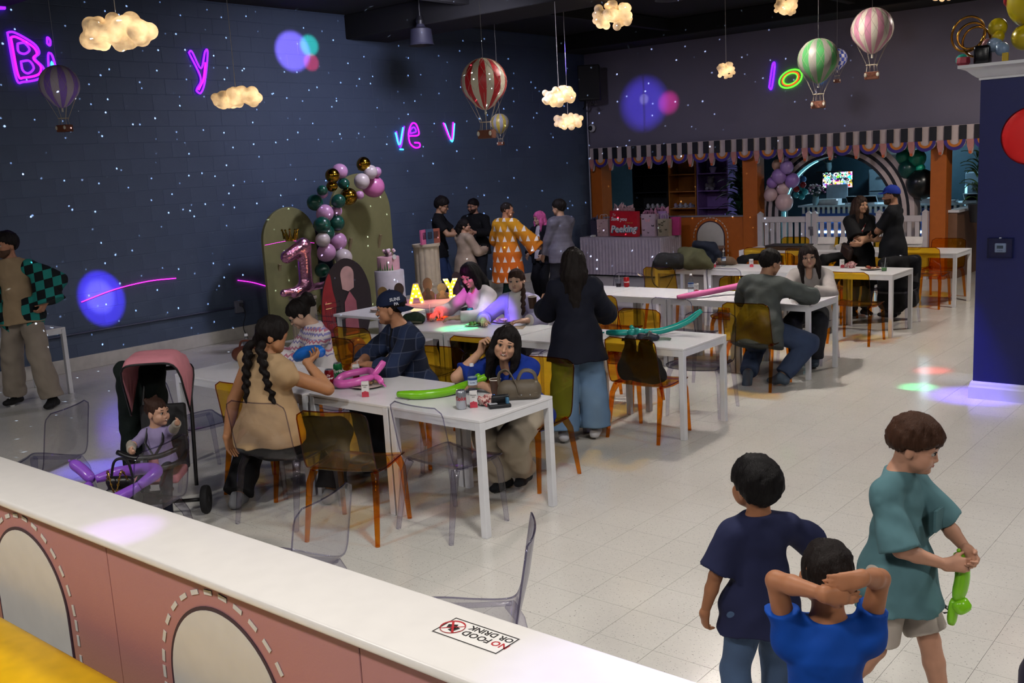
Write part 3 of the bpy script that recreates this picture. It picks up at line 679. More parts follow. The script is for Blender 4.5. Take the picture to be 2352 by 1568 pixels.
t = thing('soft_serve_machine', 'pale drinks machine behind the right orange column', 'machine', (-5.55, 20.9, 0)); MB().box((0, 0, .8), (.45, .4, 1.6), bev=.02).obj('cabinet', gm, t); MB().box((0, -.205, 1.3), (.16, .02, .14)).obj('panel', DK, t); MB().box((-.2, -.205, .9), (.04, .02, .9)).obj('light_strip', M('cool strip', '#8fd0e6', .4, emit=1.5), t)
# round balloons of the reception
def balloon(loc, r, c, label, group, d=(0, 0, -1), metal=0, rough=.28, name='round_balloon'):
    t = thing(name, label, 'balloon', loc, 0, group)
    m = M('latex ' + c + ('m' if metal else ''), c, rough if not metal else .18, metal, var=.03, spec=.6)
    d = Vector(d).normalized(); R = d.to_track_quat('-Z', 'Y').to_matrix()
    prof = [(.004, r * 1.0)] + [(r * math.sin(a), r * math.cos(a) if a < PI / 2 else r * 1.12 * math.cos(a)) for a in np.linspace(.12, PI - .10, 15)] + [(.010, -r * 1.15)]
    MB().lathe(prof, n=24, R=R).obj('envelope', m, t, smooth='all'); MB().lathe([(.004, -r * 1.14), (.012, -r * 1.19), (.014, -r * 1.20)], n=8, R=R).obj('knot', m, t)
    return t
gp = 'balloon cluster left of the striped arch'
for i, (px, z, r, c, l) in enumerate([(-7.75, 1.92, .12, '#a98acb', 'upper right lilac'), (-7.98, 1.97, .10, '#c9a088', 'top left peach'), (-7.90, 1.77, .13, '#a583c9', 'large middle lilac'), (-7.70, 1.68, .13, '#9d7ac4', 'right lilac'), (-8.03, 1.66, .10, '#9a74c0', 'left lilac'), (-7.88, 1.54, .12, '#d9b8bd', 'middle pale pink'), (-8.06, 1.44, .12, '#d2b2b8', 'left pale pink'), (-7.86, 1.30, .16, '#dcbcc0', 'large lowest pale pink'), (-7.78, 2.05, .07, '#a98acb', 'tiny top lilac'), (-7.86, 2.04, .06, '#b294d2', 'smallest top lilac')]):
    balloon((px + .02, 16.95 + .12 * (i % 2), z), r, c, l + ' balloon left of the striped arch', gp, (random.uniform(-1, 1), .3, -1))
for px, z, r, c, l in [(-5.80, 2.0, .12, '#0f7a63', 'upper left teal'), (-5.57, 1.97, .14, '#138a6c', 'upper right teal'), (-5.72, 1.80, .16, '#0b4a44', 'large dark teal'), (-5.52, 1.80, .08, '#1fc9a0', 'small bright mint'), (-5.70, 2.16, .08, '#128a72', 'top small teal'), (-5.50, 1.55, .24, '#0b1216', 'huge black')]:
    balloon((px, 17.25, z), r, c, l + ' balloon right of the striped arch', 'balloon cluster right of the striped arch')
t0 = (-8.16, 18.4, 1.53)
for k in range(5):
    a = 2 * PI * k / 5
    balloon((t0[0] + .10 * math.cos(a), t0[1], t0[2] + .12 + .09 * math.sin(a)), .06, '#4a86c9', 'sky blue balloon petal of the flower balloons, %s' % ['rightmost', 'upper right', 'upper left', 'lower left', 'lower right'][k], 'balloon flowers', (0, -1, 0))
    balloon((t0[0] + .06 + .10 * math.cos(a), t0[1] - .05, t0[2] - .12 + .09 * math.sin(a)), .06, '#3fb0b8', 'turquoise balloon petal of the flower balloons, %s' % ['rightmost', 'upper right', 'upper left', 'lower left', 'lower right'][k], 'balloon flowers', (0, -1, 0))
for dx, dz, l in ((.15, .02, 'right'), (0.02, -.06, 'left')): balloon((t0[0] + dx, t0[1] - .12, t0[2] + dz), .06, '#b5242c', 'red balloon between the balloon flowers, %s one' % l, 'balloon flowers', (0, -1, 0))
balloon((-5.93, 17.2, 1.02), .11, '#d98a1c', 'orange balloon beside the capped man by the arch', None)
for z, l in ((.95, 'upper'), (.72, 'lower')): balloon((-7.35, 17.15, z), .10, '#c9a8e0', l + ' lilac balloon behind the picket gate', 'lilac balloons behind the gate')
balloon((-6.5, 17.2, .98), .12, '#c9a8e6', 'lilac balloon peeking between the couple by the arch', None)
# camera dome, loudspeaker and pipe at the corner
t = thing('security_camera', 'white dome security camera in the wall corner', 'camera', (-11.82, 16.84, 2.86)); MB().lathe([(.075, 0), (.08, .03), (.06, .06), (.05, .065)], n=20, R=Matrix.Rotation(PI / 2, 3, 'X')).obj('housing', WHT, t, smooth=40); MB().ball((0, -.065, 0), .048).obj('lens', DK, t, smooth='all')
t = thing('loudspeaker', 'black loudspeaker hung in the wall corner', 'loudspeaker', (-11.50, 16.35, 3.36)); t.rotation_euler = (0, 0, .55)
BK = M('black plastic', '#0d0d10', .5); MB().box((0, 0, .34), (.42, .34, .66), bev=.02).obj('cabinet', BK, t, smooth=30); MB().box((0, -.172, .34), (.38, .01, .60)).obj('grille', M('speaker mesh', '#17171b', .7, bump=.6, bs=400), t); MB().tube([(-.1, .1, .05), (-.12, .2, -.10), (-.16, .36, -.12)], .018, 8).obj('bracket', BK, t)
for i in range(4): MB().tube(spline([(.02 + i * .03, 0, .02), (.05 * i - .02, -.02, -.06), (.08 - .02 * i, 0, -.09), (.02, .05, -.02)], 5), .004, 5).obj('cable', BK, t)
tag(MB().tube([(-11.93, 16.84, .0), (-11.93, 16.84, 3.35)], .018, 8).obj('conduit_pipe', M('galvanised pipe', '#9a9aa6', .4, .6), smooth=40), 'thin vertical conduit pipe in the back left wall corner', 'pipe')
tag(MB().tube([(-11.975, 4.6, .46), (-11.975, 8.15, .46)], .013, 8).obj('conduit_pipe', M('painted conduit', '#3a415a', .5), smooth=40), 'thin horizontal conduit running along the left wall', 'pipe')
t = thing('wall_outlet', 'grey wall outlet box with a plug and hanging cord', 'outlet', (-11.985, 8.22, .46)); MB().box((.02, 0, 0), (.05, .13, .17), bev=.008).obj('box', M('outlet grey', '#6d6f7d', .5), t); MB().box((.055, .02, .03), (.05, .05, .05), bev=.008).obj('plug', M('outlet plug', '#3a3a44', .5), t); MB().tube(spline([(.07, .02, .02), (.09, .05, -.1), (.05, .02, -.3), (.08, .06, -.46)], 6), .005, 6).obj('cord', BK, t)
# skirted gift table
gt = thing('gift_table', 'long gift table with pleated pale lilac skirt', 'table', (-10.65, 16.28, 0))
LIL = M('lilac tablecloth', '#b9adba', .75, bump=.1, bs=120)
MB().box((0, 0, .74), (1.84, .72, .02)).obj('table_top', LIL, gt, bev=.005)
def skirt(w, d, h):
    b = MB(); per = []; n = 260; P = 2 * (w + d)
    for i in range(n):
        s = P * i / n
        if s < w: x, y, nx, ny = -w / 2 + s, -d / 2, 0, -1
        elif s < w + d: x, y, nx, ny = w / 2, -d / 2 + s - w, 1, 0
        elif s < 2 * w + d: x, y, nx, ny = w / 2 - (s - w - d), d / 2, 0, 1
        else: x, y, nx, ny = -w / 2, d / 2 - (s - 2 * w - d), -1, 0
        per.append((x, y, nx, ny, math.sin(s * 2 * PI / .075)))
    rows = [(.752, 0, .006), (.70, 0, .008), (.69, 1, .012), (.55, 1, .012), (.3, 1, .016), (.03, 1, .022)]
    for z, k, o in rows: b.v += [(x + nx * (o + .012 * k * q), y + ny * (o + .012 * k * q), z) for x, y, nx, ny, q in per]
    for r in range(len(rows) - 1):
        for i in range(n): j = (i + 1) % n; b.f.append((r * n + i, r * n + j, (r + 1) * n + j, (r + 1) * n + i))
    return b
skirt(1.84, .72, .74).obj('skirt', LIL, gt, smooth='all', recalc=False)
for s in (-1, 1):
    for q in (-1, 1): MB().box((s * .85, q * .3, .37), (.04, .04, .73)).obj('leg', gm, gt)
def gift_bag(name, label, loc, w, d, h, c, rz=0, tissue=None, handle=True, deco=None):
    t = thing(name, label, 'bag', loc, rz, 'gift bags on the skirted table')
    m = M('bag ' + c, c, .45); b = MB(); k = .96
    b.add([(-w / 2 * k, -d / 2 * k, 0), (w / 2 * k, -d / 2 * k, 0), (w / 2 * k, d / 2 * k, 0), (-w / 2 * k, d / 2 * k, 0), (-w / 2, -d / 2, h), (w / 2, -d / 2, h), (w / 2, d / 2, h), (-w / 2, d / 2, h), (-w * .46, 0, h * .5), (w * .46, 0, h * .5)],
          [(3, 2, 1, 0), (0, 1, 5, 4), (2, 3, 7, 6), (1, 9, 5), (1, 2, 9), (2, 6, 9), (5, 9, 6), (0, 4, 8), (0, 8, 3), (3, 8, 7), (4, 7, 8)]); b.obj('paper_body', m, t)
    if handle:
        for s in (-1, 1): MB().tube(spline([(-w * .2, s * d / 2, h * .96), (-w * .17, s * d * .4, h + .08), (w * .17, s * d * .4, h + .08), (w * .2, s * d / 2, h * .96)], 5), .004, 5).obj('handle', M('bag cord', '#d8cdd0', .6), t)
    if tissue:
        for i in range(6):
            a = random.uniform(0, 2 * PI); x = (i / 5 - .5) * w * .8
            MB().add([(x - .05, -.03, h - .05), (x + .05, .0, h - .05), (x + .06 * math.cos(a), .03 * math.sin(a), h + random.uniform(.05, .13)), (x - .03, .05, h + random.uniform(.02, .08)), (x, -.05, h + .04)], [(0, 1, 2), (0, 2, 3), (0, 4, 2), (1, 4, 2), (1, 3, 2)]).obj('tissue_paper', M('tissue ' + tissue, tissue, .7), t)
    for u, z, s, c2 in (deco or []): MB().prism([(0, 0), (s, s * .7), (s * .9, -.1 * s), (s * .5, -s * .7), (0, -.15 * s), (-s * .5, -s * .7), (-s * .9, -.1 * s), (-s, s * .7)], .002, (u, -d / 2 - .001, z)).obj('butterfly_print', M('print ' + c2, c2, .5), t)
    return t
gz = .752
gift_bag('gift_bag', 'small floral gift bag left of the red box', (-11.18, 16.2, gz), .27, .12, .33, '#c9a8a6', 0, None, True, [(random.uniform(-.1, .1), random.uniform(.05, .3), .012, '#8a5a5a') for _ in range(12)])
gift_bag('gift_bag', 'butterfly gift bag with pink tissue right of the red box', (-10.16, 16.25, gz), .30, .15, .42, '#cbb3c2', 0, '#c98aa8', False, [(-.11, .33, .025, '#2a2230'), (.10, .2, .03, '#2a2230'), (-.10, .12, .025, '#4a2a3a'), (.05, .38, .02, '#3a2230'), (0.0, .07, .02, '#3a2230'), (-.01, .30, .055, '#e6aebb')])
gift_bag('gift_bag', 'lilac tall gift bag behind the butterfly bag', (-9.98, 16.42, gz), .2, .1, .46, '#b08ac0', 0, '#c98aa8', False)
gift_bag('gift_bag', 'patterned olive and cream gift bag with white cords', (-9.86, 16.28, gz), .24, .12, .32, '#b3a68f', 0, None, True, [(random.uniform(-.09, .09), random.uniform(.06, .28), .025, '#4a4a30') for _ in range(9)])
gift_bag('gift_bag', 'narrow hot pink gift bag at the right of the table', (-9.72, 16.45, gz), .17, .12, .34, '#c93a86', .2, None, False)
gift_bag('gift_bag', 'wide dotted gift bag peeking over the red box', (-10.9, 16.5, gz), .42, .12, .52, '#c79a9c', 0, '#d2a9ae', False, [(random.uniform(-.18, .18), random.uniform(.4, .5), .014, '#8a3a3a') for _ in range(12)])
gift_bag('gift_bag', 'dark glittering bag at the left end of the gift table', (-11.42, 16.25, gz), .16, .12, .30, '#3a3448', 0, '#4a4a66', False)
t = thing('red_game_box', 'red box lettered in white leaning on the gift table', 'box', (-10.62, 16.08, gz)); rb = M('red carton', '#c01628', .45)
MB().box((0, 0, .25), (.62, .10, .48), rot=Matrix.Rotation(.03, 3, 'Y'), bev=.004).obj('carton', rb, t)
WL = M('white lettering', '#e8dede', .5); TQ = M('teal lettering shadow', '#3f8a98', .5)
text('To', .07, WL, t, (-.21, -.052, .40), (1, 0, -.03), (0, 0, 1), shear=.3); text('Save you', .10, WL, t, (-.10, -.052, .31), (1, 0, -.03), (0, 0, 1), bold=.003, shear=.2); text('A YEAR OF', .035, M('gold print', '#c9a04a', .5), t, (.13, -.052, .255), (1, 0, -.03), (0, 0, 1))
text('Peeking', .19, TQ, t, (.012, -.0515, .085), (1, 0, .03), (0, 0, 1), 'lettering_shadow', bold=.006, shear=.2); text('Peeking', .19, WL, t, (-.005, -.054, .095), (1, 0, .03), (0, 0, 1), bold=.004, shear=.2)
tag(MB().box((0, 0, .02), (.08, .06, .04), bev=.004).obj('place_card', WHITEP, None, loc=(-11.3, 15.99, gz)), 'tiny white card at the front left of the gift table', 'card')
t = thing('storage_bin', 'brown plastic storage bin on the floor by the orange wall', 'bin', (-9.1, 16.45, 0)); bn = M('brown bin', '#5a4a48', .5); MB().add([(-.2, -.15, 0), (.2, -.15, 0), (.2, .15, 0), (-.2, .15, 0), (-.26, -.2, .5), (.26, -.2, .5), (.26, .2, .5), (-.26, .2, .5)], [(3, 2, 1, 0), (0, 1, 5, 4), (1, 2, 6, 5), (2, 3, 7, 6), (3, 0, 4, 7)]).obj('tub', bn, t, bev=.01); MB().box((0, 0, .52), (.56, .44, .05), bev=.015).obj('lid', M('bin lid', '#8a7a74', .5), t); MB().box((.08, -.185, .36), (.2, .01, .09), rot=Matrix.Rotation(-.12, 3, 'X')).obj('sticker', M('bin sticker', '#9a8a84', .5), t)
tag(MB().box((0, 0, .2), (.26, .3, .4), bev=.01).obj('cardboard_carton', M('brown card', '#7a4a38', .7), None, loc=(-11.66, 15.6, 0)), 'brown carton standing left of the gift table', 'box')
# ---------------------------------------------------------------- smooth solid modelling on a grid (bodies, clothes, hair, soft things)
f4 = np.float32
def A3(p): return np.array(p, f4)
def unit(v):
    v = np.asarray(v, float); n = np.linalg.norm(v); return v / n if n > 1e-9 else v
def rcone(P, a, b, ra, rb, lat=None, flat=1.0, cut=0):
    """tapered capsule; lat = axis along which the section is NOT flattened, flat<1 squeezes the other one; cut: 1 flat end at b, 2 at both"""
    a = A3(a); b = A3(b); ab = b - a; L = float(np.sqrt((ab * ab).sum())) + 1e-9; d = ab / L
    pa = P - a; h = pa @ d; t = np.clip(h / L, 0, 1)
    if flat != 1.0:
        l = A3(lat); l = l - d * float(l @ d); l /= np.linalg.norm(l); w = np.cross(d, l)
        q = pa - np.outer(h, d); u = q @ l; v = (q @ w) / flat; e = h - t * L
        dist = np.sqrt(u * u + v * v + e * e) - (ra + (rb - ra) * t); dist = np.where(dist > 0, dist, dist) * (flat * .5 + .5)
    else:
        q = pa - np.outer(t * L, d); dist = np.sqrt((q * q).sum(1)) - (ra + (rb - ra) * t)
    if cut: dist = np.maximum(dist, h - L)
    if cut == 2: dist = np.maximum(dist, -h)
    return dist
def ellip(P, c, r, R=None):
    q = P - A3(c)
    if R is not None: q = q @ np.asarray(R, f4)      # columns of R = local axes
    r = A3(r); k0 = np.sqrt(((q / r) ** 2).sum(1)); k1 = np.sqrt(((q / (r * r)) ** 2).sum(1)) + 1e-9
    return k0 * (k0 - 1) / k1
def smin(a, b, k):
    if k <= 0: return np.minimum(a, b)
    h = np.maximum(k - np.abs(a - b), 0) / k
    return np.minimum(a, b) - h * h * k * .25
def smax(a, b, k): return -smin(-a, -b, k)
def surf(fn, lo, hi, h):
    """naive surface nets of fn(P)<0 inside the box; returns verts, quads"""
    lo = np.asarray(lo, float); n = np.maximum(((np.asarray(hi, float) - lo) / h).astype(int) + 2, 4); Bk = 6
    n = ((n + Bk - 1) // Bk) * Bk + 1
    F = np.full(n, 1.0, f4); nb = (n - 1) // Bk
    g = np.stack(np.meshgrid(*[np.arange(k) for k in nb], indexing='ij'), -1).reshape(-1, 3)
    cen = (lo + (g * Bk + Bk / 2) * h).astype(f4); dc = fn(cen); act = np.abs(dc) < Bk * h * 1.15
    for i0, j0, k0 in g[dc <= -Bk * h * 1.15]: F[i0 * Bk:i0 * Bk + Bk + 1, j0 * Bk:j0 * Bk + Bk + 1, k0 * Bk:k0 * Bk + Bk + 1] = -1
    ga = g[act]
    if len(ga):
        off = np.stack(np.meshgrid(*[np.arange(Bk + 1)] * 3, indexing='ij'), -1).reshape(-1, 3)
        idx = (ga[:, None, :] * Bk + off[None]).reshape(-1, 3)
        lin_i = np.ravel_multi_index(idx.T, n); un = np.unique(lin_i); ii = np.stack(np.unravel_index(un, n), 1)
        F.reshape(-1)[un] = fn((lo + ii * h).astype(f4))
    S = F < 0
    cx = [slice(0, -1), slice(1, None)]
    cnt = np.zeros(n - 1, np.int8)
    for a in (0, 1):
        for b in (0, 1):
            for c in (0, 1): cnt += S[cx[a], cx[b], cx[c]]
    m = (cnt > 0) & (cnt < 8); ci = np.argwhere(m)
    if not len(ci): return np.zeros((0, 3)), np.zeros((0, 4), int)
    acc = np.zeros((len(ci), 3)); num = np.zeros(len(ci))
    cor = [(a, b, c) for a in (0, 1) for b in (0, 1) for c in (0, 1)]
    val = {c: F[ci[:, 0] + c[0], ci[:, 1] + c[1], ci[:, 2] + c[2]] for c in cor}
    for c in cor:
        for ax in range(3):
            if c[ax]: continue
            e = list(c); e[ax] = 1; e = tuple(e); va, vb = val[c], val[e]; x = (va < 0) != (vb < 0)
            t = np.where(x, va / np.where(x, va - vb, 1), 0)
            p = np.array(c, float)[None].repeat(len(ci), 0); p[:, ax] += t
            acc[x] += p[x]; num[x] += 1
    vts = lo + (ci + acc / num[:, None]) * h
    ID = np.full(n - 1, -1, np.int64); ID[m] = np.arange(len(ci)); qs = []
    for ax in range(3):
        s0 = [slice(None)] * 3; s1 = [slice(None)] * 3; s0[ax] = slice(0, -1); s1[ax] = slice(1, None)
        x = S[tuple(s0)] != S[tuple(s1)]; e = np.argwhere(x); o1, o2 = [k for k in range(3) if k != ax]
        ok = (e[:, o1] > 0) & (e[:, o2] > 0) & (e[:, o1] < n[o1] - 1) & (e[:, o2] < n[o2] - 1); e = e[ok]
        if not len(e): continue
        def cid(d1, d2):
            q = e.copy(); q[:, o1] -= d1; q[:, o2] -= d2; return ID[q[:, 0], q[:, 1], q[:, 2]]
        quad = np.stack([cid(1, 1), cid(0, 1), cid(0, 0), cid(1, 0)], 1)
        ins = S[e[:, 0], e[:, 1], e[:, 2]]
        if ax == 1: ins = ~ins
        quad[~ins] = quad[~ins][:, ::-1]; qs.append(quad[(quad >= 0).all(1)])
    return vts, np.concatenate(qs)
def relax(v, q, it=1, lam=.4):
    e = np.concatenate([q[:, [0, 1]], q[:, [1, 2]], q[:, [2, 3]], q[:, [3, 0]]])
    for _ in range(it):
        s = np.zeros_like(v); c = np.zeros(len(v)); np.add.at(s, e[:, 0], v[e[:, 1]]); np.add.at(c, e[:, 0], 1)
        v = v + lam * (s / np.maximum(c, 1)[:, None] - v)
    return v
def np_mesh(name, parts, mat):
    """one mesh from a list of (verts, quads)"""
    vs = []; qs = []; k = 0
    for v, q in parts: vs.append(v); qs.append(q + k); k += len(v)
    v = np.concatenate(vs).astype(f4); q = np.concatenate(qs)
    me = bpy.data.meshes.new(name); me.vertices.add(len(v)); me.vertices.foreach_set('co', v.ravel()); me.loops.add(q.size); me.loops.foreach_set('vertex_index', q.ravel().astype(np.int32))
    me.polygons.add(len(q)); me.polygons.foreach_set('loop_start', np.arange(0, q.size, 4, dtype=np.int32)); me.polygons.foreach_set('use_smooth', np.ones(len(q), bool)); me.update(calc_edges=True); me.validate()
    me.materials.append(mat)
    return me
def solid(name, fn, lo, hi, h, mat, parent=None, it=1, **kw):
    v, q = surf(fn, lo, hi, h); return link(name, np_mesh(name, [(relax(v, q, it), q)], mat), parent, **kw)
def blob(cs, k=.03):
    """smooth union of balls [(x,y,z,r)]"""
    def fn(P):
        d = None
        for x, y, z, r in cs:
            e = np.sqrt(((P - A3((x, y, z))) ** 2).sum(1)) - r; d = e if d is None else smin(d, e, k)
        return d
    return fn
def chainfn(segs, k=.02):
    def fn(P):
        d = None
        for s in segs:
            e = rcone(P, *s); d = e if d is None else smin(d, e, k)
        return d
    return fn
# ---------------------------------------------------------------- hanging cloud lamps
def cloud_mat():
    m = bpy.data.materials.new('glowing cotton cloud'); m.use_nodes = True; t = NT(m); v = t.coord('Object')
    vo = t.n('TexVoronoi'); vo.feature = 'SMOOTH_F1'; vo.inputs['Scale'].default_value = 7; t.L.new(v, vo.inputs['Vector'])
    n = t.noise(v, 5, 4); s = t.math('MULTIPLY_ADD', n, 4.2, -1.35)
    t.p.inputs['Base Color'].default_value = lin('#e9d9bd'); t.p.inputs['Roughness'].default_value = .9
    c = t.mix(n, lin('#ffb45a'), lin('#ffe2b0')); t.L.new(c, t.p.inputs['Emission Color'])
    t.L.new(t.math('MULTIPLY', t.math('MULTIPLY_ADD', vo.outputs['Distance'], 1.3, .25), t.math('MAXIMUM', s, .16)), t.p.inputs['Emission Strength'])
    t.bump(t.noise(v, 30, 4), .4, .02)
    return m
CLM = cloud_mat(); CORD = M('white cord', '#b8b4b0', .6); CEIL = 4.61
def cloud(x, y, z, w, seed, label, ratio=.42, cord=True):
    rr = random.Random(seed); t = thing('cloud_lamp', label, 'lamp', (x, y, z), .69, 'glowing cloud pendant lamps')
    cs = []; n = 34
    for i in range(n):
        u = rr.uniform(-1, 1); a = rr.uniform(0, 2 * PI); e = math.sqrt(max(0, 1 - u * u * .8)); r = w * rr.uniform(.075, .115)
        cs.append((u * (w / 2 - r), math.cos(a) * w * .15 * e, math.sin(a) * w * (ratio / 2 - .09) * e, r))
    cs += [(-w * .25, 0, 0, w * .15), (0, 0, 0, w * .17), (w * .25, 0, 0, w * .15)]
    solid('cloud_body', blob(cs, .012), (-w * .56, -w * .4, -w * .4), (w * .56, w * .4, w * .4), w / 46, CLM, t, 1)
    MB().tube([(0, 0, w * .12), (0, 0, CEIL - z)], .004, 6).obj('cord', CORD, t); MB().lathe([(.05, CEIL - z - .025), (.05, CEIL - z)], n=14).obj('ceiling_rose', WHT, t)
for a in [(-7.89, 4.53, 3.47, .67, 1, 'largest glowing cloud lamp at the upper left', .46), (-9.26, 6.60, 3.09, .55, 2, 'glowing cloud lamp below the neon letter y', .45), (-8.02, 10.70, 3.07, .46, 3, 'glowing cloud lamp left of the loudspeaker, upper one', .6), (-9.12, 12.37, 2.82, .47, 4, 'glowing cloud lamp hanging below another by the loudspeaker', .55), (-7.56, 11.33, 4.07, .54, 5, 'glowing cloud lamp at the top centre against the black ceiling', .72), (-7.35, 14.02, 3.44, .30, 6, 'small glowing cloud lamp over the gift table wall', .85), (-6.27, 13.78, 4.2, .38, 7, 'glowing cloud lamp at the top edge above the neon letters', .7), (-5.88, 16.3, 3.94, .35, 8, 'small glowing cloud lamp half behind the pink balloon', .9), (-4.60, 15.25, 4.24, .40, 9, 'glowing cloud lamp cut by the top edge near the gold hoops', .6)]: cloud(*a)
# ---------------------------------------------------------------- model hot air balloons
def hab_mat(name, a, b, n, check=False):
    m = bpy.data.materials.new(name); m.use_nodes = True; t = NT(m); s = t.sep(t.coord('Object')); ang = t.math('ARCTAN2', s[1], s[0])
    f = t.math('GREATER_THAN', t.math('SINE', t.math('MULTIPLY', ang, n)), 0)
    if check: f = t.math('GREATER_THAN', t.math('MULTIPLY', t.math('SINE', t.math('MULTIPLY', ang, n)), t.math('SINE', t.math('MULTIPLY', s[2], 70))), 0)
    t.col(t.mix(f, a, b)); t.p.inputs['Roughness'].default_value = .4; return m
WICK = M('wicker', '#6a3a26', .7, bump=.5, bs=120); ROPE = M('rope', '#b8ab94', .7); SACK = M('sand sack', '#cfc8b8', .8)
def hot_air(x, y, z, D, a, b, label, n=7, check=False, rz=.3):
    t = thing('hot_air_balloon', label, 'hot air balloon', (x, y, z), rz, 'hanging model hot air balloons'); R = D / 2
    m = hab_mat('gores ' + a + b, a, b, n, check)
    prof = [(R * .03, R)] + [(R * math.sin(th), R * math.cos(th)) for th in np.linspace(.12, 2.15, 20)]
    prof += [(R * .62, -R * .78), (R * .40, -R * 1.02), (R * .16, -R * 1.16), (R * .10, -R * 1.18)]
    MB().lathe(prof, n=42).obj('envelope', m, t, smooth='all')
    b2 = MB(); k = 14
    for s in (-1, 1):
        for i in range(k):
            b2.tube([(R * 1.006 * math.sin(th) * math.cos(2 * PI * i / k + s * th * .55), R * 1.006 * math.sin(th) * math.sin(2 * PI * i / k + s * th * .55), R * 1.006 * math.cos(th)) for th in np.linspace(.15, 1.95, 12)], R * .006, 3, cap=False)
    q = b2.obj('rope_net', ROPE, t, recalc=False); q['kind'] = 'stuff'
    MB().lathe([(R * .05, -R * 1.18), (R * .045, -R * 1.38)], n=8).obj('burner', SACK, t)
    bz = -R * 2.05; bw = R * .40
    for i in range(8):
        an = 2 * PI * (i + .5) / 8; c, s = math.cos(an), math.sin(an)
        MB().tube([(R * .86 * c, R * .86 * s, -R * .5), (R * .3 * c, R * .3 * s, -R * 1.62), (R * .24 * c, R * .24 * s, -R * 1.78), (bw * .72 * c, bw * .72 * s, bz)], R * .009, 4).obj('rigging', ROPE, t)
    MB().tube([(R * .27 * math.cos(q), R * .27 * math.sin(q), -R * 1.70) for q in np.linspace(0, 2 * PI, 17)[:-1]], R * .014, 5, closed=True).obj('load_ring', ROPE, t)
    MB().box((0, 0, bz - R * .17), (bw * 1.7, bw * 1.25, R * .36), bev=R * .03).obj('basket', WICK, t)
    for sx in (-1, 1): MB().ball((sx * bw * .7, -bw * .72, bz - R * .14), R * .07, 8, 6, (1, .8, 1.5)).obj('sandbag', SACK, t, smooth='all')
    MB().tube([(0, 0, R), (0, 0, CEIL - z)], .0015, 4).obj('hanging_wire', CORD, t)
hot_air(-10.57, 5.33, 3.31, .405, '#b8aebf', '#8a68c8', 'purple and grey striped model hot air balloon at the left', 8)
hot_air(-6.57, 7.56, 3.03, .45, '#d6cdb4', '#c4242a', 'red and cream striped model hot air balloon', 9)
hot_air(-9.9, 11.7, 2.85, .275, '#8a8a92', '#a8953a', 'small yellow and grey model hot air balloon behind the red one', 8)
hot_air(-4.55, 10.79, 3.17, .435, '#9a938a', '#4f9c58', 'green and cream striped model hot air balloon', 8)
hot_air(-5.25, 13.05, 3.35, .255, '#c9c2d2', '#2f49b8', 'small blue and white chequered model hot air balloon', 9, True)
hot_air(-4.05, 11.02, 3.44, .437, '#e2d6c2', '#d98fa6', 'pink and cream model hot air balloon at the top right', 10)
# ---------------------------------------------------------------- laser light on the walls, letters and lines modelled as glowing tubes
def laser_mat(n, c, e): return M(n, c, .4, emit=e, var=0)
NP, NM, NC, NG, NV = laser_mat('laser letter purple', '#7e1cff', 2.3), laser_mat('laser letter magenta', '#d61cff', 1.5), laser_mat('laser letter cyan', '#3fb8ff', 2.2), laser_mat('laser letter green', '#5fff3a', 1.4), laser_mat('laser letter violet', '#6a1cff', 2.6)
def projected(label, strokes, wall='L', r=.0135):
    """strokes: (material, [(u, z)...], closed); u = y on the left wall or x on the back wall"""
    p0 = strokes[0][1][0]; t = thing('laser_letter', label, 'neon letter', ((WX + .02, p0[0], p0[1]) if wall == 'L' else (p0[0], WY - .02, p0[1])), 0, 'outline letters of laser light on the walls')
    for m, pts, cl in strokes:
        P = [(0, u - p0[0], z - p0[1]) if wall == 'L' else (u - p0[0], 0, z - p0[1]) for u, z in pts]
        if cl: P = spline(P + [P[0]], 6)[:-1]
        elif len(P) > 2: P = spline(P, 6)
        MB().tube(P, r, 8, closed=cl).obj('laser_stroke', m, t, smooth='all')
def sc(pts, cx, cz, k, kz=None): return [(cx + (u - cx) * k, cz + (z - cz) * (kz or k)) for u, z in pts]
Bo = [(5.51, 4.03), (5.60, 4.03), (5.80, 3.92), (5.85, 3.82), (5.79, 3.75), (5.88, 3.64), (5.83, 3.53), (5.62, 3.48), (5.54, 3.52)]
projected('purple laser outline letter B at the upper left', [(NP, Bo, True), (NM, sc(Bo, 5.69, 3.75, .82), True), (NP, [(5.61, 3.91), (5.69, 3.92), (5.74, 3.85), (5.68, 3.80), (5.61, 3.82)], True), (NP, [(5.62, 3.71), (5.72, 3.72), (5.76, 3.64), (5.69, 3.58), (5.63, 3.61)], True)])
projected('purple and cyan laser letter i above the purple balloon', [(NP, [(5.93, 3.48), (5.95, 3.78), (5.98, 3.82), (6.01, 3.76), (6.05, 3.48)], False), (NC, [(5.97, 3.48), (5.985, 3.72), (6.02, 3.48)], False), (NP, [(5.96, 3.93), (5.97, 4.0), (6.0, 3.97), (5.99, 3.91)], True)])
projected('purple laser letter y on the left wall', [(NP, [(7.86, 3.92), (7.91, 3.93), (8.02, 3.72), (8.11, 3.94), (8.15, 3.93), (8.06, 3.55), (7.98, 3.40), (7.92, 3.42), (7.93, 3.46), (8.0, 3.60)], True), (NM, [(7.95, 3.44), (8.04, 3.58), (8.10, 3.80)], False)])
projected('cyan and purple laser letter v left of the letter e', [(NC, [(11.53, 2.84), (11.60, 2.64), (11.71, 2.92)], False), (NV, [(11.55, 2.86), (11.62, 2.60), (11.74, 2.94)], False), (NC, [(11.60, 2.57), (11.68, 2.565)], False)])
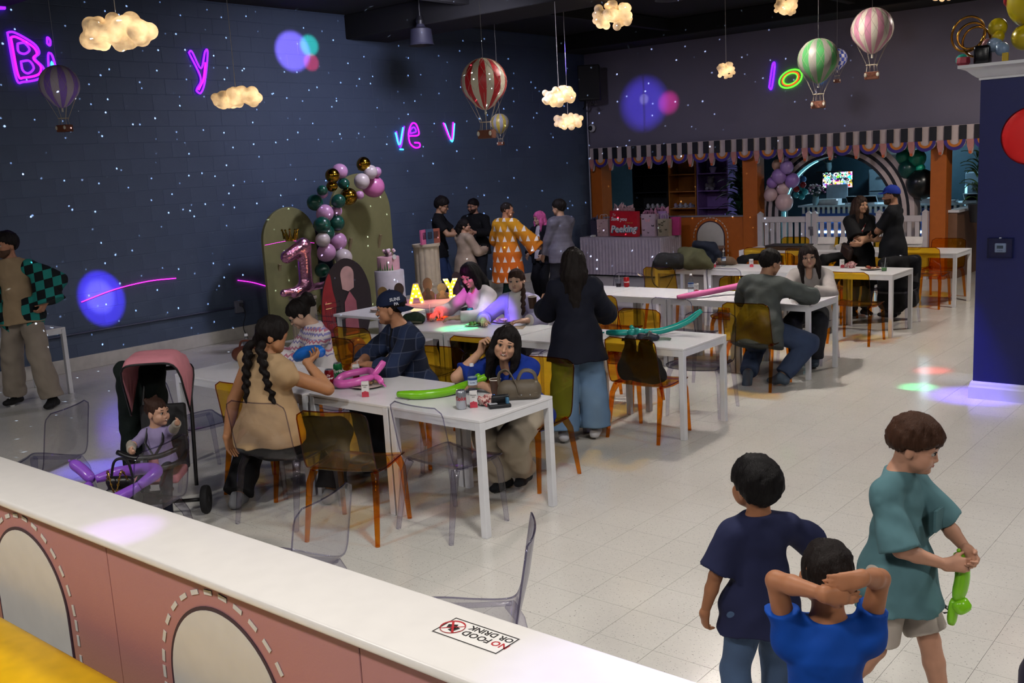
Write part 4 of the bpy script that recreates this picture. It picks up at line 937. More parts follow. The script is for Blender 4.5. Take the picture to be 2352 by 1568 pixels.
projected('magenta laser letter e on the left wall', [(NM, [(11.84, 2.78), (12.06, 2.80), (12.02, 2.96), (11.92, 2.98), (11.83, 2.84), (11.84, 2.67), (11.95, 2.59), (12.06, 2.60), (12.06, 2.66), (11.95, 2.67)], False), (NP, [(11.87, 2.82), (12.0, 2.85), (11.96, 2.92), (11.88, 2.88)], True)])
projected('cyan and pink laser letter v right of the letter e', [(NC, [(12.70, 2.98), (12.86, 2.67), (12.95, 2.98)], False), (NM, [(12.67, 2.99), (12.84, 2.70), (12.92, 3.0)], False)])
projected('violet laser outline letter l on the back wall', [(NV, [(-8.02, 3.32), (-7.97, 3.31), (-7.91, 3.68), (-7.95, 3.70)], True)], 'B', .018)
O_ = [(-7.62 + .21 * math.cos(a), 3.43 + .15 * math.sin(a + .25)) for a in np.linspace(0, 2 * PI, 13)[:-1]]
projected('green and red laser letter o on the back wall', [(NG, O_, True), (laser_mat('laser letter red', '#ff4a1c', 1.4), sc(O_, -7.62, 3.43, .72), True), (NG, sc(O_, -7.62, 3.43, .62), True)], 'B', .014)
projected('short magenta laser stroke at the top left corner', [(NP, [(5.42, 4.30), (5.52, 4.31)], False)], 'L', .03)
projected('blue laser letter behind the green balloon', [(NC, [(-7.18, 3.52), (-7.08, 3.32), (-6.98, 3.52)], False)], 'B', .014)
LZ = laser_mat('laser magenta', '#ff2ee0', 2.2)
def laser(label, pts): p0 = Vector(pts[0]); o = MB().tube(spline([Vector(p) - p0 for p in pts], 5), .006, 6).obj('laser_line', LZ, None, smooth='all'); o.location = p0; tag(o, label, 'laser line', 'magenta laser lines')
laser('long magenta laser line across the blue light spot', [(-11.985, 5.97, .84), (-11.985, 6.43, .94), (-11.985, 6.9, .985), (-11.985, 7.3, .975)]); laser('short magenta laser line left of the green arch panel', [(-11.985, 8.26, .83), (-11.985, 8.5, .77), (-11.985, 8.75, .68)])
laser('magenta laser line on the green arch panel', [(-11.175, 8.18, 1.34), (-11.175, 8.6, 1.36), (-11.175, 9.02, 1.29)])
# ---------------------------------------------------------------- unlit high bay fixtures in view
HB = M('grey lamp housing', '#2c2c3a', .5)
def highbay(x, y, z, label):
    t = thing('high_bay_lamp', label, 'lamp', (x, y, z)); MB().lathe([(.05, .30), (.07, .25), (.15, .22), (.17, .02), (.185, 0), (.18, .01), (.15, .05)], n=28).obj('shade', HB, t, smooth=35); MB().lathe([(.05, .25), (.06, .34), (.04, .40)], n=14).obj('driver', BK, t); MB().tube([(0, 0, .38), (0, 0, CEIL - z)], .012, 6).obj('rod', BK, t); MB().lathe([(.15, .045), (.15, .05)], n=24).obj('lens', M('frosted lens', '#77748a', .3), t)
highbay(-10.25, 10.5, 3.95, 'unlit high bay lamp under the ceiling above the red balloon'); highbay(-6.5, 11.0, 4.08, 'unlit high bay lamp at the top edge left of the laser letter o')
# ---------------------------------------------------------------- birthday corner
OLV = M('olive arch board', '#7c7a50', .6, var=.04)
def arch_board(label, yc, w, h, x, tilt=.0):
    t = thing('arch_backdrop', label, 'backdrop', (x, yc, 0)); MB().prism(arch_outline(w, h, 28), .05, (0, 0, 0), (0, 1, 0), (0, 0, 1)).obj('arch_board', OLV, t, bev=.006)
    for s in (-1, 1): MB().box((-.14, s * w * .25, .012), (.30, .05, .024)).box((-.12, s * w * .25, h * .3), (.03, .04, h * .6), rot=Matrix.Rotation(.35, 3, 'Y')).obj('stand', M('board stand', '#8a7a5a', .6), t)
    t.rotation_euler = (0, tilt, 0); return t
arch_board('smaller olive green arch board behind the number balloon', 8.61, .90, 1.82, -11.22); arch_board('larger olive green arch board behind the balloon garland', 10.06, 1.18, 2.22, -11.35)
GC = {'g': ('#a07a24', 'gold', 1), 'w': ('#c9bcbc', 'white', 0), 'P': ('#d678b0', 'hot pink', 0), 'p': ('#c994bd', 'pink', 0), 'G': ('#0f4a3c', 'dark green', 0)}
GAR = [(9.71, 2.35, 0.099, 'g', 'at the very top'), (9.59, 2.11, 0.111, 'w', 'large in the upper bend'), (9.95, 2.02, 0.157, 'P', 'largest at the right end'), (9.78, 2.23, 0.099, 'w', 'under the top gold one'), (9.93, 2.23, 0.069, 'p', 'small behind the hot pink one'), (9.33, 2.26, 0.109, 'p', 'left of the top gold one'), (9.05, 2.21, 0.101, 'g', 'at the upper left'), (9.13, 2.07, 0.078, 'g', 'small under the upper left gold one'), (9.35, 2.09, 0.079, 'G', 'small in the upper bend'), (8.85, 2.02, 0.071, 'G', 'small at the left edge'), (8.99, 1.98, 0.071, 'p', 'small at the left edge'), (9.37, 1.91, 0.122, 'g', 'largest, at the inner bend'), (9.54, 1.92, 0.061, 'p', 'tiny beside the largest gold one'), (8.85, 1.86, 0.112, 'G', 'left of the mid pair'), (9.14, 1.86, 0.096, 'G', 'right of the mid pair'), (8.93, 1.71, 0.119, 'p', 'in front at mid height'), (9.20, 1.72, 0.079, 'p', 'small pointing right at mid height'), (8.80, 1.56, 0.113, 'G', 'left of the lower pair'), (9.16, 1.56, 0.115, 'G', 'right of the lower pair'), (8.95, 1.44, 0.114, 'G', 'in front below the lower pair'), (8.79, 1.36, 0.101, 'w', 'half hidden at the left'), (9.19, 1.30, 0.128, 'p', 'large at the lower right'), (8.88, 1.18, 0.126, 'p', 'large at the lower left'), (9.16, 1.08, 0.122, 'w', 'above the standing cut out'), (8.87, 0.93, 0.102, 'G', 'low at the left'), (8.86, 0.72, 0.10, 'G', 'lowest at the left'), (8.80, 0.40, 0.090, 'g', 'near the floor')]
for i, (y, z, r, c, w) in enumerate(GAR):
    col, nm, me = GC[c]; balloon((-10.78 + .09 * math.sin(i * 2.3), y, z), r, col, '%s garland balloon %s' % (nm, w), 'balloons of the garland', (-.6, random.uniform(-.6, .6), random.uniform(-.8, .2)), me)
balloon((-9.35, 8.07, .118), .11, '#c98abd', 'loose pink balloon lying on the floor', None, (0, .3, -.2)); balloon((-9.9, 7.55, .10), .095, '#a07a24', 'loose gold balloon on the floor behind the sweater woman', None, (0, 1, 0), 1)
STONE = M('cream fluted column', '#b3a68f', .65, bump=.1, bs=90)
def fluted(label, x, y, r, h, ring=True):
    t = thing('fluted_pedestal', label, 'pedestal', (x, y, 0)); n = 96; b = MB(); vs = []; zs = [.06, h * .48, h * .48, h * .52, h * .52, h - .04]
    rr = [1, 1, 1.05, 1.05, 1, 1]
    for z, k in zip(zs, rr): vs += [((r * k - (.012 * (1 - abs(math.sin(12 * 2 * PI * i / n * .5))))) * math.cos(2 * PI * i / n), (r * k - .012 * (1 - abs(math.sin(6 * 2 * PI * i / n)))) * math.sin(2 * PI * i / n), z) for i in range(n)]
    fs = [(j * n + i, j * n + (i + 1) % n, (j + 1) * n + (i + 1) % n, (j + 1) * n + i) for j in range(5) for i in range(n)]
    b.add(vs, fs).obj('shaft', STONE, t, smooth=35, recalc=False); MB().lathe([(r * 1.12, 0), (r * 1.12, .04), (r * 1.02, .07)], n=32).obj('base', STONE, t, smooth=30); MB().lathe([(r * 1.0, h - .05), (r * 1.1, h - .03), (r * 1.1, h)], n=32).obj('capital', STONE, t, smooth=30)
fluted('short fluted cream pedestal under the number balloon', -10.62, 8.30, .17, .65); fluted('tall fluted cream pedestal carrying the books', -10.3, 10.36, .185, 1.16)
t = thing('cake_pedestal', 'white round pedestal under the birthday cake', 'pedestal', (-10.2, 9.5, 0)); MB().lathe([(.205, 0), (.205, .865), (.20, .875)], n=40).obj('drum', M('white drum', '#c2bcc4', .5), t, smooth=30); MB().lathe([(.21, 0), (.21, .04)], n=40).obj('foot_ring', M('white drum', '#c2bcc4', .5), t)
ck = thing('birthday_cake', 'pink tiered birthday cake with flower topping and green drip', 'cake', (-10.2, 9.5, .8755)); MB().lathe([(.155, 0), (.155, .18), (.15, .19)], n=36).obj('tier', M('pink icing', '#d6a3ae', .55), ck, smooth=30); MB().lathe([(.17, 0), (.17, .008)], n=32).obj('cake_board', WHITEP, ck)
for i in range(14): a = PI * .95 + i * .22; MB().add([(.157 * math.cos(a - .08), .157 * math.sin(a - .08), 0.008), (.157 * math.cos(a + .08), .157 * math.sin(a + .08), .008), (.160 * math.cos(a), .160 * math.sin(a), .05 + .06 * (i % 3))], [(0, 1, 2)]).obj('icing_grass', M('green icing', '#3f7a3a', .6), ck)
for i in range(16): a, e = random.uniform(0, 6.28), random.uniform(0, .1); MB().ball((e * math.cos(a), e * math.sin(a), .205 + random.uniform(0, .07)), .022, 8, 6).obj('sugar_flower', M('sugar ' + ['a', 'b', 'c'][i % 3], ['#d8b3c0', '#4a3a44', '#e6dadf'][i % 3], .6), ck, smooth='all')
MB().lathe([(.035, 0), (.035, .006)], (.155, -.03, .19), 18, Matrix.Rotation(PI / 2, 3, 'Y')).obj('name_disc', WHITEP, ck)
bk = [('#c2608a', 'pink'), ('#35506a', 'slate blue'), ('#8a4a3a', 'rust')]
for i, (c, n) in enumerate(bk):
    t = thing('picture_book', '%s picture book standing on the tall pedestal' % n, 'book', (-10.22, 10.24 + i * .12, 1.161), .25 * (1 - i), 'books on the tall pedestal'); MB().box((0, 0, .105), (.03, .15, .21)).obj('cover', M('book ' + c, c, .5), t); MB().box((-.002, .004, .105), (.024, .148, .20)).obj('pages', WHITEP, t); MB().box((.0155, 0, .12), (.002, .09, .1)).obj('cover_picture', M('book art ' + c, ['#5a2a44', '#1c2a3c', '#4a221c'][i], .5), t)
# foil number one with crown
FOIL = M('rose foil', '#c989a8', .22, .9, var=.05, bump=.6, bs=22)
t = thing('number_balloon', 'rose foil number one balloon with a base bar', 'balloon', (-10.5, 8.24, .70))
seg = [((0, .04, .12), (0, .05, .62), .098, .100, (0, 1, 0), .8), ((0, .05, .62), (0, -.23, .51), .100, .085, (0, 1, 0), .8), ((0, -.33, .05), (0, .40, .08), .050, .045, (0, 1, 0), .9), ((0, -.16, .02), (0, .04, .12), .055, .08)]
solid('foil_body', lambda P: chainfn(seg, .05)(P) - .0025 * np.sin(P[:, 2] * 170) * np.sin(P[:, 1] * 60), (-.16, -.46, -.1), (.16, .50, .82), .011, FOIL, t, 1)
t = thing('crown_balloon', 'small gold foil crown on the number balloon', 'balloon', (-10.5, 8.10, 1.41)); GF = M('gold foil', '#b08d2e', .2, 1, bump=.5, bs=30); cr = [(.07, 0), (.075, .05)]
MB().lathe(cr, n=20).obj('band', GF, t, smooth=30)
for i in range(5): a = 2 * PI * i / 5; MB().tube([(.07 * math.cos(a), .07 * math.sin(a), .03), (.10 * math.cos(a), .10 * math.sin(a), .13)], [.03, .008], 8).ball((.105 * math.cos(a), .105 * math.sin(a), .14), .016, 8, 6).obj('crown_point', GF, t, smooth=30)
# flat cardboard cut-outs (plain shapes)
def cutout(name, label, x, y, z, layers, rz=0, foot=True, w=.4):
    t = thing(name, label, 'cut-out', (x, y, z), rz)
    for k, (nm, c, pts) in enumerate(layers): MB().prism(pts, .008 if k == 0 else .003, (.004 if k == 0 else .010 + .002 * k, 0, 0), (0, 1, 0), (0, 0, 1)).obj(nm, M('card ' + c, c, .55, var=.2, vs=6), t)
    if foot: MB().box((-.05, 0, .012), (.3, .05, .024)).box((-.05, -w * .3, .012), (.3, .05, .024)).tube([(-.05, -w * .8, .02), (-.05, w * .8, .02)], .014, 8).obj('foot', M('white pipe', '#b9b6bc', .4), t)
    return t
big = [(-.42, .08)] + spline([(-.46, .35, 0), (-.42, .70, 0), (-.25, .98, 0), (0, 1.10, 0), (.26, .98, 0), (.40, .70, 0), (.42, .35, 0)], 5); big = [(p[0], p[1]) for p in big] + [(.30, .06)]
redp = [(p[0], p[1]) for p in spline([(-.41, .10, 0), (-.45, .35, 0), (-.41, .69, 0), (-.28, .93, 0), (-.24, .7, 0), (-.20, .5, 0), (-.24, .3, 0), (-.15, .10, 0)], 4)]
cutout('cardboard_standee', 'large dark rounded cardboard standee with a red patterned side', -10.15, 8.66, .03, [('card_panel', '#1d1218', big), ('red_panel', '#8a1420', redp), ('pale_panel', '#b58f8c', [(p[0] + .02, p[1]) for p in arc(0, .88, .115, 0, 180, 12)] + [(-.08, .70), (.02, .66), (.12, .70)]), ('rose_panel', '#9a5460', [(-.08, .08), (.16, .08), (.14, .52), (.04, .66), (-.06, .52)])])
# party table with marquee letters
pt = thing('party_table', 'low white party table with a pink runner in the birthday corner', 'table', (-8.72, 8.55, 0)); MB().box((0, 0, .585), (.86, 1.95, .03), bev=.004).obj('table_top', TWT, pt); MB().box((0, .35, .603), (.86, 1.2, .006)).obj('runner', M('pink runner', '#b9788a', .7), pt)
for sx in (-1, 1):
    for sy in (-1, 1): MB().box((sx * .39, sy * .92, .285), (.04, .04, .57)).obj('leg', TW, pt)
    MB().box((sx * .40, 0, .55), (.02, 1.8, .05)).obj('apron', TW, pt)
BULB = M('warm bulb', '#ffe9a0', .4, emit=14, ec='#ffd86a'); MQ = M('marquee face', '#ffcf3a', .5, emit=.9, ec='#ffb81a'); MQS = M('marquee rim', '#d8c9b0', .5)
def marquee(ch, label, x, y, rz, size=.24):
    t = thing('marquee_letter', label, 'light letter', (x, y, .608), rz, 'lit marquee letters on the party table'); h = size; w = size * .8
    if ch == 'A': o = [(-w / 2, 0), (-w * .26, 0), (-w * .18, h * .25), (w * .18, h * .25), (w * .26, 0), (w / 2, 0), (w * .16, h), (-w * .16, h)]; bl = [(-w * .36, .05 * h), (-w * .28, .27 * h), (-w * .2, .5 * h), (-w * .1, .74 * h), (0, .9 * h), (w * .1, .74 * h), (w * .2, .5 * h), (w * .28, .27 * h), (w * .36, .05 * h), (0, .36 * h)]
    else: o = [(-w * .3, 0), (w * .3, 0), (w * .3, h * .1), (w * .13, h * .1), (w * .13, h * .42), (w * .5, h), (w * .16, h), (0, h * .72), (-w * .16, h), (-w * .5, h), (-w * .13, h * .42), (-w * .13, h * .1), (-w * .3, h * .1)]; bl = [(-w * .2, .05 * h), (0, .05 * h), (w * .2, .05 * h), (0, .22 * h), (0, .40 * h), (-w * .14, .58 * h), (w * .14, .58 * h), (-w * .25, .78 * h), (w * .25, .78 * h), (-w * .38, .95 * h), (w * .38, .95 * h), (-w * .2, .95 * h), (w * .22, .95 * h)]
    MB().prism(o, .045, (0, .02, 0)).obj('case', MQS, t); MB().prism([(u * .93, .012 + z * .92) for u, z in o], .004, (0, -.022, 0)).obj('face', MQ, t)
    for u, z in bl: MB().ball((u, -.03, z), .011, 8, 6).obj('bulb', BULB, t, smooth='all')
marquee('A', 'lit marquee letter A on the party table', -8.78, 8.60, .75); marquee('Y', 'lit marquee letter Y on the party table', -8.70, 9.14, .75)
lampo = lamp('POINT', 'marquee_letter_glow', (-8.6, 8.85, .78), (0, 0, 0), 3, (1, .75, .3), .1)
oval = lambda w, h, n=16: [(-w * .5, 0), (w * .5, 0), (w * .46, h * .28), (w * .25, h * .42)] + [(w * .36 * math.cos(a), h * .70 + h * .30 * math.sin(a)) for a in np.linspace(-.7, PI + .7, 14)] + [(-w * .25, h * .42), (-w * .46, h * .28)]
for i, (x, y, c, c2, h, l) in enumerate([(-9.0, 8.25, '#7a6030', '#4a6a5a', .24, 'small tan'), (-8.95, 8.48, '#3a2a22', '#2a6a80', .26, 'small brown and teal'), (-8.85, 8.88, '#4a302c', '#2a1c1c', .28, 'brown domed'), (-8.80, 9.36, '#2a1c2e', '#4a3052', .30, 'dark purple'), (-8.72, 9.0, '#4a3a30', '#6a5040', .20, 'tan pointed')]):
    cutout('table_cutout', l + ' cardboard cut-out among the marquee letters', x, y, .607, [('card_panel', c, oval(.17, h)), ('card_patch', c2, [(u * .5, z * .5 + .01) for u, z in oval(.17, h)])], -.75, False)
CHI = acrylic('clear resin', '#eeeef4', '#9a96aa')
def chiavari(x, y, rz, label):
    t = thing('child_spindle_chair', label, 'chair', (x, y, 0), rz, 'clear child spindle chairs')
    MB().box((0, 0, .33), (.29, .28, .03), bev=.008).obj('seat', CHI, t)
    for sx in (-1, 1):
        MB().tube([(sx * .13, .125, 0), (sx * .13, .12, .33)], .012, 6).obj('leg', CHI, t); MB().tube([(sx * .135, -.14, 0), (sx * .13, -.125, .34), (sx * .125, -.175, .68)], .012, 6).obj('back_post', CHI, t)
        MB().tube([(sx * .13, -.13, .15), (sx * .13, .12, .15)], .008, 5).obj('stretcher', CHI, t)
    for z, yy in ((.66, -.172), (.60, -.165), (.42, -.138)): MB().tube([(-.127, yy, z), (.127, yy, z)], .009, 5).obj('back_rail', CHI, t)
    for i in range(6): u = -.09 + i * .036; MB().tube([(u, -.138, .42), (u, -.165, .60)], .007, 5).obj('spindle', CHI, t)
for x, y, rz, l in [(-8.82, 7.33, .1, 'clear child spindle chair at the near end of the party table'), (-9.42, 7.95, -1.5, 'clear child spindle chair at the left of the party table'), (-8.02, 8.15, 1.6, 'clear child spindle chair at the right of the party table, nearer one'), (-8.02, 8.75, 1.55, 'clear child spindle chair at the right of the party table, farther one')]: chiavari(x, y, rz, l)
# ---------------------------------------------------------------- blue partition fittings and balloon figure on top
t = thing('thermostat_guard', 'white thermostat in a clear guard box on the blue wall', 'thermostat', (-2.225, 9.046, 1.315)); CLB = acrylic('clear guard', '#dfe6f2', '#a9b6d2', 1)
for c, d in (((0, -.05, 0), (.19, .004, .16)), ((-.095, -.025, 0), (.005, .05, .165)), ((.095, -.025, 0), (.005, .05, .165)), ((0, -.025, .08), (.19, .05, .005)), ((0, -.025, -.08), (.19, .05, .005))): MB().box(c, d).obj('guard_panel', CLB, t)
MB().box((0, -.003, 0), (.205, .006, .175), bev=.002).obj('back_plate', acrylic('clear plate', '#e9eefa', '#b8c4e0'), t); MB().box((0, -.015, 0), (.085, .03, .075), bev=.006).obj('thermostat', M('thermostat white', '#d8d8d8', .5), t, smooth=30); MB().box((0, -.031, .008), (.05, .002, .026)).obj('display', M('lcd grey', '#5f6a66', .3), t)
for i in range(3): MB().box((-.015 + i * .015, -.031, -.022), (.009, .002, .005)).obj('button', M('outlet grey', '#6d6f7d', .5), t)
MB().box((0, -.03, .084), (.012, .03, .008)).obj('lock', WHT, t)
tag(MB().lathe([(.001, .05), (.08, .047), (.16, .036), (.215, .018), (.235, 0)], (0, 0, 0), 48, Matrix.Rotation(PI / 2, 3, 'X')).obj('red_wall_dome', M('red gloss', '#e81a1c', .5, var=.02), None, smooth='all', loc=(-2.02, 9.05, 2.225)), 'big red domed disc on the blue wall at the right edge', 'wall decoration')
fg = 'balloons of the figure on the blue wall'; zt = 2.826
for x, y, z, r, c, l in [(-2.10, 9.30, 3.30, .20, '#c9b51a', 'huge yellow balloon body at the top right'), (-2.14, 9.22, 3.02, .10, '#c2ad14', 'yellow balloon under the big yellow body'), (-2.36, 9.28, 3.13, .075, '#c9b41a', 'yellow balloon left of the big yellow body'), (-2.34, 9.22, 3.05, .05, '#c4ac12', 'small yellow balloon above the pale blue ones'), (-2.36, 9.2, 2.985, .06, '#8fa6c2', 'upper pale blue balloon'), (-2.29, 9.15, 2.94, .055, '#7f98b8', 'lower pale blue balloon'), (-2.28, 9.35, 3.34, .06, '#a8161c', 'red balloon at the top edge'), (-2.60, 9.15, 2.885, .05, '#2fa893', 'turquoise balloon at the left of the figure'), (-2.43, 9.25, 3.0, .045, '#b07a80', 'dusty pink balloon behind the gold hoops')]: balloon((x, y, z), r, c, l, fg, (0, .6, -.4))
HG = M('gold hoop chrome', '#a8742a', .22, .9)
for i, (rx, c, a, b, l) in enumerate([(.125, (-2.585, 9.25, 3.10), .3, .4, 'largest gold hoop balloon'), (.10, (-2.55, 9.22, 3.08), .9, -.3, 'inner gold hoop balloon'), (.11, (-2.52, 9.27, 3.03), -.3, .8, 'lower gold hoop balloon')]):
    t = thing('hoop_balloon', l + ' on the blue wall figure', 'balloon', c); t.rotation_euler = (PI / 2 + b * .4, a, .4); MB().tube([(rx * math.cos(q), rx * 1.15 * math.sin(q), 0) for q in np.linspace(0, 2 * PI, 33)[:-1]], .010, 8, closed=True).obj('ring', HG, t, smooth='all'); MB().ball((rx, 0, 0), .013, 8, 6).obj('knot', HG, t)
tag(MB().box((0, 0, .08), (.13, .10, .16), bev=.025).obj('black_balloon_block', M('black gloss', '#0b0c10', .25), None, smooth=30, loc=(-2.44, 9.16, zt)), 'glossy black block shaped balloon of the figure', 'balloon')
tag(MB().lathe([(.03, 0), (.055, .03), (.05, .075), (.035, .08)], n=7).obj('crimson_foil_base', M('crimson foil', '#8a2a3a', .4, .3), None, loc=(-2.58, 9.12, zt)), 'crimson foil weight under the turquoise balloon', 'balloon weight')
tag(MB().box((0, 0, .035), (.045, .03, .07), bev=.004).obj('yellow_block', M('yellow block', '#c9a814', .4), None, loc=(-2.225, 9.0, zt)), 'small yellow block on the white cornice', 'block')
# ---------------------------------------------------------------- people
def rotv(v, ax, an):
    ax = unit(ax); v = np.asarray(v, float); return v * math.cos(an) + np.cross(ax, v) * math.sin(an) + ax * (ax @ v) * (1 - math.cos(an))
def ik(a, c, l1, l2, hint):
    a = np.array(a, float); c = np.array(c, float); v = c - a; L = np.linalg.norm(v); mx = (l1 + l2) * .998
    if L > mx: c = a + v / L * mx; v = c - a; L = mx
    L = max(L, abs(l1 - l2) + .02); d = unit(v); x = (l1 * l1 - l2 * l2 + L * L) / (2 * L); hgt = math.sqrt(max(0, l1 * l1 - x * x))
    p = np.asarray(hint, float); p = unit(p - d * (p @ d)); return a + d * x + p * hgt, c
SKINS = {}
def skin(c):
    if c not in SKINS: SKINS[c] = M('skin ' + c, c, .5, var=.05, vs=30, spec=.35)
    return SKINS[c]
def hair_mat(c):
    n = 'hair ' + c
    if n in _MC: return _MC[n]
    m = bpy.data.materials.new(n); m.use_nodes = True; t = NT(m); v = t.coord('Object', (1, 1, .10)); b = lin(c)[:3]
    s = t.noise(v, 130, 2, .7); big = t.noise(t.coord('Object', (1, 1, .25)), 18, 2)
    t.col(t.mix(t.math('MULTIPLY', t.math('ADD', s, big), .5), tuple(x * .35 for x in b) + (1,), tuple(min(1, x * 1.8 + .004) for x in b) + (1,)))
    t.p.inputs['Roughness'].default_value = .55; t.p.inputs['Specular IOR Level'].default_value = .14; t.bump(s, .8, .006); _MC[n] = m; return m
def folds(t, amt=.42):
    v = t.coord('Object', (1, 1, .8)); n = t.n('TexNoise'); n.inputs['Scale'].default_value = 7; n.inputs['Detail'].default_value = 2; n.inputs['Roughness'].default_value = .5; n.inputs['Distortion'].default_value = .5; t.L.new(v, n.inputs['Vector'])
    t.bump(n.outputs[0], amt, .035)
def cloth(c, rough=.85, bump=.35, var=.10, name=None):
    n = name or 'cloth ' + c
    if n in _MC: return _MC[n]
    m = M(n, c, rough, var=var, vs=9, spec=.25); folds(NT(m)); return m
def wrinkle(P, amp, s=1.0):
    x, y, z = P[:, 0], P[:, 1], P[:, 2]
    w = np.sin(s * (23 * z + 15 * x + 2.2 * np.sin(11 * y + 6 * z))) + .7 * np.sin(s * (37 * x - 19 * z + 2 * np.sin(17 * z + 3 * y))) + .6 * np.sin(s * (31 * y + 26 * z + 1.7 * np.sin(13 * x)))
    return amp * w * .45
PEOPLE = []
EYEW = M('eye white', '#b0a69e', .25, var=0); IRIS = M('dark iris', '#1a1210', .15, var=0); LIP = M('lip', '#a85a58', .45); BROWM = {}
def person(label, loc, rz, h=1.68, pel=None, neck=None, up=None, shr=0, shroll=0, head=(0, 0, 0), headoff=(0, 0, 0), hR=None, hL=None, eR=(.6, -.4, -1), eL=(-.6, -.4, -1), dR=None, dL=None, nR=None, nL=None, curl=(.5, .5), fR=None, fL=None, kR=(.15, 1, .1), kL=(-.15, 1, .1), tR=(.12, 1, 0), tL=(-.12, 1, 0), sk='#b98466', fat=1.0, sh=1.0, hs=1.0, top=None, bot=None, shoe='#2a2a2e', hair=None, face=True, res=.010, over=None, glasses=None, beard=None, hands=(1, 1), lipc=None, brow='#1c1412', smile=0, extra=None, name='person', blink=False):
    S = h / 1.70; T = thing(name, label, 'person', loc, math.radians(rz))
    pel = np.array(pel if pel is not None else (0, 0, .90 * S), float); neck = np.array(neck if neck is not None else pel + np.array((0, .0, .54 * S)), float)
    upv = unit(neck - pel); TL = np.linalg.norm(neck - pel)
    xl = np.array((math.cos(math.radians(shr)), math.sin(math.radians(shr)), 0.)); xl = unit(xl - upv * (xl @ upv)); xl = rotv(xl, np.cross(xl, upv), -math.radians(shroll)); fw = np.cross(upv, xl)
    px = unit(np.array((math.cos(math.radians(shr * .35)), math.sin(math.radians(shr * .35)), 0.)))
    hw, sw = .086 * S, .160 * S * sh; hipR, hipL = pel + px * hw, pel - px * hw
    sc_ = neck - upv * .075 * S; shR, shL = sc_ + xl * sw, sc_ - xl * sw
    lu, lf, lt, ls = .285 * S, .25 * S, .425 * S, .42 * S
    hR = np.array(hR if hR is not None else shR + np.array((.06, .04, -.53)) * S, float); hL = np.array(hL if hL is not None else shL + np.array((-.06, .04, -.53)) * S, float)
    fR = np.array(fR if fR is not None else (.10 * S, 0, .075 * S), float); fL = np.array(fL if fL is not None else (-.10 * S, 0, .075 * S), float)
    elR, hR = ik(shR, hR, lu, lf, eR); elL, hL = ik(shL, hL, lu, lf, eL); knR, fR = ik(hipR, fR, lt, ls, kR); knL, fL = ik(hipL, fL, lt, ls, kL)
    w1 = pel + upv * TL * .38; w2 = pel + upv * TL * .74; F = fat
    torso = [(hipR, hipL, .096 * S * F, .096 * S * F, (0, 0, 1), .92), (pel + upv * .02, w1, .120 * S * F, .112 * S * F, xl, .76), (w1, w2, .112 * S * F, .130 * S * (F * .6 + .4), xl, .74), (w2, w2 + upv * TL * .08, .128 * S * (F * .6 + .4), .10 * S, xl, .72)]
    shl = [(shR, shL, .046 * S, .046 * S), (neck + upv * .005, shR, .042 * S, .046 * S), (neck + upv * .005, shL, .042 * S, .046 * S)]
    aF = .75 + .25 * F
    def arm(s, e, w): return [(s, e, .050 * S * aF, .040 * S * aF), (e, e + (w - e) * .35, .041 * S * aF, .040 * S * aF), (e + (w - e) * .35, w, .040 * S * aF, .026 * S)]
    def leg(hp, k, f): return [(hp, k, .083 * S * F, .056 * S), (k, k + (f - k) * .3, .057 * S, .057 * S), (k + (f - k) * .3, f, .057 * S, .036 * S)]
    armR, armL, legR, legL = arm(shR, elR, hR), arm(shL, elL, hL), leg(hipR, knR, fR), leg(hipL, knL, fL)
    def foot(f, t): t = unit(t); b = f - np.array((0, 0, .035 * S)); return [(f, b - t * .045 * S, .036 * S, .034 * S), (b - t * .04 * S, b + t * .13 * S, .036 * S, .030 * S, np.cross(t, (0, 0, 1)), .75), (f, b + t * .07 * S, .036 * S, .036 * S)]
    ft = [foot(fR, tR), foot(fL, tL)]
    # head frame
    yaw, pit, rol = (math.radians(a) for a in head)
    Hm = np.array(Matrix.Rotation(yaw, 3, 'Z') @ Matrix.Rotation(-pit, 3, 'X') @ Matrix.Rotation(rol, 3, 'Y')); K = S * hs
    hb = neck + upv * .045 * S + np.array(headoff, float); hc = hb + Hm @ np.array((0, .025, .105)) * K
    HP = lambda p: hc + Hm @ (np.array(p, float) * K)
    neckp = [(neck - upv * .03 * S, HP((0, -.02, -.05)), .056 * S * (.85 + .15 * F), .052 * K)]
    def headf(P, k=.02):
        q = (P - A3(hc)) @ Hm.astype(f4) / f4(K)
        d = ellip(q, (0, -.012, .032), (.075, .096, .088)); d = smin(d, rcone(q, (0, .018, -.01), (0, .043, -.078), .066, .036), .03)
        d = smin(d, rcone(q, (-.036, .035, -.055), (.036, .035, -.055), .034, .034), .03)
        if face:
            for s in (-1, 1):
                d = smax(d, -ellip(q, (s * .032, .093, .004), (.0165, .011, .0075)), .010); d = smin(d, ellip(q, (s * .043, .058, -.028), (.022, .024, .02)), .02)
            kd = hs > 1.15; d = smin(d, rcone(q, (0, .083, .002), (0, .097 if kd else .101, -.03), .0065, .0095 if kd else .0115), .012); d = smin(d, rcone(q, (-.010, .090 if kd else .091, -.034), (.010, .090 if kd else .091, -.034), .0065, .0065), .008)
            d = smin(d, rcone(q, (-.017, .084, -.057), (.017, .084, -.057), .0075, .0075), .01); d = smin(d, ellip(q, (0, .075, -.088), (.018, .016, .016)), .015)
            d = smin(d, rcone(q, (-.045, .070 if kd else .072, .024), (.045, .070 if kd else .072, .024), .010, .010), .02)
            if kd: d = smin(d, rcone(q, (-.034, .058, -.045), (.034, .058, -.045), .026, .026), .02)
        for s in (-1, 1): d = smin(d, ellip(q, (s * .078, -.008, -.012), (.009, .019, .031)), .008)
        return d * f4(K)
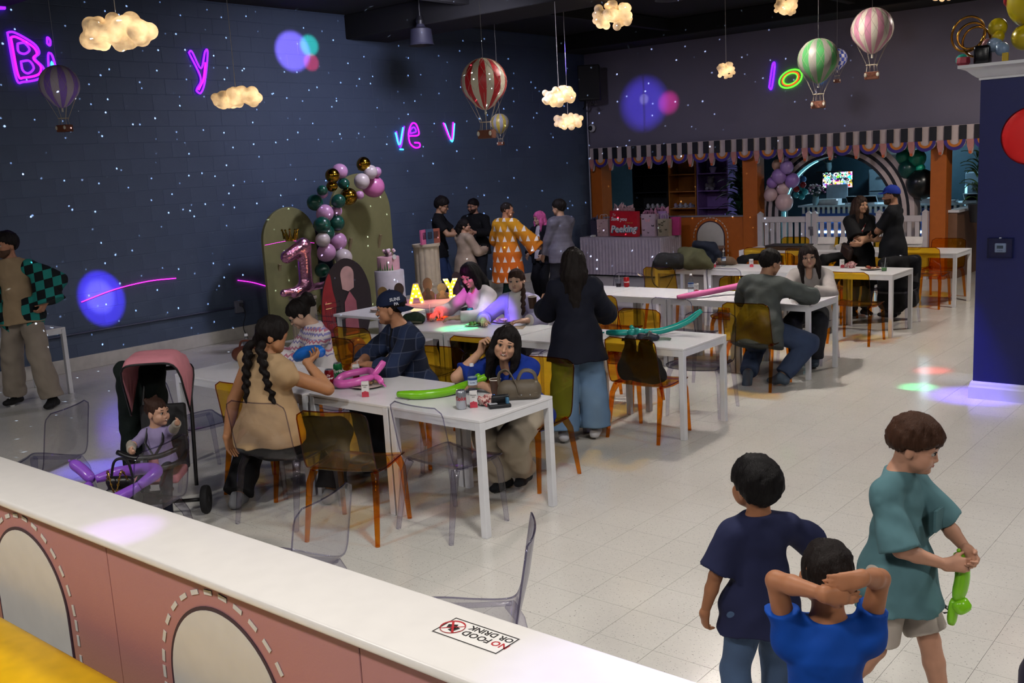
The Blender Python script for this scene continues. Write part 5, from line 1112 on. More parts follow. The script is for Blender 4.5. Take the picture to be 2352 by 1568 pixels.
    def uni(P, prims, k=.03, off=0.0):
        d = None
        for p in prims:
            e = rcone(P, *p); d = e if d is None else smin(d, e, k)
        return d - off if off else d
    core = torso + shl; allp = core + armR + armL + legR + legL + neckp + ft[0] + ft[1]
    pts = np.array([x for p in allp for x in (p[0], p[1])] + [hc]); lo, hi = pts.min(0) - .25 * S, pts.max(0) + .25 * S
    def bodyf(P):
        d = uni(P, core, .04 * S)
        for g in (armR, armL): d = smin(d, uni(P, g, .01), .03)
        d2 = smin(uni(P, legR, .012), uni(P, legL, .012), .012); d = smin(d, d2, .04)
        d = smin(d, uni(P, neckp), .03)
        for g in ft: d = smin(d, uni(P, g, .02), .02)
        return d
    v, q = surf(bodyf, lo, hi, res); parts = [(relax(v, q), q)]
    def hfull(P): return smin(headf(P), uni(P, neckp), .015)
    r_ = .17 * K; v, q = surf(hfull, hc - r_, hc + r_, .0052 * max(.85, K) if face else .008); parts.append((v, q))
    # hands
    def hand(w, e, d, n, right, cu, kind):
        d = unit(d if d is not None else w - e); n = np.array(n if n is not None else ((-1 if right else 1) * xl), float); n = unit(n - d * (n @ d)); l = np.cross(d, n) * (1 if right else -1); k = S * .98
        pr = []; offs = (.029, .010, -.009, -.027); ln = (.066, .075, .070, .055)
        for i, o in enumerate(offs):
            kn = w + d * (.088 - .004 * abs(i - 1)) * k + l * o * k; pr.append((w + l * o * .55 * k, kn, .0155 * k, .0115 * k))
            a1 = cu * (.55 + .1 * i); d1 = rotv(d, l if right else -l, 0) if False else unit(d * math.cos(a1) + n * math.sin(a1)); a2 = a1 + cu * 1.0; d2 = unit(d * math.cos(a2) + n * math.sin(a2)); m = kn + d1 * ln[i] * .52 * k; tip = m + d2 * ln[i] * .48 * k
            pr += [(kn, m, .0098 * k, .0085 * k), (m, tip, .0085 * k, .0068 * k)]
        b0 = w + d * .02 * k + l * .02 * k; b1 = w + d * .055 * k + l * .05 * k + n * .012 * k; b2 = b1 + unit(d * .8 + l * .35 + n * (.2 + .5 * cu)) * .034 * k
        pr += [(b0, b1, .0155 * k, .0115 * k), (b1, b2, .011 * k, .008 * k), (w - unit(w - e) * .05, w, .028 * S, .024 * S)]
        def fn(P):
            dd = uni(P, [p for i, p in enumerate(pr) if i % 3 == 0 and i < 12] + pr[12:13] + pr[14:], .016)
            for i in range(4): dd = smin(dd, uni(P, pr[i * 3 + 1:i * 3 + 3], .004), .004)
            return smin(dd, uni(P, pr[13:14]), .006)
        pp = np.array([x for p in pr for x in (p[0], p[1])]); v, q = surf(fn, pp.min(0) - .03, pp.max(0) + .03, .0042 * max(1, res / .010)); parts.append((v, q))
    if hands[0]: hand(hR, elR, dR, nR, True, curl[0], 0)
    if hands[1]: hand(hL, elL, dL, nL, False, curl[1], 0)
    link('body', np_mesh('body', parts, skin(sk)), T)
    # clothes
    def sub(prims, fr):
        """first part of an arm or leg up to fraction fr (0..1 upper bone, 1..2 lower bone), flat cut end"""
        a, e, w = prims[0][0], prims[0][1], prims[2][1]; ru, re, rw = prims[0][2], prims[0][3], prims[2][3]
        if fr <= 1: b = a + (e - a) * fr; return [(a, b, ru, ru + (re - ru) * fr, None, 1.0, 1)]
        b = e + (w - e) * (fr - 1); return [(a, e, ru, re), (e, b, re, re + (rw - re) * (fr - 1), None, 1.0, 1)]
    def grow(prims, o0, o1):
        n = len(prims); out = []
        for i, p in enumerate(prims):
            f0, f1 = o0 + (o1 - o0) * i / n, o0 + (o1 - o0) * (i + 1) / n; out.append((p[0], p[1], p[2] + f0, p[3] + f1) + tuple(p[4:]))
        return out
    def garment(nm, g):
        o = g.get('o', .014) * S; sl = g.get('sleeve', .6); fl = g.get('flare', .012) * S; hem = g.get('hem', .10) * S; amp = g.get('amp', .006); wd_ = g.get('wide', 0) * S
        base = [(p[0], p[1], p[2] + o, p[3] + o) + tuple(p[4:]) for p in core]; he = pel - upv * hem
        if g.get('hemdir') is not None: he = pel + np.array(g['hemdir'], float)
        skirtp = [(w1, pel, (.125 * S * F + o), (.188 * S * F + o * .9), px, g.get('flat', .76)), (pel, he, .188 * S * F + o * .9, (.188 * S * F + o * .9 + wd_ + fl), px, g.get('flat', .78))]
        sp = [] if sl <= 0 else [grow(sub(armR, sl), o, o + fl), grow(sub(armL, sl), o, o + fl)]
        bag = g.get('bag', 0) * S; hd = unit(he - pel); ncut = g.get('neck', .03) * S
        def fn(P):
            d = smin(uni(P, base, .04 * S), uni(P, skirtp, .02), .03)
            d = np.maximum(d, (P - A3(he)) @ A3(hd)); d = np.maximum(d, (P - A3(neck)) @ A3(upv) - ncut)
            for s in sp: d = smin(d, uni(P, s, .012), .028)
            if bag:
                for a, e, w in ((shR, elR, hR), (shL, elL, hL)):
                    m = a + (e - a) * .3; d = smin(d, rcone(P, m, e + (w - e) * .75 + np.array((0, 0, -.06 * S)), .06 * S, bag, None, 1.0, 1), .03)
            if g.get('open'):
                rel = P - A3(neck); d = np.maximum(d, -np.maximum(np.abs(rel @ A3(xl)) - g['open'] * S, -(rel @ A3(fw)) - .02))
            nv = g.get('vneck', 0)
            if nv: d = smax(d, -ellip(P, neck + fw * .10 * S - upv * .0 * S, (.05 * S, .06 * S, nv * S)), .01)
            return d + wrinkle(P, amp, g.get('ws', 1))
        lo2 = lo.copy(); hi2 = hi.copy(); lo2[:2] -= wd_; hi2[:2] += wd_; lo2[2] = min(he[2], hR[2], hL[2], lo2[2] if bag else 9) - .12 * S if sl > 1 else he[2] - .12 * S; hi2[2] = max(neck[2] + .08, elR[2] + .1, elL[2] + .1, hR[2] + .1 if sl > 1 else 0, hL[2] + .1 if sl > 1 else 0)
        solid(nm, fn, lo2, hi2, g.get('res', res * .95), g['m'], T, 1)
    if bot:
        o = bot.get('o', .016) * S; fr = bot.get('to', 1.93); fl = bot.get('flare', .02) * S; base = [(p[0], p[1], p[2] + o * .8, p[3] + o * .8) + tuple(p[4:]) for p in torso[:2]]
        lg = [grow(sub(legR, fr), o, o + fl), grow(sub(legL, fr), o, o + fl)]
        def pf(P):
            d = np.maximum(uni(P, base, .05), (P - A3(pel)) @ A3(upv) - .13 * S); d2 = smin(uni(P, lg[0], .014), uni(P, lg[1], .014), .015)
            return smin(d, d2, .04) + wrinkle(P, bot.get('amp', .007))
        hi2 = hi.copy(); hi2[2] = max(pel[2] + .25 * S, knR[2] + .15, knL[2] + .15); solid(bot.get('name', 'trousers'), pf, lo, hi2, res * .95, bot['m'], T, 1)
    if top: garment(top.get('name', 'shirt'), top)
    for g in (over or []): garment(g.get('name', 'jacket'), g)
    if shoe:
        for f_ in ft: ps = [(p[0], p[1], p[2] + .007 * S, p[3] + .007 * S) + tuple(p[4:]) for p in f_]; pp = np.array([x for p in ps for x in (p[0], p[1])]); solid('shoe', lambda P: np.maximum(uni(P, ps, .02), -(P[:, 2] - f4(pp[:, 2].min() - .03 * S))), pp.min(0) - .08, pp.max(0) + .06, .009, cloth(shoe, .7), T)
    # hair and face
    if hair:
        st = hair.get('style', 'short'); vol = hair.get('vol', .016); zc = hair.get('z', -.05); line = hair.get('line', .062); locks = hair.get('locks', [])
        def hf(P):
            q = (P - A3(hc)) @ Hm.astype(f4) / f4(K); d = ellip(q, (0, -.014, .034), (.076 + vol, .097 + vol, .089 + vol * hair.get('tall', 1)))
            d = smax(d, -ellip(q, (0, .115, line - .115), (.066, .068, .120)), .012); ze = hair.get('ear', .004 if not locks else zc); u_ = np.clip((q[:, 1] + .065) / .06, 0, 1); d = smax(d, zc + (ze - zc) * u_ * u_ * (3 - 2 * u_) + .5 * np.maximum(q[:, 1] - .01, 0) + .007 * np.sin(q[:, 1] * 210 + q[:, 0] * 160) - q[:, 2], .008)
            if hair.get('bangs'): d = smin(d, smax(ellip(q, (0, .052, .058), (.068, .055, .040)), -(q[:, 2] - .026), .006), .01)
            d = d * f4(K)
            for L in locks:
                pts_, ra = L[0], L[1]; fl = L[2] if len(L) > 2 else 1.0; PP = [HP(p[:3]) if len(p) == 3 else np.array(p[1:], float) for p in pts_]
                for i in range(len(PP) - 1): d = smin(d, rcone(P, PP[i], PP[i + 1], ra[i] * K, ra[i + 1] * K, xl if fl != 1 else None, fl), .02 if not hair.get('braid') else .004)
            an = np.arctan2(q[:, 0], q[:, 1] + .02) * 17 + q[:, 2] * 20; return d + f4(.0022) * np.sin(an) + f4(.0016) * np.sin(an * 2.7 + q[:, 2] * 90) + f4(.0035) * np.sin(q[:, 0] * 61 + 2 * np.sin(q[:, 2] * 37)) * np.sin(q[:, 1] * 53 + q[:, 2] * 31)
        pp = [hc - .16 * K, hc + .16 * K]
        for L in locks: pp += [(HP(p) if len(p) == 3 else np.array(p[1:], float)) for p in L[0]]
        pp = np.array(pp); solid('hair', hf, pp.min(0) - .06, pp.max(0) + .06, hair.get('res', .0075), hair_mat(hair['c']), T, 1)
    if face:
        for s in (-1, 1):
            R = Matrix([list(r) for r in Hm])
            if not blink:
                e = MB().ball(HP((s * .032, .0755, .003)), .0125 * K, 12, 8).obj('eye', EYEW, T, smooth='all'); MB().ball(HP((s * .032 + hair.get('gaze', 0) * .003 if hair else s * .032, .0832, .003)), .0076 * K, 10, 6).obj('iris', IRIS, e, smooth='all')
            MB().tube([HP((s * .018, .0865, .010)), HP((s * .032, .0905, .0145)), HP((s * .046, .082, .009))], [.0016 * K, .0026 * K, .0014 * K], 6).obj('eyelash', M('lash', '#17110f', .6, var=0), T)
            MB().tube([HP((s * .017, .0875, .0305)), HP((s * .034, .0875, .0335)), HP((s * .052, .072, .026))], [.0024 * K, .003 * K, .0014 * K], 6, flat=.8).obj('eyebrow', M('brow ' + brow, brow, .7), T, smooth='all')
        MB().tube([HP((-.022 - smile * .4, .0825, -.0555 + smile)), HP((-.008, .0915, -.0585)), HP((.008, .0915, -.0585)), HP((.022 + smile * .4, .0825, -.0555 + smile))], [.002 * K, .0052 * K, .0052 * K, .002 * K], 8).obj('lips', M('lip ' + (lipc or '#a8605a'), lipc or '#a8605a', .45), T, smooth='all')
        if smile > .003: MB().tube([HP((-.015, .0905, -.0575 + smile * .5)), HP((0, .0965, -.0590)), HP((.015, .0905, -.0575 + smile * .5))], [.0015 * K, .0042 * K, .0015 * K], 6).obj('teeth', M('teeth', '#d8d4cc', .3, var=0), T)
    if beard:
        def bf(P):
            q = (P - A3(hc)) @ Hm.astype(f4) / f4(K); d = headf(P) / f4(K) - .004
            d = np.maximum(d, q[:, 2] + .040 - .10 * np.maximum(-q[:, 1] + .05, 0)); d = np.maximum(d, -(q[:, 1] - .005)); return smax(d, -ellip(q, (0, .1, -.052), (.024, .03, .010)), .006) * f4(K)
        solid('beard', bf, HP((0, .03, -.06)) - .11, HP((0, .03, -.06)) + .11, .006, hair_mat(beard), T)
    if glasses:
        gm_ = M('spectacle ' + glasses, glasses, .3, .2); gl = thing; b = MB()
        g0 = None
        for s in (-1, 1):
            ring = [HP((s * .034 + .021 * math.cos(a), .098 - .004 * abs(math.cos(a)), .001 + .018 * math.sin(a))) for a in np.linspace(0, 2 * PI, 17)[:-1]]; b.tube(ring, .0016 * K, 6, closed=True); b.tube([HP((s * .055, .095, .004)), HP((s * .079, .0, .002))], .0016 * K, 5)
        b.tube([HP((-.013, .099, .004)), HP((.013, .099, .004))], .0016 * K, 5); g0 = b.obj('spectacles', gm_, T)
    PEOPLE.append((label, tuple(T.matrix_world @ Vector(hc)) if False else (loc[0] + math.cos(math.radians(rz)) * hc[0] - math.sin(math.radians(rz)) * hc[1], loc[1] + math.sin(math.radians(rz)) * hc[0] + math.cos(math.radians(rz)) * hc[1], hc[2])))
    return dict(T=T, hc=hc, Hm=Hm, HP=HP, K=K, S=S, neck=neck, pel=pel, shR=shR, shL=shL, elR=elR, elL=elL, hR=hR, hL=hL, up=upv, fw=fw, xl=xl, headf=headf, knR=knR, knL=knL, core=core, uni=uni)
def cap_on(p, c, name='cap', back=False, crown=None):
    """baseball cap child of a person; back = peak behind"""
    HP, K = p['HP'], p['K']; Hm = p['Hm']; hc = p['hc']
    def fn(P):
        q = (P - A3(hc)) @ Hm.astype(f4) / f4(K); d = ellip(q, (0, -.014, .036), (.088, .110, .100)); return np.maximum(d, .030 - q[:, 2] + (.25 if not back else -.10) * q[:, 1]) * f4(K)
    o = solid(name, fn, hc - .16 * K, hc + .18 * K, .006, cloth(c, .8), p['T']); s = -1 if back else 1; z0 = .043 if not back else .012
    b = MB(); n = 12; vs = []
    for k in (0, 1):
        for i in range(n + 1):
            a = PI * i / n; x = .078 * math.cos(a); y = .055 + .0 * math.sin(a); vs.append(HP((x, s * (.045 + .045 * math.sin(a)) - .01, z0 + .012 - .004 * k - (.012 if back else 0))))
        for i in range(n + 1):
            a = PI * i / n; x = .074 * math.cos(a); vs.append(HP((x, s * (.075 + .088 * math.sin(a)) - .01, z0 - .006 - .004 * k + .010 * (1 - abs(math.cos(a))) - (.03 if back else 0))))
    m = n + 1; fs = []
    for i in range(n): fs += [(i, i + 1, m + i + 1, m + i), (2 * m + i, 3 * m + i, 3 * m + i + 1, 2 * m + i + 1), (m + i, m + i + 1, 3 * m + i + 1, 3 * m + i)]
    b.add(vs, fs).obj('cap_peak', cloth(c, .8), o, smooth=50); MB().ball(HP((0, -.014, .136)), .007 * K, 8, 6).obj('cap_button', cloth(c, .8), o, smooth='all')
    return o
# ---------------------------------------------------------------- printed and woven fabrics
def pattern(name, build, rough=.85):
    m = bpy.data.materials.new(name); m.use_nodes = True; t = NT(m); v = t.coord('Object'); s = t.sep(v); t.col(build(t, v, s)); t.p.inputs['Roughness'].default_value = rough; t.p.inputs['Specular IOR Level'].default_value = .25
    folds(t); return m
def fr(t, x, k): return t.math('FRACT', t.math('MULTIPLY_ADD', x, k, 50.0))
def checks(t, v, s):
    u = t.math('ADD', s[0], t.math('MULTIPLY', s[1], .6)); a = t.math('GREATER_THAN', fr(t, u, 5.2), .5); b = t.math('GREATER_THAN', fr(t, t.math('ADD', s[2], t.math('MULTIPLY', s[0], .25)), 5.2), .5)
    return t.mix(t.math('ABSOLUTE', t.math('SUBTRACT', a, b)), '#10161a', '#1f7f78')
def triangles(t, v, s):
    u = t.math('ADD', s[0], t.math('MULTIPLY', s[1], .75)); k = 6.6; uu = t.math('MULTIPLY_ADD', u, k, 50.0); row = t.math('FLOOR', t.math('MULTIPLY_ADD', s[2], k, 50)); f1 = t.math('FRACT', t.math('ADD', uu, t.math('MULTIPLY', row, .5))); f2 = fr(t, s[2], k)
    w = t.math('MULTIPLY', t.math('ABSOLUTE', t.math('SUBTRACT', f1, .5)), 2.2); tri = t.math('MULTIPLY', t.math('LESS_THAN', t.math('ADD', w, f2), .78), t.math('GREATER_THAN', f2, .18))
    g = t.n('MapRange'); t.L.new(s[2], g.inputs[0]); g.inputs[1].default_value = 1.35; g.inputs[2].default_value = .85
    return t.mix(tri, t.mix(g.outputs[0], '#c98f1e', '#c9631a'), '#e0d8d0')
def plaid(t, v, s):
    u = t.math('ADD', s[0], t.math('MULTIPLY', s[1], .8)); l1 = t.math('GREATER_THAN', fr(t, u, 11), .93); l2 = t.math('GREATER_THAN', fr(t, s[2], 11), .93); b1 = t.math('GREATER_THAN', fr(t, u, 5.5), .5); b2 = t.math('GREATER_THAN', fr(t, s[2], 5.5), .5)
    c = t.mix(t.math('MULTIPLY', t.math('ADD', b1, b2), .5), '#141a2c', '#263250'); return t.mix(t.math('MULTIPLY', t.math('MAXIMUM', l1, l2), .28), c, '#6c7286')
def fairisle(t, v, s):
    u = t.math('ADD', s[0], t.math('MULTIPLY', s[1], .7)); zig = t.math('MULTIPLY', t.math('PINGPONG', t.math('MULTIPLY', u, 1.0), .02), 1.0); z = t.math('ADD', s[2], zig); f = fr(t, z, 11.0)
    c = t.mix(t.math('GREATER_THAN', f, .80), '#d8d0d4', '#b8738a'); c = t.mix(t.math('MULTIPLY', t.math('GREATER_THAN', f, .42), t.math('LESS_THAN', f, .56)), c, '#7a74ac')
    d = t.math('MULTIPLY', t.math('GREATER_THAN', fr(t, u, 22), .45), t.math('GREATER_THAN', fr(t, s[2], 22), .6)); up_ = t.math('GREATER_THAN', s[2], .74); return t.mix(up_, '#d8d2d4', t.mix(t.math('MULTIPLY', d, t.math('GREATER_THAN', s[2], .90)), c, '#8c88c0'))
def denim(c): return M('denim ' + c, c, .85, var=.16, vs=7, bump=.4, bs=220, spec=.2)
def quilt(t, v, s): f = fr(t, s[2], 17); return t.mix(t.math('POWER', t.math('ABSOLUTE', t.math('SUBTRACT', f, .5)), 2.0), '#63616e', '#3f3e4a')
HK = '#120d0c'
def longhair(L=.30, w=1.0, front=True, back=True, sw=0):
    o = []
    if back: o += [([(0, -.065, .02), (sw * .3, -.095, -.12), (sw, -.085, -L)], [.085 * w, .085 * w, .05 * w], .7), ([(.05, -.05, .0), (.065 + sw * .3, -.07, -.14), (.05 + sw, -.07, -L * .95)], [.055, .05, .02]), ([(-.05, -.05, .0), (-.065 + sw * .3, -.07, -.14), (-.05 + sw, -.07, -L * .95)], [.055, .05, .02])]
    if front: o += [([(.06, .0, .05), (.085, .02, -.08), (.085, .045, -L * .8)], [.04, .036, .014]), ([(-.06, .0, .05), (-.085, .02, -.08), (-.085, .045, -L * .8)], [.04, .036, .014])]
    return o
# ---------------------------------------------------------------- the people
# man in checked jacket at the far left
P = person('man in a green and black checked jacket standing at the left wall', (-10.45, 4.56, 0), 214, 1.85, neck=(.04, .0, 1.53), head=(-22, 0, 0), fR=(-.02 + .30, -.12, .08), fL=(-.24, .05, .08), hL=(-.30, .04, 1.10), eL=(-1, -.5, -.3), dL=(.3, .5, -.8), nL=(1, 0, 0), hR=(.26, .1, .98), curl=(.5, .9), sk='#a8775c', top=dict(m=cloth('#9a8468'), sleeve=.5, hem=.08, name='shirt'), bot=dict(m=cloth('#8d8276'), o=.022, flare=.045, amp=.009), over=[dict(m=pattern('checked fabric', checks), sleeve=1.35, o=.03, bag=.15, hem=-.16, open=.10, name='jacket', amp=.008, res=.011)], hair=dict(c=HK, vol=.020), beard='#4e382c', shoe='#141416', res=.011)
# woman in the tan vest seated with her back to us
P = person('woman in a tan sleeveless vest with two braids seated with her back turned', (-5.41, 3.86, 0), 18, 1.70, fat=1.22, sh=1.18, pel=(0, .0, .53), neck=(.0, .05, 1.06), shroll=10, shr=-16, head=(-62, 14, 0), hR=(.20, .20, 1.0), eR=(1, -.2, -.9), dR=(.1, 1, .2), nR=(-.3, 0, 1), hL=(-.34, -.02, .52), eL=(-1, -.2, .1), dL=(.1, .2, -1), curl=(.9, .4), fL=(-.34, .02, .08), fR=(.26, .26, .08), kL=(-.5, 1, .5), kR=(.5, 1, .5), tL=(-.2, 1, 0), sk='#b07c58', top=dict(m=cloth('#b39570'), sleeve=.04, o=.030, flat=.84, hemdir=(0, .0, -.03), hem=.03, name='vest', amp=.010, flare=.0), bot=dict(m=cloth('#17171a'), o=.03, flare=.035, amp=.009), hair=dict(c=HK, vol=.014, z=-.06, braid=1, res=.007, locks=[([(0, -.06, .0), (-.03, -.09, -.06)], [.06, .045])] + [([(0, x0 + dx * i / 11 + .012 * (-1) ** i, -.05 - .010 * i + .0006 * i * i, 1.16 - .031 * i), (0, x0 + dx * (i + 1) / 11 - .012 * (-1) ** i, -.06 - .010 * i + .0006 * i * i, 1.13 - .031 * i)], [.030 - .0012 * i, .027 - .0012 * i]) for x0, dx in ((-.06, -.03), (.03, .08)) for i in range(12)]), face=False, shoe='#77787c', res=.008)
# woman with glasses in a patterned sweater
P = person('woman with glasses in a pink and lilac patterned sweater looking down', (-6.54, 5.27, 0), 160, 1.62, sh=.95, fat=1.08, pel=(0, 0, .52), neck=(0, .06, .99), head=(-18, 34, 0), headoff=(0, .03, 0), hR=(.18, .40, .82), hL=(-.02, .42, .82), dR=(-.6, .6, 0), dL=(.6, .6, 0), nR=(0, 0, -1), nL=(0, 0, -1), fR=(.1, .35, .08), fL=(-.1, .35, .08), sk='#c09a84', top=dict(m=pattern('patterned knit', fairisle), sleeve=1.75, o=.022, hem=.08, name='sweater', amp=.006), bot=dict(m=cloth('#22222a')), hair=dict(c=HK, vol=.012, z=-.06, locks=[([(0, -.09, .05), (0, -.135, .06), (0, -.15, .0)], [.05, .055, .03]), ([(0, -.12, .08), (.02, -.16, .10)], [.03, .01])]), glasses='#17171c', lipc='#a86a60')
# man in a backwards navy cap
P = person('man in a backwards navy cap and plaid jacket seated in profile', (-5.45, 5.28, 0), 158, 1.76, fat=1.05, pel=(0, 0, .53), neck=(0, .10, 1.05), head=(-26, 4, 0), headoff=(0, .03, 0), hR=(.14, .40, .80), hL=(.02, .38, .80), eR=(1, .1, -.5), eL=(-1, .1, -.5), dR=(-.7, .6, 0), dL=(.8, .5, 0), nR=(0, 0, -1), nL=(0, 0, -1), curl=(.9, .7), fR=(.12, .38, .08), fL=(-.12, .38, .08), sk='#b5805f', top=dict(m=cloth('#141418'), sleeve=.5, hem=.05, name='t_shirt'), bot=dict(m=cloth('#15171e')), over=[dict(m=pattern('plaid flannel', plaid), sleeve=1.45, o=.032, hem=.12, open=.035, amp=.008, name='jacket', flare=.02)], hair=dict(c=HK, vol=.006), shoe='#2a2a2e', brow='#15100e', beard=None)
CAP = cap_on(P, '#141f3c', back=True)
MB().tube([P['HP']((-.020, .0915, -.046)), P['HP']((0, .0985, -.043)), P['HP']((.020, .0915, -.046))], [.002, .005, .002], 6).obj('moustache', hair_mat(HK), P['T'], smooth='all'); MB().ball(P['HP']((0, .083, -.093)), .012, 8, 6).obj('goatee', hair_mat(HK), P['T'], smooth='all')
hp = P['HP']; q0 = Vector(hp((-.0895, -.040, .062))); U_ = Vector(hp((-.066, -.095, .062))) - q0; W_ = Vector(hp((-.083, -.040, .09))) - q0
text('SUNS', .034, M('cap lettering', '#c9ccd8', .6), CAP, q0 + U_ * .2, U_, W_, 'lettering', .001, .0012); text('PA', .030, M('cap lettering', '#c9ccd8', .6), CAP, Vector(hp((-.092, -.046, .030))) + U_ * .2, U_, W_, 'lettering', .001, .0012)
# smiling woman in blue
P = person('smiling woman in a royal blue top resting her head on her hand', (-4.38, 5.24, 0), 192, 1.62, sh=.93, fat=.92, pel=(-.02, -.02, .52), neck=(-.03, .22, .93), head=(22, 4, -14), headoff=(0, .03, -.01), hR=(.13, .30, .99), eR=(.8, .5, -1), dR=(-.3, .0, 1), nR=(-1, .1, 0), hL=(.06, .42, .79), eL=(-.9, .4, -.6), dL=(.9, .3, 0), nL=(0, 0, -1), curl=(1.2, .4), fR=(.06, .20, .07), fL=(-.06, .12, .10), kR=(.1, 1, .4), kL=(-.12, 1, .4), sk='#c9997c', top=dict(m=cloth('#14318c'), sleeve=.85, o=.022, hem=.10, flare=.03, amp=.009, name='blouse', vneck=.10), bot=dict(m=cloth('#a69a88'), o=.034, flare=.02, amp=.012), hair=dict(c=HK, vol=.012, z=-.09, line=.066, locks=longhair(.34, .9)), shoe='#15161a', smile=.008, lipc='#a65a5a', res=.009)
# woman in black jacket
P = person('long haired woman in a black jacket and light blue jeans standing with her back turned', (-4.67, 6.32, 0), 32, 1.56, sh=1.0, fat=1.02, pel=(0, 0, .84), neck=(0, .02, 1.30), head=(6, 6, 0), hL=(-.28, .38, 1.05), eL=(-.2, -.4, -1), dL=(-.3, .6, .5), nL=(1, .2, 0), hR=(.24, .38, .92), eR=(.2, -.4, -1), dR=(.3, .9, -.1), nR=(-1, 0, -.3), curl=(.4, .9), fR=(.12, .02, .08), fL=(-.13, -.08, .08), sk='#bf9076', top=None, bot=dict(m=denim('#6a86a6'), o=.03, flare=.075, to=1.97, amp=.008), over=[dict(m=cloth('#121524', .8), sleeve=1.55, o=.032, hem=.20, flare=.05, amp=.008, name='jacket', neck=.045)], hair=dict(c='#17110f', vol=.012, z=-.09, locks=longhair(.46, 1.15)), face=False, shoe='#b9b9c0', res=.009)
LW = P
# woman in white sweater lit pink
P = person('woman in a white blouse with long black hair lit by pink light', (-6.62, 7.42, 0), 168, 1.64, sh=1.0, fat=1.18, pel=(0, 0, .52), neck=(0, .06, 1.04), head=(10, 24, 4), headoff=(0, .02, 0), hR=(.24, .42, .80), hL=(-.12, .42, .79), eR=(1, -.1, -.6), eL=(-1, -.1, -.6), dR=(-.5, .8, -.1), dL=(.6, .7, 0), nR=(0, 0, -1), nL=(0, 0, -1), fR=(.12, .38, .08), fL=(-.12, .38, .08), sk='#c29a86', top=dict(m=cloth('#cfc6cc', .8), sleeve=1.85, o=.022, hem=.08, flare=.012, name='blouse', amp=.007, vneck=.06), bot=dict(m=cloth('#17171a')), hair=dict(c='#0d0a0b', vol=.016, z=-.09, locks=longhair(.36, 1.1)), shoe=None)
# older woman with the braid
P = person('older woman with a side braid in a white roll neck and lilac cardigan', (-6.13, 7.40, 0), 195, 1.58, sh=.95, fat=1.05, pel=(0, 0, .52), neck=(0, .04, .98), head=(8, 0, 0), hR=(.20, .42, .79), hL=(-.20, .40, .79), eR=(1, -.1, -.6), eL=(-1, -.1, -.6), dR=(-.5, .8, 0), dL=(.7, .7, 0), nR=(0, 0, -1), nL=(0, 0, -1), fR=(.1, .38, .08), fL=(-.1, .38, .08), sk='#c09882', top=dict(m=cloth('#cfc9c4'), sleeve=1.7, o=.016, hem=.05, name='roll_neck', neck=.055), bot=dict(m=cloth('#2a2a36')), over=[dict(m=cloth('#a7a2c4'), sleeve=1.6, o=.03, hem=.08, open=.075, name='cardigan')], hair=dict(c='#2e1d16', vol=.010, z=-.05, braid=1, locks=[([(-.07 - .004 * i, .0 + .016 * i, -.045 - .031 * i), (-.07 + .010 * (-1) ** i - .004 * i, .008 + .016 * i, -.075 - .031 * i)], [.024 - .0006 * i, .021 - .0006 * i]) for i in range(9)]), shoe=None, lipc='#9a6a60')
# group by the wall
P = person('man in a yellow and orange triangle print kimono jacket seen from behind', (-9.79, 11.58, 0), -8, 1.66, fat=1.12, sh=1.06, head=(-38, 6, 0), hR=(.52, .36, .86), eR=(.8, -.4, -.5), dR=(.4, .8, -.3), hL=(-.20, .25, 1.0), eL=(-1, -.5, -.5), sk='#a87658', top=dict(m=pattern('triangle print', triangles), sleeve=1.62, o=.045, bag=.145, hem=.42, flare=.05, name='kimono_jacket', amp=.007, res=.012), bot=dict(m=cloth('#1d3a34')), hair=dict(c='#1c1513', vol=.002, z=-.05), face=True, shoe='#1a1a1c', res=.012)
P = person('young man in a black t-shirt and jeans beside the tall pedestal', (-11.28, 11.63, 0), -58, 1.79, fat=.92, neck=(0, .04, 1.49), head=(0, 16, 0), hR=(.16, .46, 1.18), hL=(-.12, .46, 1.16), eR=(.8, -.5, -.8), eL=(-.8, -.5, -.8), dR=(-.3, .9, 0), dL=(.3, .9, 0), sk='#b08668', top=dict(m=cloth('#0e0f13'), sleeve=.75, hem=.12, flare=.02, name='t_shirt'), bot=dict(m=denim('#2a3a5c')), hair=dict(c=HK, vol=.022, tall=1.5), glasses='#17171c', shoe='#1c1c20', res=.013)
P = person('bearded man with glasses in a black long sleeve shirt by the wall', (-11.23, 12.50, 0), 196, 1.69, fat=1.2, sh=1.12, head=(-18, 6, 0), hR=(.10, .34, 1.18), hL=(-.12, .32, 1.16), eR=(1, -.2, -.6), eL=(-1, -.2, -.6), dR=(-.4, .6, .3), dL=(.5, .6, .2), sk='#a87c64', top=dict(m=cloth('#0d0e11'), sleeve=1.85, hem=.12, flare=.015, o=.02, name='shirt'), bot=dict(m=cloth('#1a1b22')), hair=dict(c=HK, vol=.012), beard='#33251f', glasses='#111114', shoe='#17171a', res=.013)
P = person('dark haired woman in a beige sweater turned away in the wall group', (-10.42, 11.32, 0), -12, 1.43, fat=1.15, head=(-42, -4, 0), hR=(.12, .3, .95), hL=(-.12, .3, .95), sk='#b58a70', top=dict(m=cloth('#9c8a78'), sleeve=1.9, o=.026, hem=.14, flare=.03, name='sweater'), bot=dict(m=cloth('#24252c')), hair=dict(c=HK, vol=.014, z=-.08, locks=[([(0, -.08, .0), (0, -.11, -.07), (.0, -.10, -.13)], [.07, .06, .03])]), shoe='#1c1c20', res=.013)
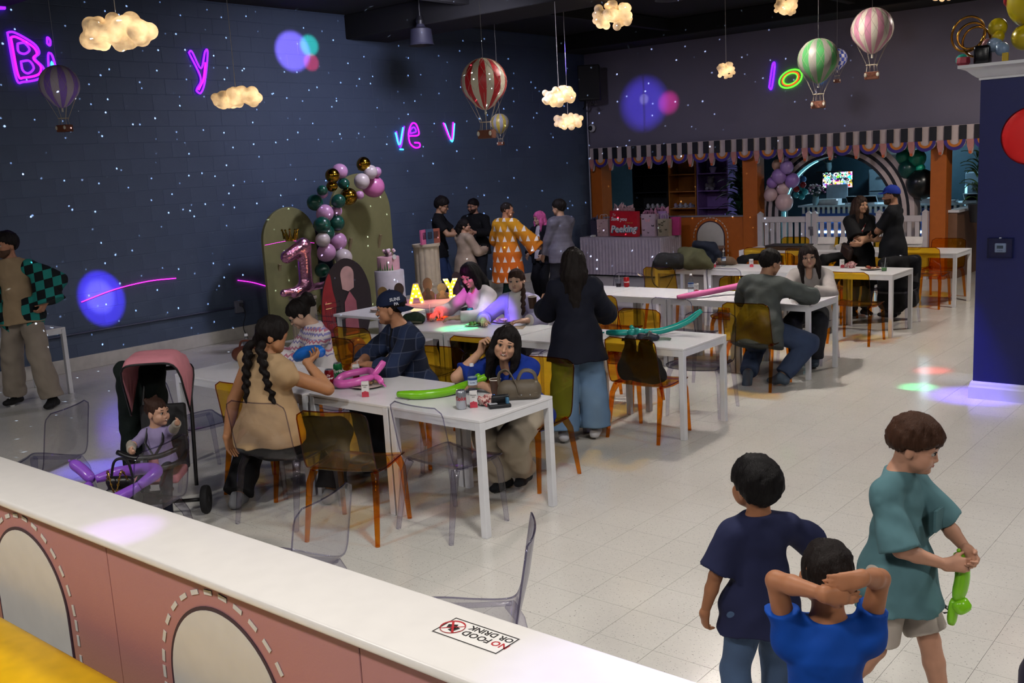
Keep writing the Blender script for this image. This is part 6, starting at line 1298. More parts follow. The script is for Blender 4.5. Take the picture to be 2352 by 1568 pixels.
P = person('woman with wavy pink hair in a dark blazer and white belt', (-9.83, 12.48, 0), 176, 1.46, fat=.98, head=(-12, 4, 0), hR=(.16, .16, .80), hL=(-.16, .16, .80), sk='#c09a86', top=dict(m=cloth('#c2bcc4'), sleeve=.3, hem=.05, name='blouse', o=.012), bot=dict(m=cloth('#101118'), o=.02), over=[dict(m=cloth('#10121c'), sleeve=1.9, o=.026, hem=.14, open=.05, name='blazer', neck=.02)], hair=dict(c='#d65a94', vol=.020, z=-.09, locks=longhair(.30, 1.05)), lipc='#a8505a', brow='#8a4a4a', shoe='#1a1a1c', res=.013)
MB().tube([P['pel'] + np.array((.155 * math.cos(a), .125 * math.sin(a), .14)) for a in np.linspace(0, 2 * PI, 25)[:-1]], .016, 6, closed=True, flat=.5).obj('belt', M('white belt', '#c9c6cc', .5), P['T'])
P = person('man in a quilted grey puffer jacket seen from behind by the wall', (-9.06, 12.0, 0), 78, 1.66, fat=1.05, head=(18, 4, 0), hR=(.16, .22, .86), hL=(-.18, .22, .86), sk='#b08a70', top=dict(m=pattern('quilted nylon', quilt, .5), sleeve=1.92, o=.036, hem=.14, flare=.01, name='puffer_jacket', amp=.006), bot=dict(m=cloth('#1c1e28')), hair=dict(c=HK, vol=.020, z=-.06), face=True, shoe='#1c1c20', res=.012)
# pair at the third row
P = person('man in a dark grey overshirt and blue trousers seated with his back turned', (-4.28, 8.72, 0), 4, 1.76, fat=1.12, sh=1.1, pel=(0, .02, .54), neck=(.01, .18, 1.01), head=(-28, 14, 0), hR=(.22, .50, .80), eR=(1, .1, -.2), hL=(-.10, .52, .80), eL=(-1, 0, -.5), dR=(-.6, .7, 0), dL=(.6, .7, 0), nR=(0, 0, -1), nL=(0, 0, -1), fR=(.22, .02, .09), fL=(-.10, -.02, .10), kR=(.9, 1, .3), kL=(-.2, 1, .3), tR=(-.8, .3, -.1), tL=(.1, -.6, -.8), sk='#b08468', top=dict(m=cloth('#4d5250'), sleeve=1.85, o=.03, hem=.16, flare=.02, name='overshirt', amp=.010), bot=dict(m=cloth('#33405a'), o=.026), hair=dict(c=HK, vol=.016, z=-.055), glasses='#17171a', shoe='#4c5866', res=.010)
P = person('woman with round glasses in a grey shirt seated facing us', (-4.30, 10.0, 0), 196, 1.64, sh=1.0, fat=1.02, pel=(0, 0, .52), neck=(0, .08, .98), head=(10, 6, 6), headoff=(0, .02, 0), hR=(.12, .40, .79), hL=(-.05, .42, .79), eR=(1, -.1, -.6), eL=(-1, -.1, -.6), dR=(-.6, .7, 0), dL=(.8, .5, 0), nR=(0, 0, -1), nL=(0, 0, -1), fR=(.08, .36, .08), fL=(-.08, .34, .08), sk='#c59a82', top=dict(m=cloth('#a39c98', .7), sleeve=1.8, o=.026, hem=.14, flare=.02, name='shirt', amp=.009, vneck=.08), bot=dict(m=cloth('#25262c'), o=.026), hair=dict(c='#1c1412', vol=.014, z=-.09, locks=longhair(.34, 1.0)), glasses='#8a7a70', shoe='#4c5866', res=.009)
# couple by the fence
P = person('woman in a black dress with arms folded by the picket fence', (-4.92, 12.98, 0), 228, 1.56, fat=1.05, head=(18, 0, 0), hR=(-.10, .22, 1.01), hL=(.12, .26, .97), eR=(1, .2, -.6), eL=(-1, .2, -.6), dR=(-1, .2, .1), dL=(1, .1, .1), nR=(0, -1, 0), nL=(0, -1, 0), curl=(.3, .3), sk='#b5886c', top=dict(m=cloth('#0c0c0f'), sleeve=.95, o=.022, hem=.45, flare=.05, name='dress', vneck=.05), bot=dict(m=cloth('#0e0e12')), hair=dict(c='#2e1e16', vol=.014, z=-.09, locks=longhair(.34, .95)), shoe='#121214', res=.012)
DW = P
MB().tube(spline([P['shL'] + np.array((.0, .02, .06)), P['neck'] + np.array((.04, .15, -.20)), P['pel'] + np.array((.16, .16, .18)), P['pel'] + np.array((.21, .06, .05))], 6), .024, 6, flat=.2).obj('bag_strap', pattern('striped strap', lambda t, v, s: t.mix(t.math('GREATER_THAN', fr(t, s[2], 14), .5), '#c9b8b0', '#a8343a')), P['T'])
P = person('man in a royal blue cap and black t-shirt talking by the fence', (-4.50, 13.05, 0), 96, 1.685, fat=1.08, sh=1.06, head=(14, 6, 0), hR=(-.08, .26, 1.06), hL=(.10, .24, 1.10), eR=(1, .1, -.5), eL=(-1, .1, -.5), dR=(-1, .1, .1), dL=(1, .1, .1), nR=(0, -1, 0), nL=(0, -1, 0), curl=(.3, .3), sk='#a87a60', top=dict(m=cloth('#0e1016'), sleeve=.8, o=.02, hem=.12, flare=.01, name='t_shirt'), bot=dict(m=denim('#1f2a40')), hair=dict(c='#1c1412', vol=.003), beard='#4e3628', shoe='#1c1c20', res=.012)
cap_on(P, '#18308c')
# the three boys in front
P = person('boy in a faded teal t-shirt and cream shorts holding a green balloon', (-1.22, 3.62, 0), -95, 1.20, hs=1.2, sh=.98, fat=1.0, head=(14, 16, 0), headoff=(0, .015, 0), hR=(.04, .20, .72), hL=(-.04, .24, .76), eR=(1, -.4, -.6), eL=(-1, -.2, -.6), dR=(-.3, .9, .1), dL=(.5, .6, -.4), nR=(-1, .0, -.2), nL=(1, 0, -.1), curl=(1.0, 1.1), fR=(.10, -.20, .09), fL=(-.08, .16, .06), kR=(.1, 1, 0), sk='#c08e74', top=dict(m=cloth('#567a80'), sleeve=1.0, o=.020, hem=.18, flat=.95, flare=.045, amp=.007, name='t_shirt', ws=1.2), bot=dict(m=cloth('#b8ada2'), to=.86, o=.03, flare=.025, name='shorts', amp=.005), hair=dict(c='#3a2316', vol=.024, z=-.035, bangs=1, line=.055, tall=1.1), brow='#4a3022', lipc='#a8605c', shoe='#2a2c38', res=.0062)
TB = P; MB().box(P['shL'] * 0 + P['neck'] + P['fw'] * .128 + P['xl'] * -.06 - P['up'] * .17, (.07, .012, .085), rot=Matrix.Rotation(-.0, 3, 'Z'), bev=.003).obj('chest_pocket', cloth('#567a80'), P['T'])
kk = (P['knL'] * .55 + np.array(P['pel']) * .45) + np.array((-.075, .05, -.02)); text('NIKE', .022, M('print dark', '#33333a', .7), P['T'], kk + np.array((-.012, .03, .012)), (.5, .86, 0), (0, 0, 1), 'lettering', .001, .0008); MB().tube([kk + np.array((-.02, .0, .0)), kk + np.array((-.012, .025, -.008)), kk + np.array((0, .06, .012))], [.001, .006, .0008], 6, flat=.3).obj('swoosh_mark', M('print dark', '#33333a', .7), P['T'])
P = person('black haired boy in a navy t-shirt and jeans walking away', (-1.585, 3.22, 0), 44, 1.06, hs=1.38, fat=1.05, head=(22, -6, -4), hL=(-.25, .02, .41), eL=(-1, -.6, .2), dL=(.1, .2, -1), nL=(1, .2, 0), hR=(.36, .14, .66), eR=(1, -.3, -.3), dR=(.5, .4, -.7), curl=(.5, .8), fR=(.10, .10, .06), fL=(-.10, -.10, .07), sk='#a06c4c', top=dict(m=cloth('#232746'), sleeve=.86, o=.030, hem=.14, flare=.04, amp=.008, name='t_shirt', ws=1.2), bot=dict(m=denim('#4a5e7c'), o=.026, flare=.02), hair=dict(c='#0f0c0c', vol=.026, z=-.075, side=.6), face=True, shoe='#2a2c38', res=.0062)
P = person('boy in a bright blue t-shirt clasping his hands behind his head', (-1.02, 2.48, 0), 36, 1.11, hs=1.34, fat=1.06, head=(-12, 8, 0), hR=(.05, -.152, 1.135), hL=(-.045, -.146, 1.09), eR=(.75, .75, .75), eL=(-.75, .75, .55), dR=(-1, .05, -.22), nR=(.0, 1, 0), dL=(1, .05, -.12), nL=(.0, 1, 0), curl=(.30, .30), sk='#a8704e', top=dict(m=cloth('#0b49a8', .75), sleeve=.52, o=.018, hem=.14, flare=.004, amp=.008, name='t_shirt', ws=1.2, neck=.02), bot=dict(m=cloth('#23242c')), hair=dict(c='#17100d', vol=.004, z=-.04, side=.8), face=True, shoe='#2a2c38', res=.0058)
# ---------------------------------------------------------------- things on the tables
ZT = .7405; CAMZ = .70
def text_cyl(s, size, mat, parent, r, z, name='lettering', ang=0.0, bold=0, shear=0, vert=False):
    c = bpy.data.curves.new('t', 'FONT'); c.body = s; c.size = size; c.align_x = 'CENTER'; c.extrude = .0003; c.offset = bold; c.shear = shear; c.resolution_u = 2
    q = bpy.data.objects.new('t', c); COL.objects.link(q); me = bpy.data.meshes.new_from_object(q.evaluated_get(bpy.context.evaluated_depsgraph_get())); bpy.data.objects.remove(q); me.materials.clear(); me.materials.append(mat)
    for v in me.vertices:
        x, y, d = v.co; a = x / r + ang; rr = r + .0004 + d; v.co = (rr * math.sin(a), -rr * math.cos(a), z + y)
    return link(name, me, parent)
ALU = M('can aluminium', '#b9bcc2', .3, .9)
def can(x, y, z, c, label, words, rz=CAMZ, lc='#ece6e2', band=None):
    t = thing('drink_can', label, 'can', (x, y, z), rz, 'drink cans on the tables'); r = .033
    MB().lathe([(.024, 0), (r, .012), (r, .105), (.0275, .118)], n=24, cap=False).obj('can_body', M('can print ' + c, c, .3, .25 if c != '#b8bcc4' else .8, var=.05), t, smooth=40); MB().lathe([(.0275, .118), (.028, .121), (.025, .119), (.001, .118)], n=24).obj('lid', ALU, t, smooth=40); MB().lathe([(.001, .003), (.02, .003), (.024, 0)], n=24).obj('base', ALU, t)
    for wd_, sz, zz, an in words: text_cyl(wd_, sz, M('can lettering ' + lc, lc, .4), t, r, zz, ang=an, bold=.0009, shear=.15)
    MB().tube([(-.006, .004, .121), (.0, -.006, .122), (.006, .004, .121)], .0016, 5).obj('pull_tab', ALU, t)
    return t
can(-5.50, 4.47, ZT, '#8a1420', 'dark red drink can lettered in white on the front table', [('Dr', .022, .075, 0), ('Pepper', .024, .055, 0), ('23', .014, .028, 0)]); can(-5.63, 4.66, ZT, '#0f6b3a', 'green drink can with white lettering behind the dark red can', [('Sprite', .032, .055, .15)])
can(-4.17, 4.41, ZT, '#b8bcc4', 'silver drink can with red lettering at the right end of the front table', [('Coke', .036, .060, -.15)], lc='#b0232f'); can(-6.59, 7.18, ZT - .0, '#1f8fa8', 'turquoise drink can in front of the woman in the white blouse', []); can(-6.45, 9.76, ZT, '#b8141c', 'red cola can with white script on the third row', [('Coca-Cola', .022, .055, 0)])
PET = acrylic('clear bottle plastic', '#f0f4f8', '#a9b4c4'); LBL = M('bottle label', '#c9d6e6', .4); LB2 = M('bottle label blue', '#274a8a', .4)
def bottle(x, y, label, z=ZT):
    t = thing('water_bottle', label, 'bottle', (x, y, z), CAMZ, 'water bottles on the tables')
    MB().lathe([(.022, 0), (.031, .008), (.031, .05), (.029, .055), (.031, .06), (.031, .135), (.027, .155), (.014, .185), (.0125, .20)], n=20).obj('bottle_body', PET, t, smooth=50); MB().lathe([(.0318, .075), (.0318, .125)], n=20, cap=False).obj('paper_label', LBL, t, smooth=50); MB().lathe([(.0321, .108), (.0321, .124)], n=20, cap=False).obj('label_band', LB2, t, smooth=50); MB().lathe([(.0145, .197), (.0145, .214), (.012, .216)], n=16).obj('cap', WHT, t)
    for i in range(3): text_cyl('WATER', .010, LB2, t, .0322, .088, ang=-1.6 + 1.6 * i)
bottle(-4.35, 4.72, 'clear water bottle beside the silver can on the front table'); bottle(-5.43, 9.47, 'clear water bottle on the third row beside a juice box'); bottle(-7.0, 4.85, 'clear water bottle at the left end of the front table'); bottle(-6.35, 11.95, 'clear water bottle behind the olive coat')
JB = M('juice carton', '#e0dcda', .45, var=.03); JR = M('juice fruit print', '#c0384a', .5)
def juice(x, y, label, z=ZT, straw=True, rz=CAMZ):
    t = thing('juice_box', label, 'juice box', (x, y, z), rz, 'small juice boxes on the tables'); MB().box((0, 0, .052), (.048, .036, .104), bev=.002).obj('carton', JB, t); MB().box((0, -.0183, .018), (.047, .001, .034)).obj('fruit_print', JR, t)
    for dx in (-.012, .0, .012): MB().ball((dx, -.019, .03 + .004 * (dx == 0)), .009, 8, 6, (1, .15, 1)).obj('apple_print', JR, t)
    text('Honest', .013, M('juice lettering', '#4a4446', .5), t, (0, -.0185, .078), (1, 0, 0), (0, 0, 1)); text('KIDS', .009, M('juice lettering', '#4a4446', .5), t, (0, -.0185, .066), (1, 0, 0), (0, 0, 1))
    if straw: MB().tube([(.01, .005, .10), (.012, .005, .13), (.028, .003, .135)], .0022, 6).obj('straw', WHT, t)
juice(-5.52, 4.74, 'juice box with a bent straw inside the pink balloon ring'); juice(-5.00, 4.36, 'juice box standing at the front edge of the front table', straw=False); juice(-4.13, 4.48, 'juice box right beside the silver can', straw=False); juice(-5.40, 9.53, 'juice box beside the bottle on the third row', straw=False); juice(-6.43, 11.83, 'juice box with straw on the left of the fourth row'); juice(-4.80, 12.1, 'juice box on the fourth row behind the woman with glasses', straw=False); juice(-5.95, 11.95, 'juice box on the fourth row just left of the seated pair', straw=False)
def twist(name, label, c, segs, loc=(0, 0, 0), rz=0, rough=.25, k=0, knot=None):
    """modelling balloon: each segment a swollen tube through points with a radius"""
    t = thing(name, label, 'balloon', loc, rz); m = M('twisting balloon ' + c, c, rough, var=.04, spec=.6, sss=.1)
    for pts, r in segs:
        P = spline(pts, 7); n = len(P); MB().tube(P, [r * (.35 + .65 * min(1, 4.2 * min(i, n - 1 - i) / n + .25) ** .5) for i in range(n)], 14).obj('balloon_segment', m, t, smooth='all')
    if knot: MB().ball(knot, .008, 8, 6).obj('knot', m, t, smooth='all')
    return t
twist('twisted_balloon', 'pink fish shaped twisted balloon on the front table', '#e86ac0', [([(-.10, -.02, .035), (-.13, .12, .05), (.0, .22, .07), (.12, .14, .06)], .026), ([(-.10, -.02, .035), (.0, -.08, .035), (.10, -.02, .045), (.15, .10, .06)], .030), ([(.13, .12, .06), (.17, .16, .12), (.19, .18, .16)], .024), ([(.13, .12, .06), (.20, .10, .05), (.25, .07, .03)], .022), ([(.25, .07, .03), (.31, .04, .015)], .006)], (-5.36, 4.52, ZT), .12)
twist('twisted_balloon', 'long lime green twisted balloon on the front table', '#7ac21c', [([(0, 0, .030), (.16, .06, .030), (.26, .22, .032), (.30, .42, .06)], .030), ([(.30, .42, .06), (.33, .46, .10)], .026), ([(.32, .42, .06), (.40, .46, .10)], .026), ([(.32, .42, .05), (.38, .38, .04)], .024), ([(.30, .42, .05), (.33, .50, .04)], .022)], (-4.75, 4.42, ZT))
twist('twisted_balloon', 'teal sword shaped twisted balloon on the second row', '#22a89c', [([(-.30, -.13, .03), (-.2, -.10, .03), (-.10, -.05, .03)], .026), ([(-.11, -.06, .03), (-.07, -.09, .04), (-.05, -.03, .04)], .028), ([(-.11, -.05, .06), (-.09, -.03, .08)], .024), ([(-.07, -.04, .05), (.0, -.08, .045), (-.01, -.02, .045)], .030), ([(-.02, -.03, .04), (.12, .06, .04), (.28, .18, .10), (.40, .26, .20)], .028)], (-4.50, 7.06, ZT), 0, knot=(-.325, -.14, .03))
twist('twisted_balloon', 'straight pink balloon stick on the third row', '#e87ab0', [([(-.20, -.30, .03), (-.02, -.02, .05), (.15, .25, .08), (.32, .42, .11)], .033)], (-5.12, 9.30, ZT))
twist('twisted_balloon', 'short blue twisted balloon held over the front table', '#1f6fd0', [([(-.11, .0, -.02), (-.03, .02, .02), (.06, .03, .035), (.13, .03, .03)], .045)], (-5.52, 4.30, .985), .1)
# crumpled paper, plates and wallets
def crumple(x, y, label, c, r, z=ZT, seed=1, cat='napkin', name='crumpled_napkin'):
    rr = random.Random(seed); t = MB().ball((0, 0, r * .5), r, 12, 8, (1.1, .9, .55)); t.v = [(a + rr.uniform(-.35, .35) * r, b + rr.uniform(-.35, .35) * r, max(0, d + rr.uniform(-.3, .35) * r)) for a, b, d in t.v]
    return tag(t.obj(name, pattern('napkin print ' + c, lambda t_, v, s: t_.mix(t_.math('GREATER_THAN', t_.noise(v, 60, 2), .55), c, '#a83a44')), None, loc=(x, y, z)), label, cat)
crumple(-4.08, 4.56, 'crumpled red and white napkin beside the silver can', '#d9b9b0', .055); crumple(-6.51, 12.05, 'crumpled napkin on the left of the fourth row', '#c9b0a8', .05, seed=3); crumple(-4.70, 12.12, 'crumpled napkin beside the juice box on the fourth row', '#c9a8a4', .06, seed=4)
PLT = M('paper plate', '#c9b8b0', .6)
def plate(x, y, label, foods, z=ZT, r=.11):
    t = thing('food_plate', label, 'plate', (x, y, z), 0); MB().lathe([(r * .6, 0), (r * .7, .004), (r, .016), (r * .97, .016), (r * .68, .008), (.001, .006)], n=28).obj('dish', PLT, t, smooth=40)
    rr = random.Random(int(x * 97 + y * 31))
    for c, n in foods:
        for _ in range(n): a, e = rr.uniform(0, 6.3), rr.uniform(0, r * .6); MB().ball((e * math.cos(a), e * math.sin(a), .018 + rr.uniform(0, .015)), rr.uniform(.012, .022), 8, 6, (1.3, 1, .6)).obj('food_piece', M('food ' + c, c, .6), t, smooth='all')
plate(-6.30, 6.92, 'small plate with brown food on the second row', [('#6a4a26', 7), ('#3a2a1c', 3)], r=.09); plate(-6.16, 7.18, 'plate with a roll in front of the older woman', [('#b8946a', 6), ('#d8c8b0', 3)]); plate(-4.40, 12.0, 'plate with a pizza crust and red napkins on the fourth row', [('#8a4a24', 6), ('#a83a30', 6), ('#c9a88a', 3)], r=.13); plate(-4.85, 12.13, 'red paper plate under the juice box', [('#a84a50', 2)], r=.10) if False else None
plate(-5.22, 4.58, 'white paper plate under the pink balloon', [('#8a6a4a', 3)], r=.12)
t = thing('bead_pile', 'pile of yellow and pink beads on the second row', 'beads', (-6.86, 7.10, ZT)); b = MB(); rr = random.Random(5)
for i in range(70): a, e = rr.uniform(0, 6.3), rr.uniform(0, .09); b.ball((e * math.cos(a), e * math.sin(a), .008 + .02 * (1 - e / .09)), .009, 6, 4)
q = b.obj('beads', pattern('bead colours', lambda t_, v, s: t_.mix(t_.math('GREATER_THAN', t_.noise(v, 40, 1), .5), '#d8b83a', '#d86a5a')), t, smooth='all', recalc=False); q['kind'] = 'stuff'
GLS = acrylic('clear cup plastic', '#f2f4f6', '#b4bac4')
def cup(x, y, label, c, h=.10, paper=False, z=ZT, fill=.6, lipc=None, rz=0):
    t = thing('drinking_cup', label, 'cup', (x, y, z), rz); w = M('cup ' + c, c, .5)
    MB().lathe([(.028, 0), (.038, h), (.036, h), (.027, .004), (.001, .004)], n=22).obj('cup_wall', w if paper else GLS, t, smooth=40)
    if paper: MB().lathe([(.0385, h - .004), (.040, h), (.0385, h + .003), (.037, h)], n=22, cap=False).obj('rim', M('paper rim', '#e0d8cc', .5), t, smooth='all'); MB().lathe([(.001, h * .8), (.035, h * .8)], n=18).obj('coffee', M('coffee', '#2a180e', .2), t)
    else: MB().lathe([(.001, .006), (.0268, .006), (.027 + .009 * fill, h * fill), (.001, h * fill)], n=22).obj('drink', w, t, smooth=40); MB().tube([(0, .01, .02), (.02, -.01, h + .05)], .003, 6).obj('straw', WHT, t)
    return t
cup(-4.24, 4.82, 'brown paper coffee cup beside the handbag', '#4a3226', .10, True); cup(-7.0, 7.02, 'clear cup of red drink left of the beads', '#8a2a24', .11); cup(-6.55, 9.74, 'clear cup of dark cola beside the red can', '#2a1218', .09, fill=.45); cup(-4.20, 11.88, 'clear cup with green drink at the right of the fourth row', '#5a9a4a', .11, fill=.35)
cup_h = cup(-5.155, 6.385, 'brown paper coffee cup held by the long haired woman', '#3e2a20', .10, True, 1.04)
# handbag, wallet, phones
LEA = M('taupe leather', '#5c5142', .55, bump=.2, bs=160); t = thing('handbag', 'taupe leather handbag with a wide loop handle on the front table', 'bag', (-4.02, 4.80, ZT), .65); t.scale = (.70, .75, .85)
solid('bag_body', lambda P: np.maximum(rcone(P, (-.12, 0, .06), (.12, 0, .06), .085, .085, (1, 0, 0), 1.0) * .8 + .0 * P[:, 2], -P[:, 2]), (-.24, -.12, -.01), (.24, .12, .20), .008, LEA, t); MB().tube(spline([(-.17, -.01, .06), (-.18, -.01, .19), (-.10, -.02, .22), (-.03, -.06, .13), (.0, -.085, .05)], 6), .022, 8, flat=.35).obj('handle', LEA, t, smooth='all'); MB().tube(spline([(.17, 0, .07), (.14, 0, .19), (.04, 0, .21), (-.02, -.02, .13)], 6), .020, 8, flat=.35).obj('handle', LEA, t, smooth='all'); MB().box((.04, -.078, .04), (.26, .012, .035), bev=.004).obj('strap', LEA, t)
for dx in (.02, .10): MB().ball((dx, -.086, .042), .006, 8, 6).obj('stud', ALU, t, smooth='all')
t = thing('wallet_pouch', 'black pouch with blue lining lying open by the handbag', 'pouch', (-3.99, 4.56, ZT), .9); MB().box((0, 0, .012), (.14, .09, .024), bev=.008).obj('flap', M('black nylon', '#15171c', .5), t, smooth=30); MB().box((.01, .01, .045), (.11, .03, .06), rot=Matrix.Rotation(.3, 3, 'X'), bev=.008).obj('pocket', M('black nylon', '#15171c', .5), t, smooth=30); MB().box((.05, .0, .035), (.02, .07, .05), bev=.006).obj('blue_lining', M('blue lining', '#3a6a8a', .5), t, smooth=30)
for i in range(3): MB().box((-.04, -.02 + .02 * i, .026), (.05, .006, .003)).obj('white_mark', WHT, t)
t = thing('sunglasses', 'dark blue mirrored sunglasses lying by the handbag', 'glasses', (-4.10, 4.68, ZT), .6); sg = M('mirror lens', '#1a3a6a', .1, .7)
for s in (-1, 1): MB().ball((s * .033, 0, .025), .028, 12, 8, (1, .25, .8)).obj('lens', sg, t, smooth='all'); MB().tube([(s * .062, .005, .03), (s * .066, .10, .02)], .003, 6).obj('temple', BK, t)
MB().tube([(-.01, 0, .03), (.01, 0, .03)], .003, 6).obj('bridge', BK, t)
def phone(x, y, label, rz, z=ZT): t = thing('smartphone', label, 'phone', (x, y, z), rz); MB().box((0, 0, .004), (.075, .15, .008), bev=.003).obj('case', BK, t, smooth=30); MB().box((0, 0, .0083), (.068, .142, .0006)).obj('screen', M('phone glass', '#0a0c10', .08), t)
phone(-5.74, 4.80, 'black phone lying by the capped man', .8); phone(-4.12, 9.62, 'dark phone on the third row by the seated pair', 1.1); phone(-4.60, 4.84, 'black phone lying left of the green balloon', .4) if False else None
t = thing('car_key_pouch', 'small black pouch behind the green balloon', 'pouch', (-4.60, 4.88, ZT), .5); solid('pouch', blob([(-.02, 0, .03, .03), (.02, 0, .035, .032), (0, .01, .05, .025)], .02), (-.08, -.06, 0), (.08, .06, .1), .007, M('black nylon', '#15171c', .5), t); MB().tube([(.03, 0, .05), (.05, .01, .07), (.04, .02, .05)], .003, 5).obj('loop', BK, t)
t = thing('leather_bag', 'brown leather bag at the far left end of the front table', 'bag', (-6.9, 4.78, ZT), .3); solid('bag_body', blob([(-.09, 0, .06, .06), (.0, 0, .07, .07), (.09, 0, .06, .06)], .06), (-.2, -.1, 0), (.2, .1, .17), .009, M('brown leather', '#5a2e20', .5), t); MB().tube(spline([(-.08, 0, .11), (-.05, 0, .17), (.05, 0, .17), (.08, 0, .11)], 5), .009, 7).obj('handle', M('brown leather', '#5a2e20', .5), t)
t = thing('bucket_hat', 'dark green camouflage hat on the second row', 'hat', (-7.0, 6.78, ZT), .4); solid('hat_crown', blob([(-.05, 0, .05, .05), (.03, 0, .06, .06), (.09, 0, .045, .045)], .05), (-.14, -.1, 0), (.18, .1, .14), .008, pattern('camouflage', lambda t_, v, s: t_.mix(t_.noise(v, 22, 2), '#141c18', '#2c4030')), t); MB().tube(spline([(-.10, -.04, .02), (0, -.07, .03), (.12, -.05, .02)], 6), .012, 6, flat=.4).obj('strap', M('olive strap', '#4a4a38', .6), t)
tag(MB().box((0, 0, .003), (.22, .16, .006), bev=.002).obj('paper_sheet', M('kraft paper', '#a8917a', .7), None, loc=(-5.86, 6.95, ZT), rz=.5), 'flat brown paper in front of the older woman', 'paper')
# belt bag on the second row
t = thing('belt_bag', 'dark belt bag with green strap over the amber chair back', 'bag', (-4.36, 6.86, ZT), .45); NY = M('navy nylon', '#1c2434', .5); solid('pouch', blob([(-.04, 0, .035, .035), (.03, 0, .038, .037), (.08, 0, .03, .03)], .03), (-.12, -.07, 0), (.16, .07, .10), .007, NY, t); MB().tube(spline([(-.06, 0, .03), (-.13, -.02, .02), (-.20, .0, .015)], 5), .014, 6, flat=.3).obj('strap', BK, t); MB().tube(spline([(.02, -.035, .01), (.03, -.02, .075), (.04, .03, .07)], 5), .012, 6, flat=.3).obj('green_strap', M('sage webbing', '#5a6a5c', .6), t); MB().tube(spline([(.10, 0, .02), (.17, .01, .015), (.20, .0, .012)], 5), .013, 6, flat=.3).obj('green_strap', M('sage webbing', '#5a6a5c', .6), t); MB().tube([(-.10 + .015 * math.cos(a), -.02, .03 + .015 * math.sin(a)) for a in np.linspace(0, 2 * PI, 13)[:-1]], .004, 6, closed=True).obj('ring', ALU, t)
# clothes on chairs
def coat(name, label, loc, rz, segs, c, h=.010, mat=None, k=.05):
    t = thing(name, label, 'coat', loc, rz); fn = chainfn(segs, k); pp = np.array([x for s in segs for x in (s[0], s[1])]); solid('fabric', lambda P: fn(P) + wrinkle(P, .009, 1.3), pp.min(0) - .16, pp.max(0) + .16, h, mat or cloth(c), t, 1); return t
X_ = (1, 0, 0)
coat('draped_jacket', 'dark jacket bunched on the seat of the amber chair', (-4.27, 6.70, .455), 0, [((-.14, -.07, .07), (.15, -.07, .07), .075, .075), ((-.11, -.09, .14), (.11, -.09, .15), .075, .075), ((-.09, -.10, .18), (-.06, -.12, .34), .06, .045), ((.07, -.10, .20), (.09, -.12, .33), .07, .055)], '#1c1a1a')
coat('draped_coat', 'black coat over the chair beside the standing woman', (-5.10, 12.72, .0), 180, [((-.22, 0, .80), (.22, 0, .80), .06, .06), ((-.2, .06, .75), (-.16, .10, .50), .06, .05), ((.2, -.02, .75), (.17, -.06, .40), .07, .07), ((-.1, -.05, .7), (.1, -.05, .45), .09, .09)], '#0d0d10', .012)
coat('draped_coat', 'black coat over the chair at the right of the fourth row', (-4.30, 12.74, .0), 180, [((-.22, 0, .76), (.24, 0, .76), .07, .07), ((-.2, -.02, .7), (-.18, -.04, .25), .09, .10), ((.2, -.02, .7), (.18, -.04, .25), .09, .10), ((0, -.04, .68), (0, -.06, .22), .12, .12)], '#0c0c0f', .012)
coat('draped_coat', 'black coat over the chair left of the seated pair', (-6.25, 12.72, .0), 180, [((-.25, 0, .80), (.25, 0, .77), .05, .05), ((-.24, .02, .76), (-.2, .04, .5), .05, .05), ((.22, .02, .76), (.2, .0, .5), .05, .05)], '#0e0f13', .012)
coat('winter_coat', 'olive padded coat heaped on the fourth row', (-6.60, 11.55, ZT), .4, [((-.05, .0, .10), (.18, -.05, .08), .10, .08), ((-.10, .05, .20), (.10, .02, .18), .08, .09), ((.10, -.05, .14), (.25, -.10, .05), .09, .05), ((-.14, .08, .24), (-.02, .1, .22), .05, .06)], '#4a4a34', .010)
coat('winter_coat', 'navy coat on top of the heap on the fourth row', (-6.52, 11.72, ZT), .4, [((-.10, .05, .30), (.12, .05, .28), .06, .06), ((.10, .05, .26), (.2, .0, .18), .06, .05), ((-.02, .06, .15), (.1, .06, .12), .08, .08)], '#141a2a', .010)
coat('fleece', 'tan fleece lying right of the olive coat', (-6.42, 12.1, ZT), .2, [((-.08, 0, .05), (.10, 0, .05), .06, .05), ((.05, 0, .06), (.16, -.04, .03), .05, .03)], '#6a5644', .010)
t = thing('duffel_bag', 'black duffel bag with a hanging strap on the fourth row', 'bag', (-6.86, 11.42, ZT), .35); solid('bag_body', lambda P: chainfn([((-.12, 0, .10), (.12, 0, .10), .10, .10), ((-.1, 0, .17), (.12, 0, .15), .06, .07)], .05)(P) + wrinkle(P, .006), (-.28, -.18, 0), (.28, .18, .3), .010, M('black canvas', '#0e0f12', .8, bump=.3, bs=90), t); MB().tube(spline([(-.20, -.05, .12), (-.21, -.16, -.02), (-.16, -.24, -.16), (-.02, -.26, -.22), (.08, -.20, -.06), (.10, -.10, .02)], 6), .016, 6, flat=.25).obj('strap', BK, t)
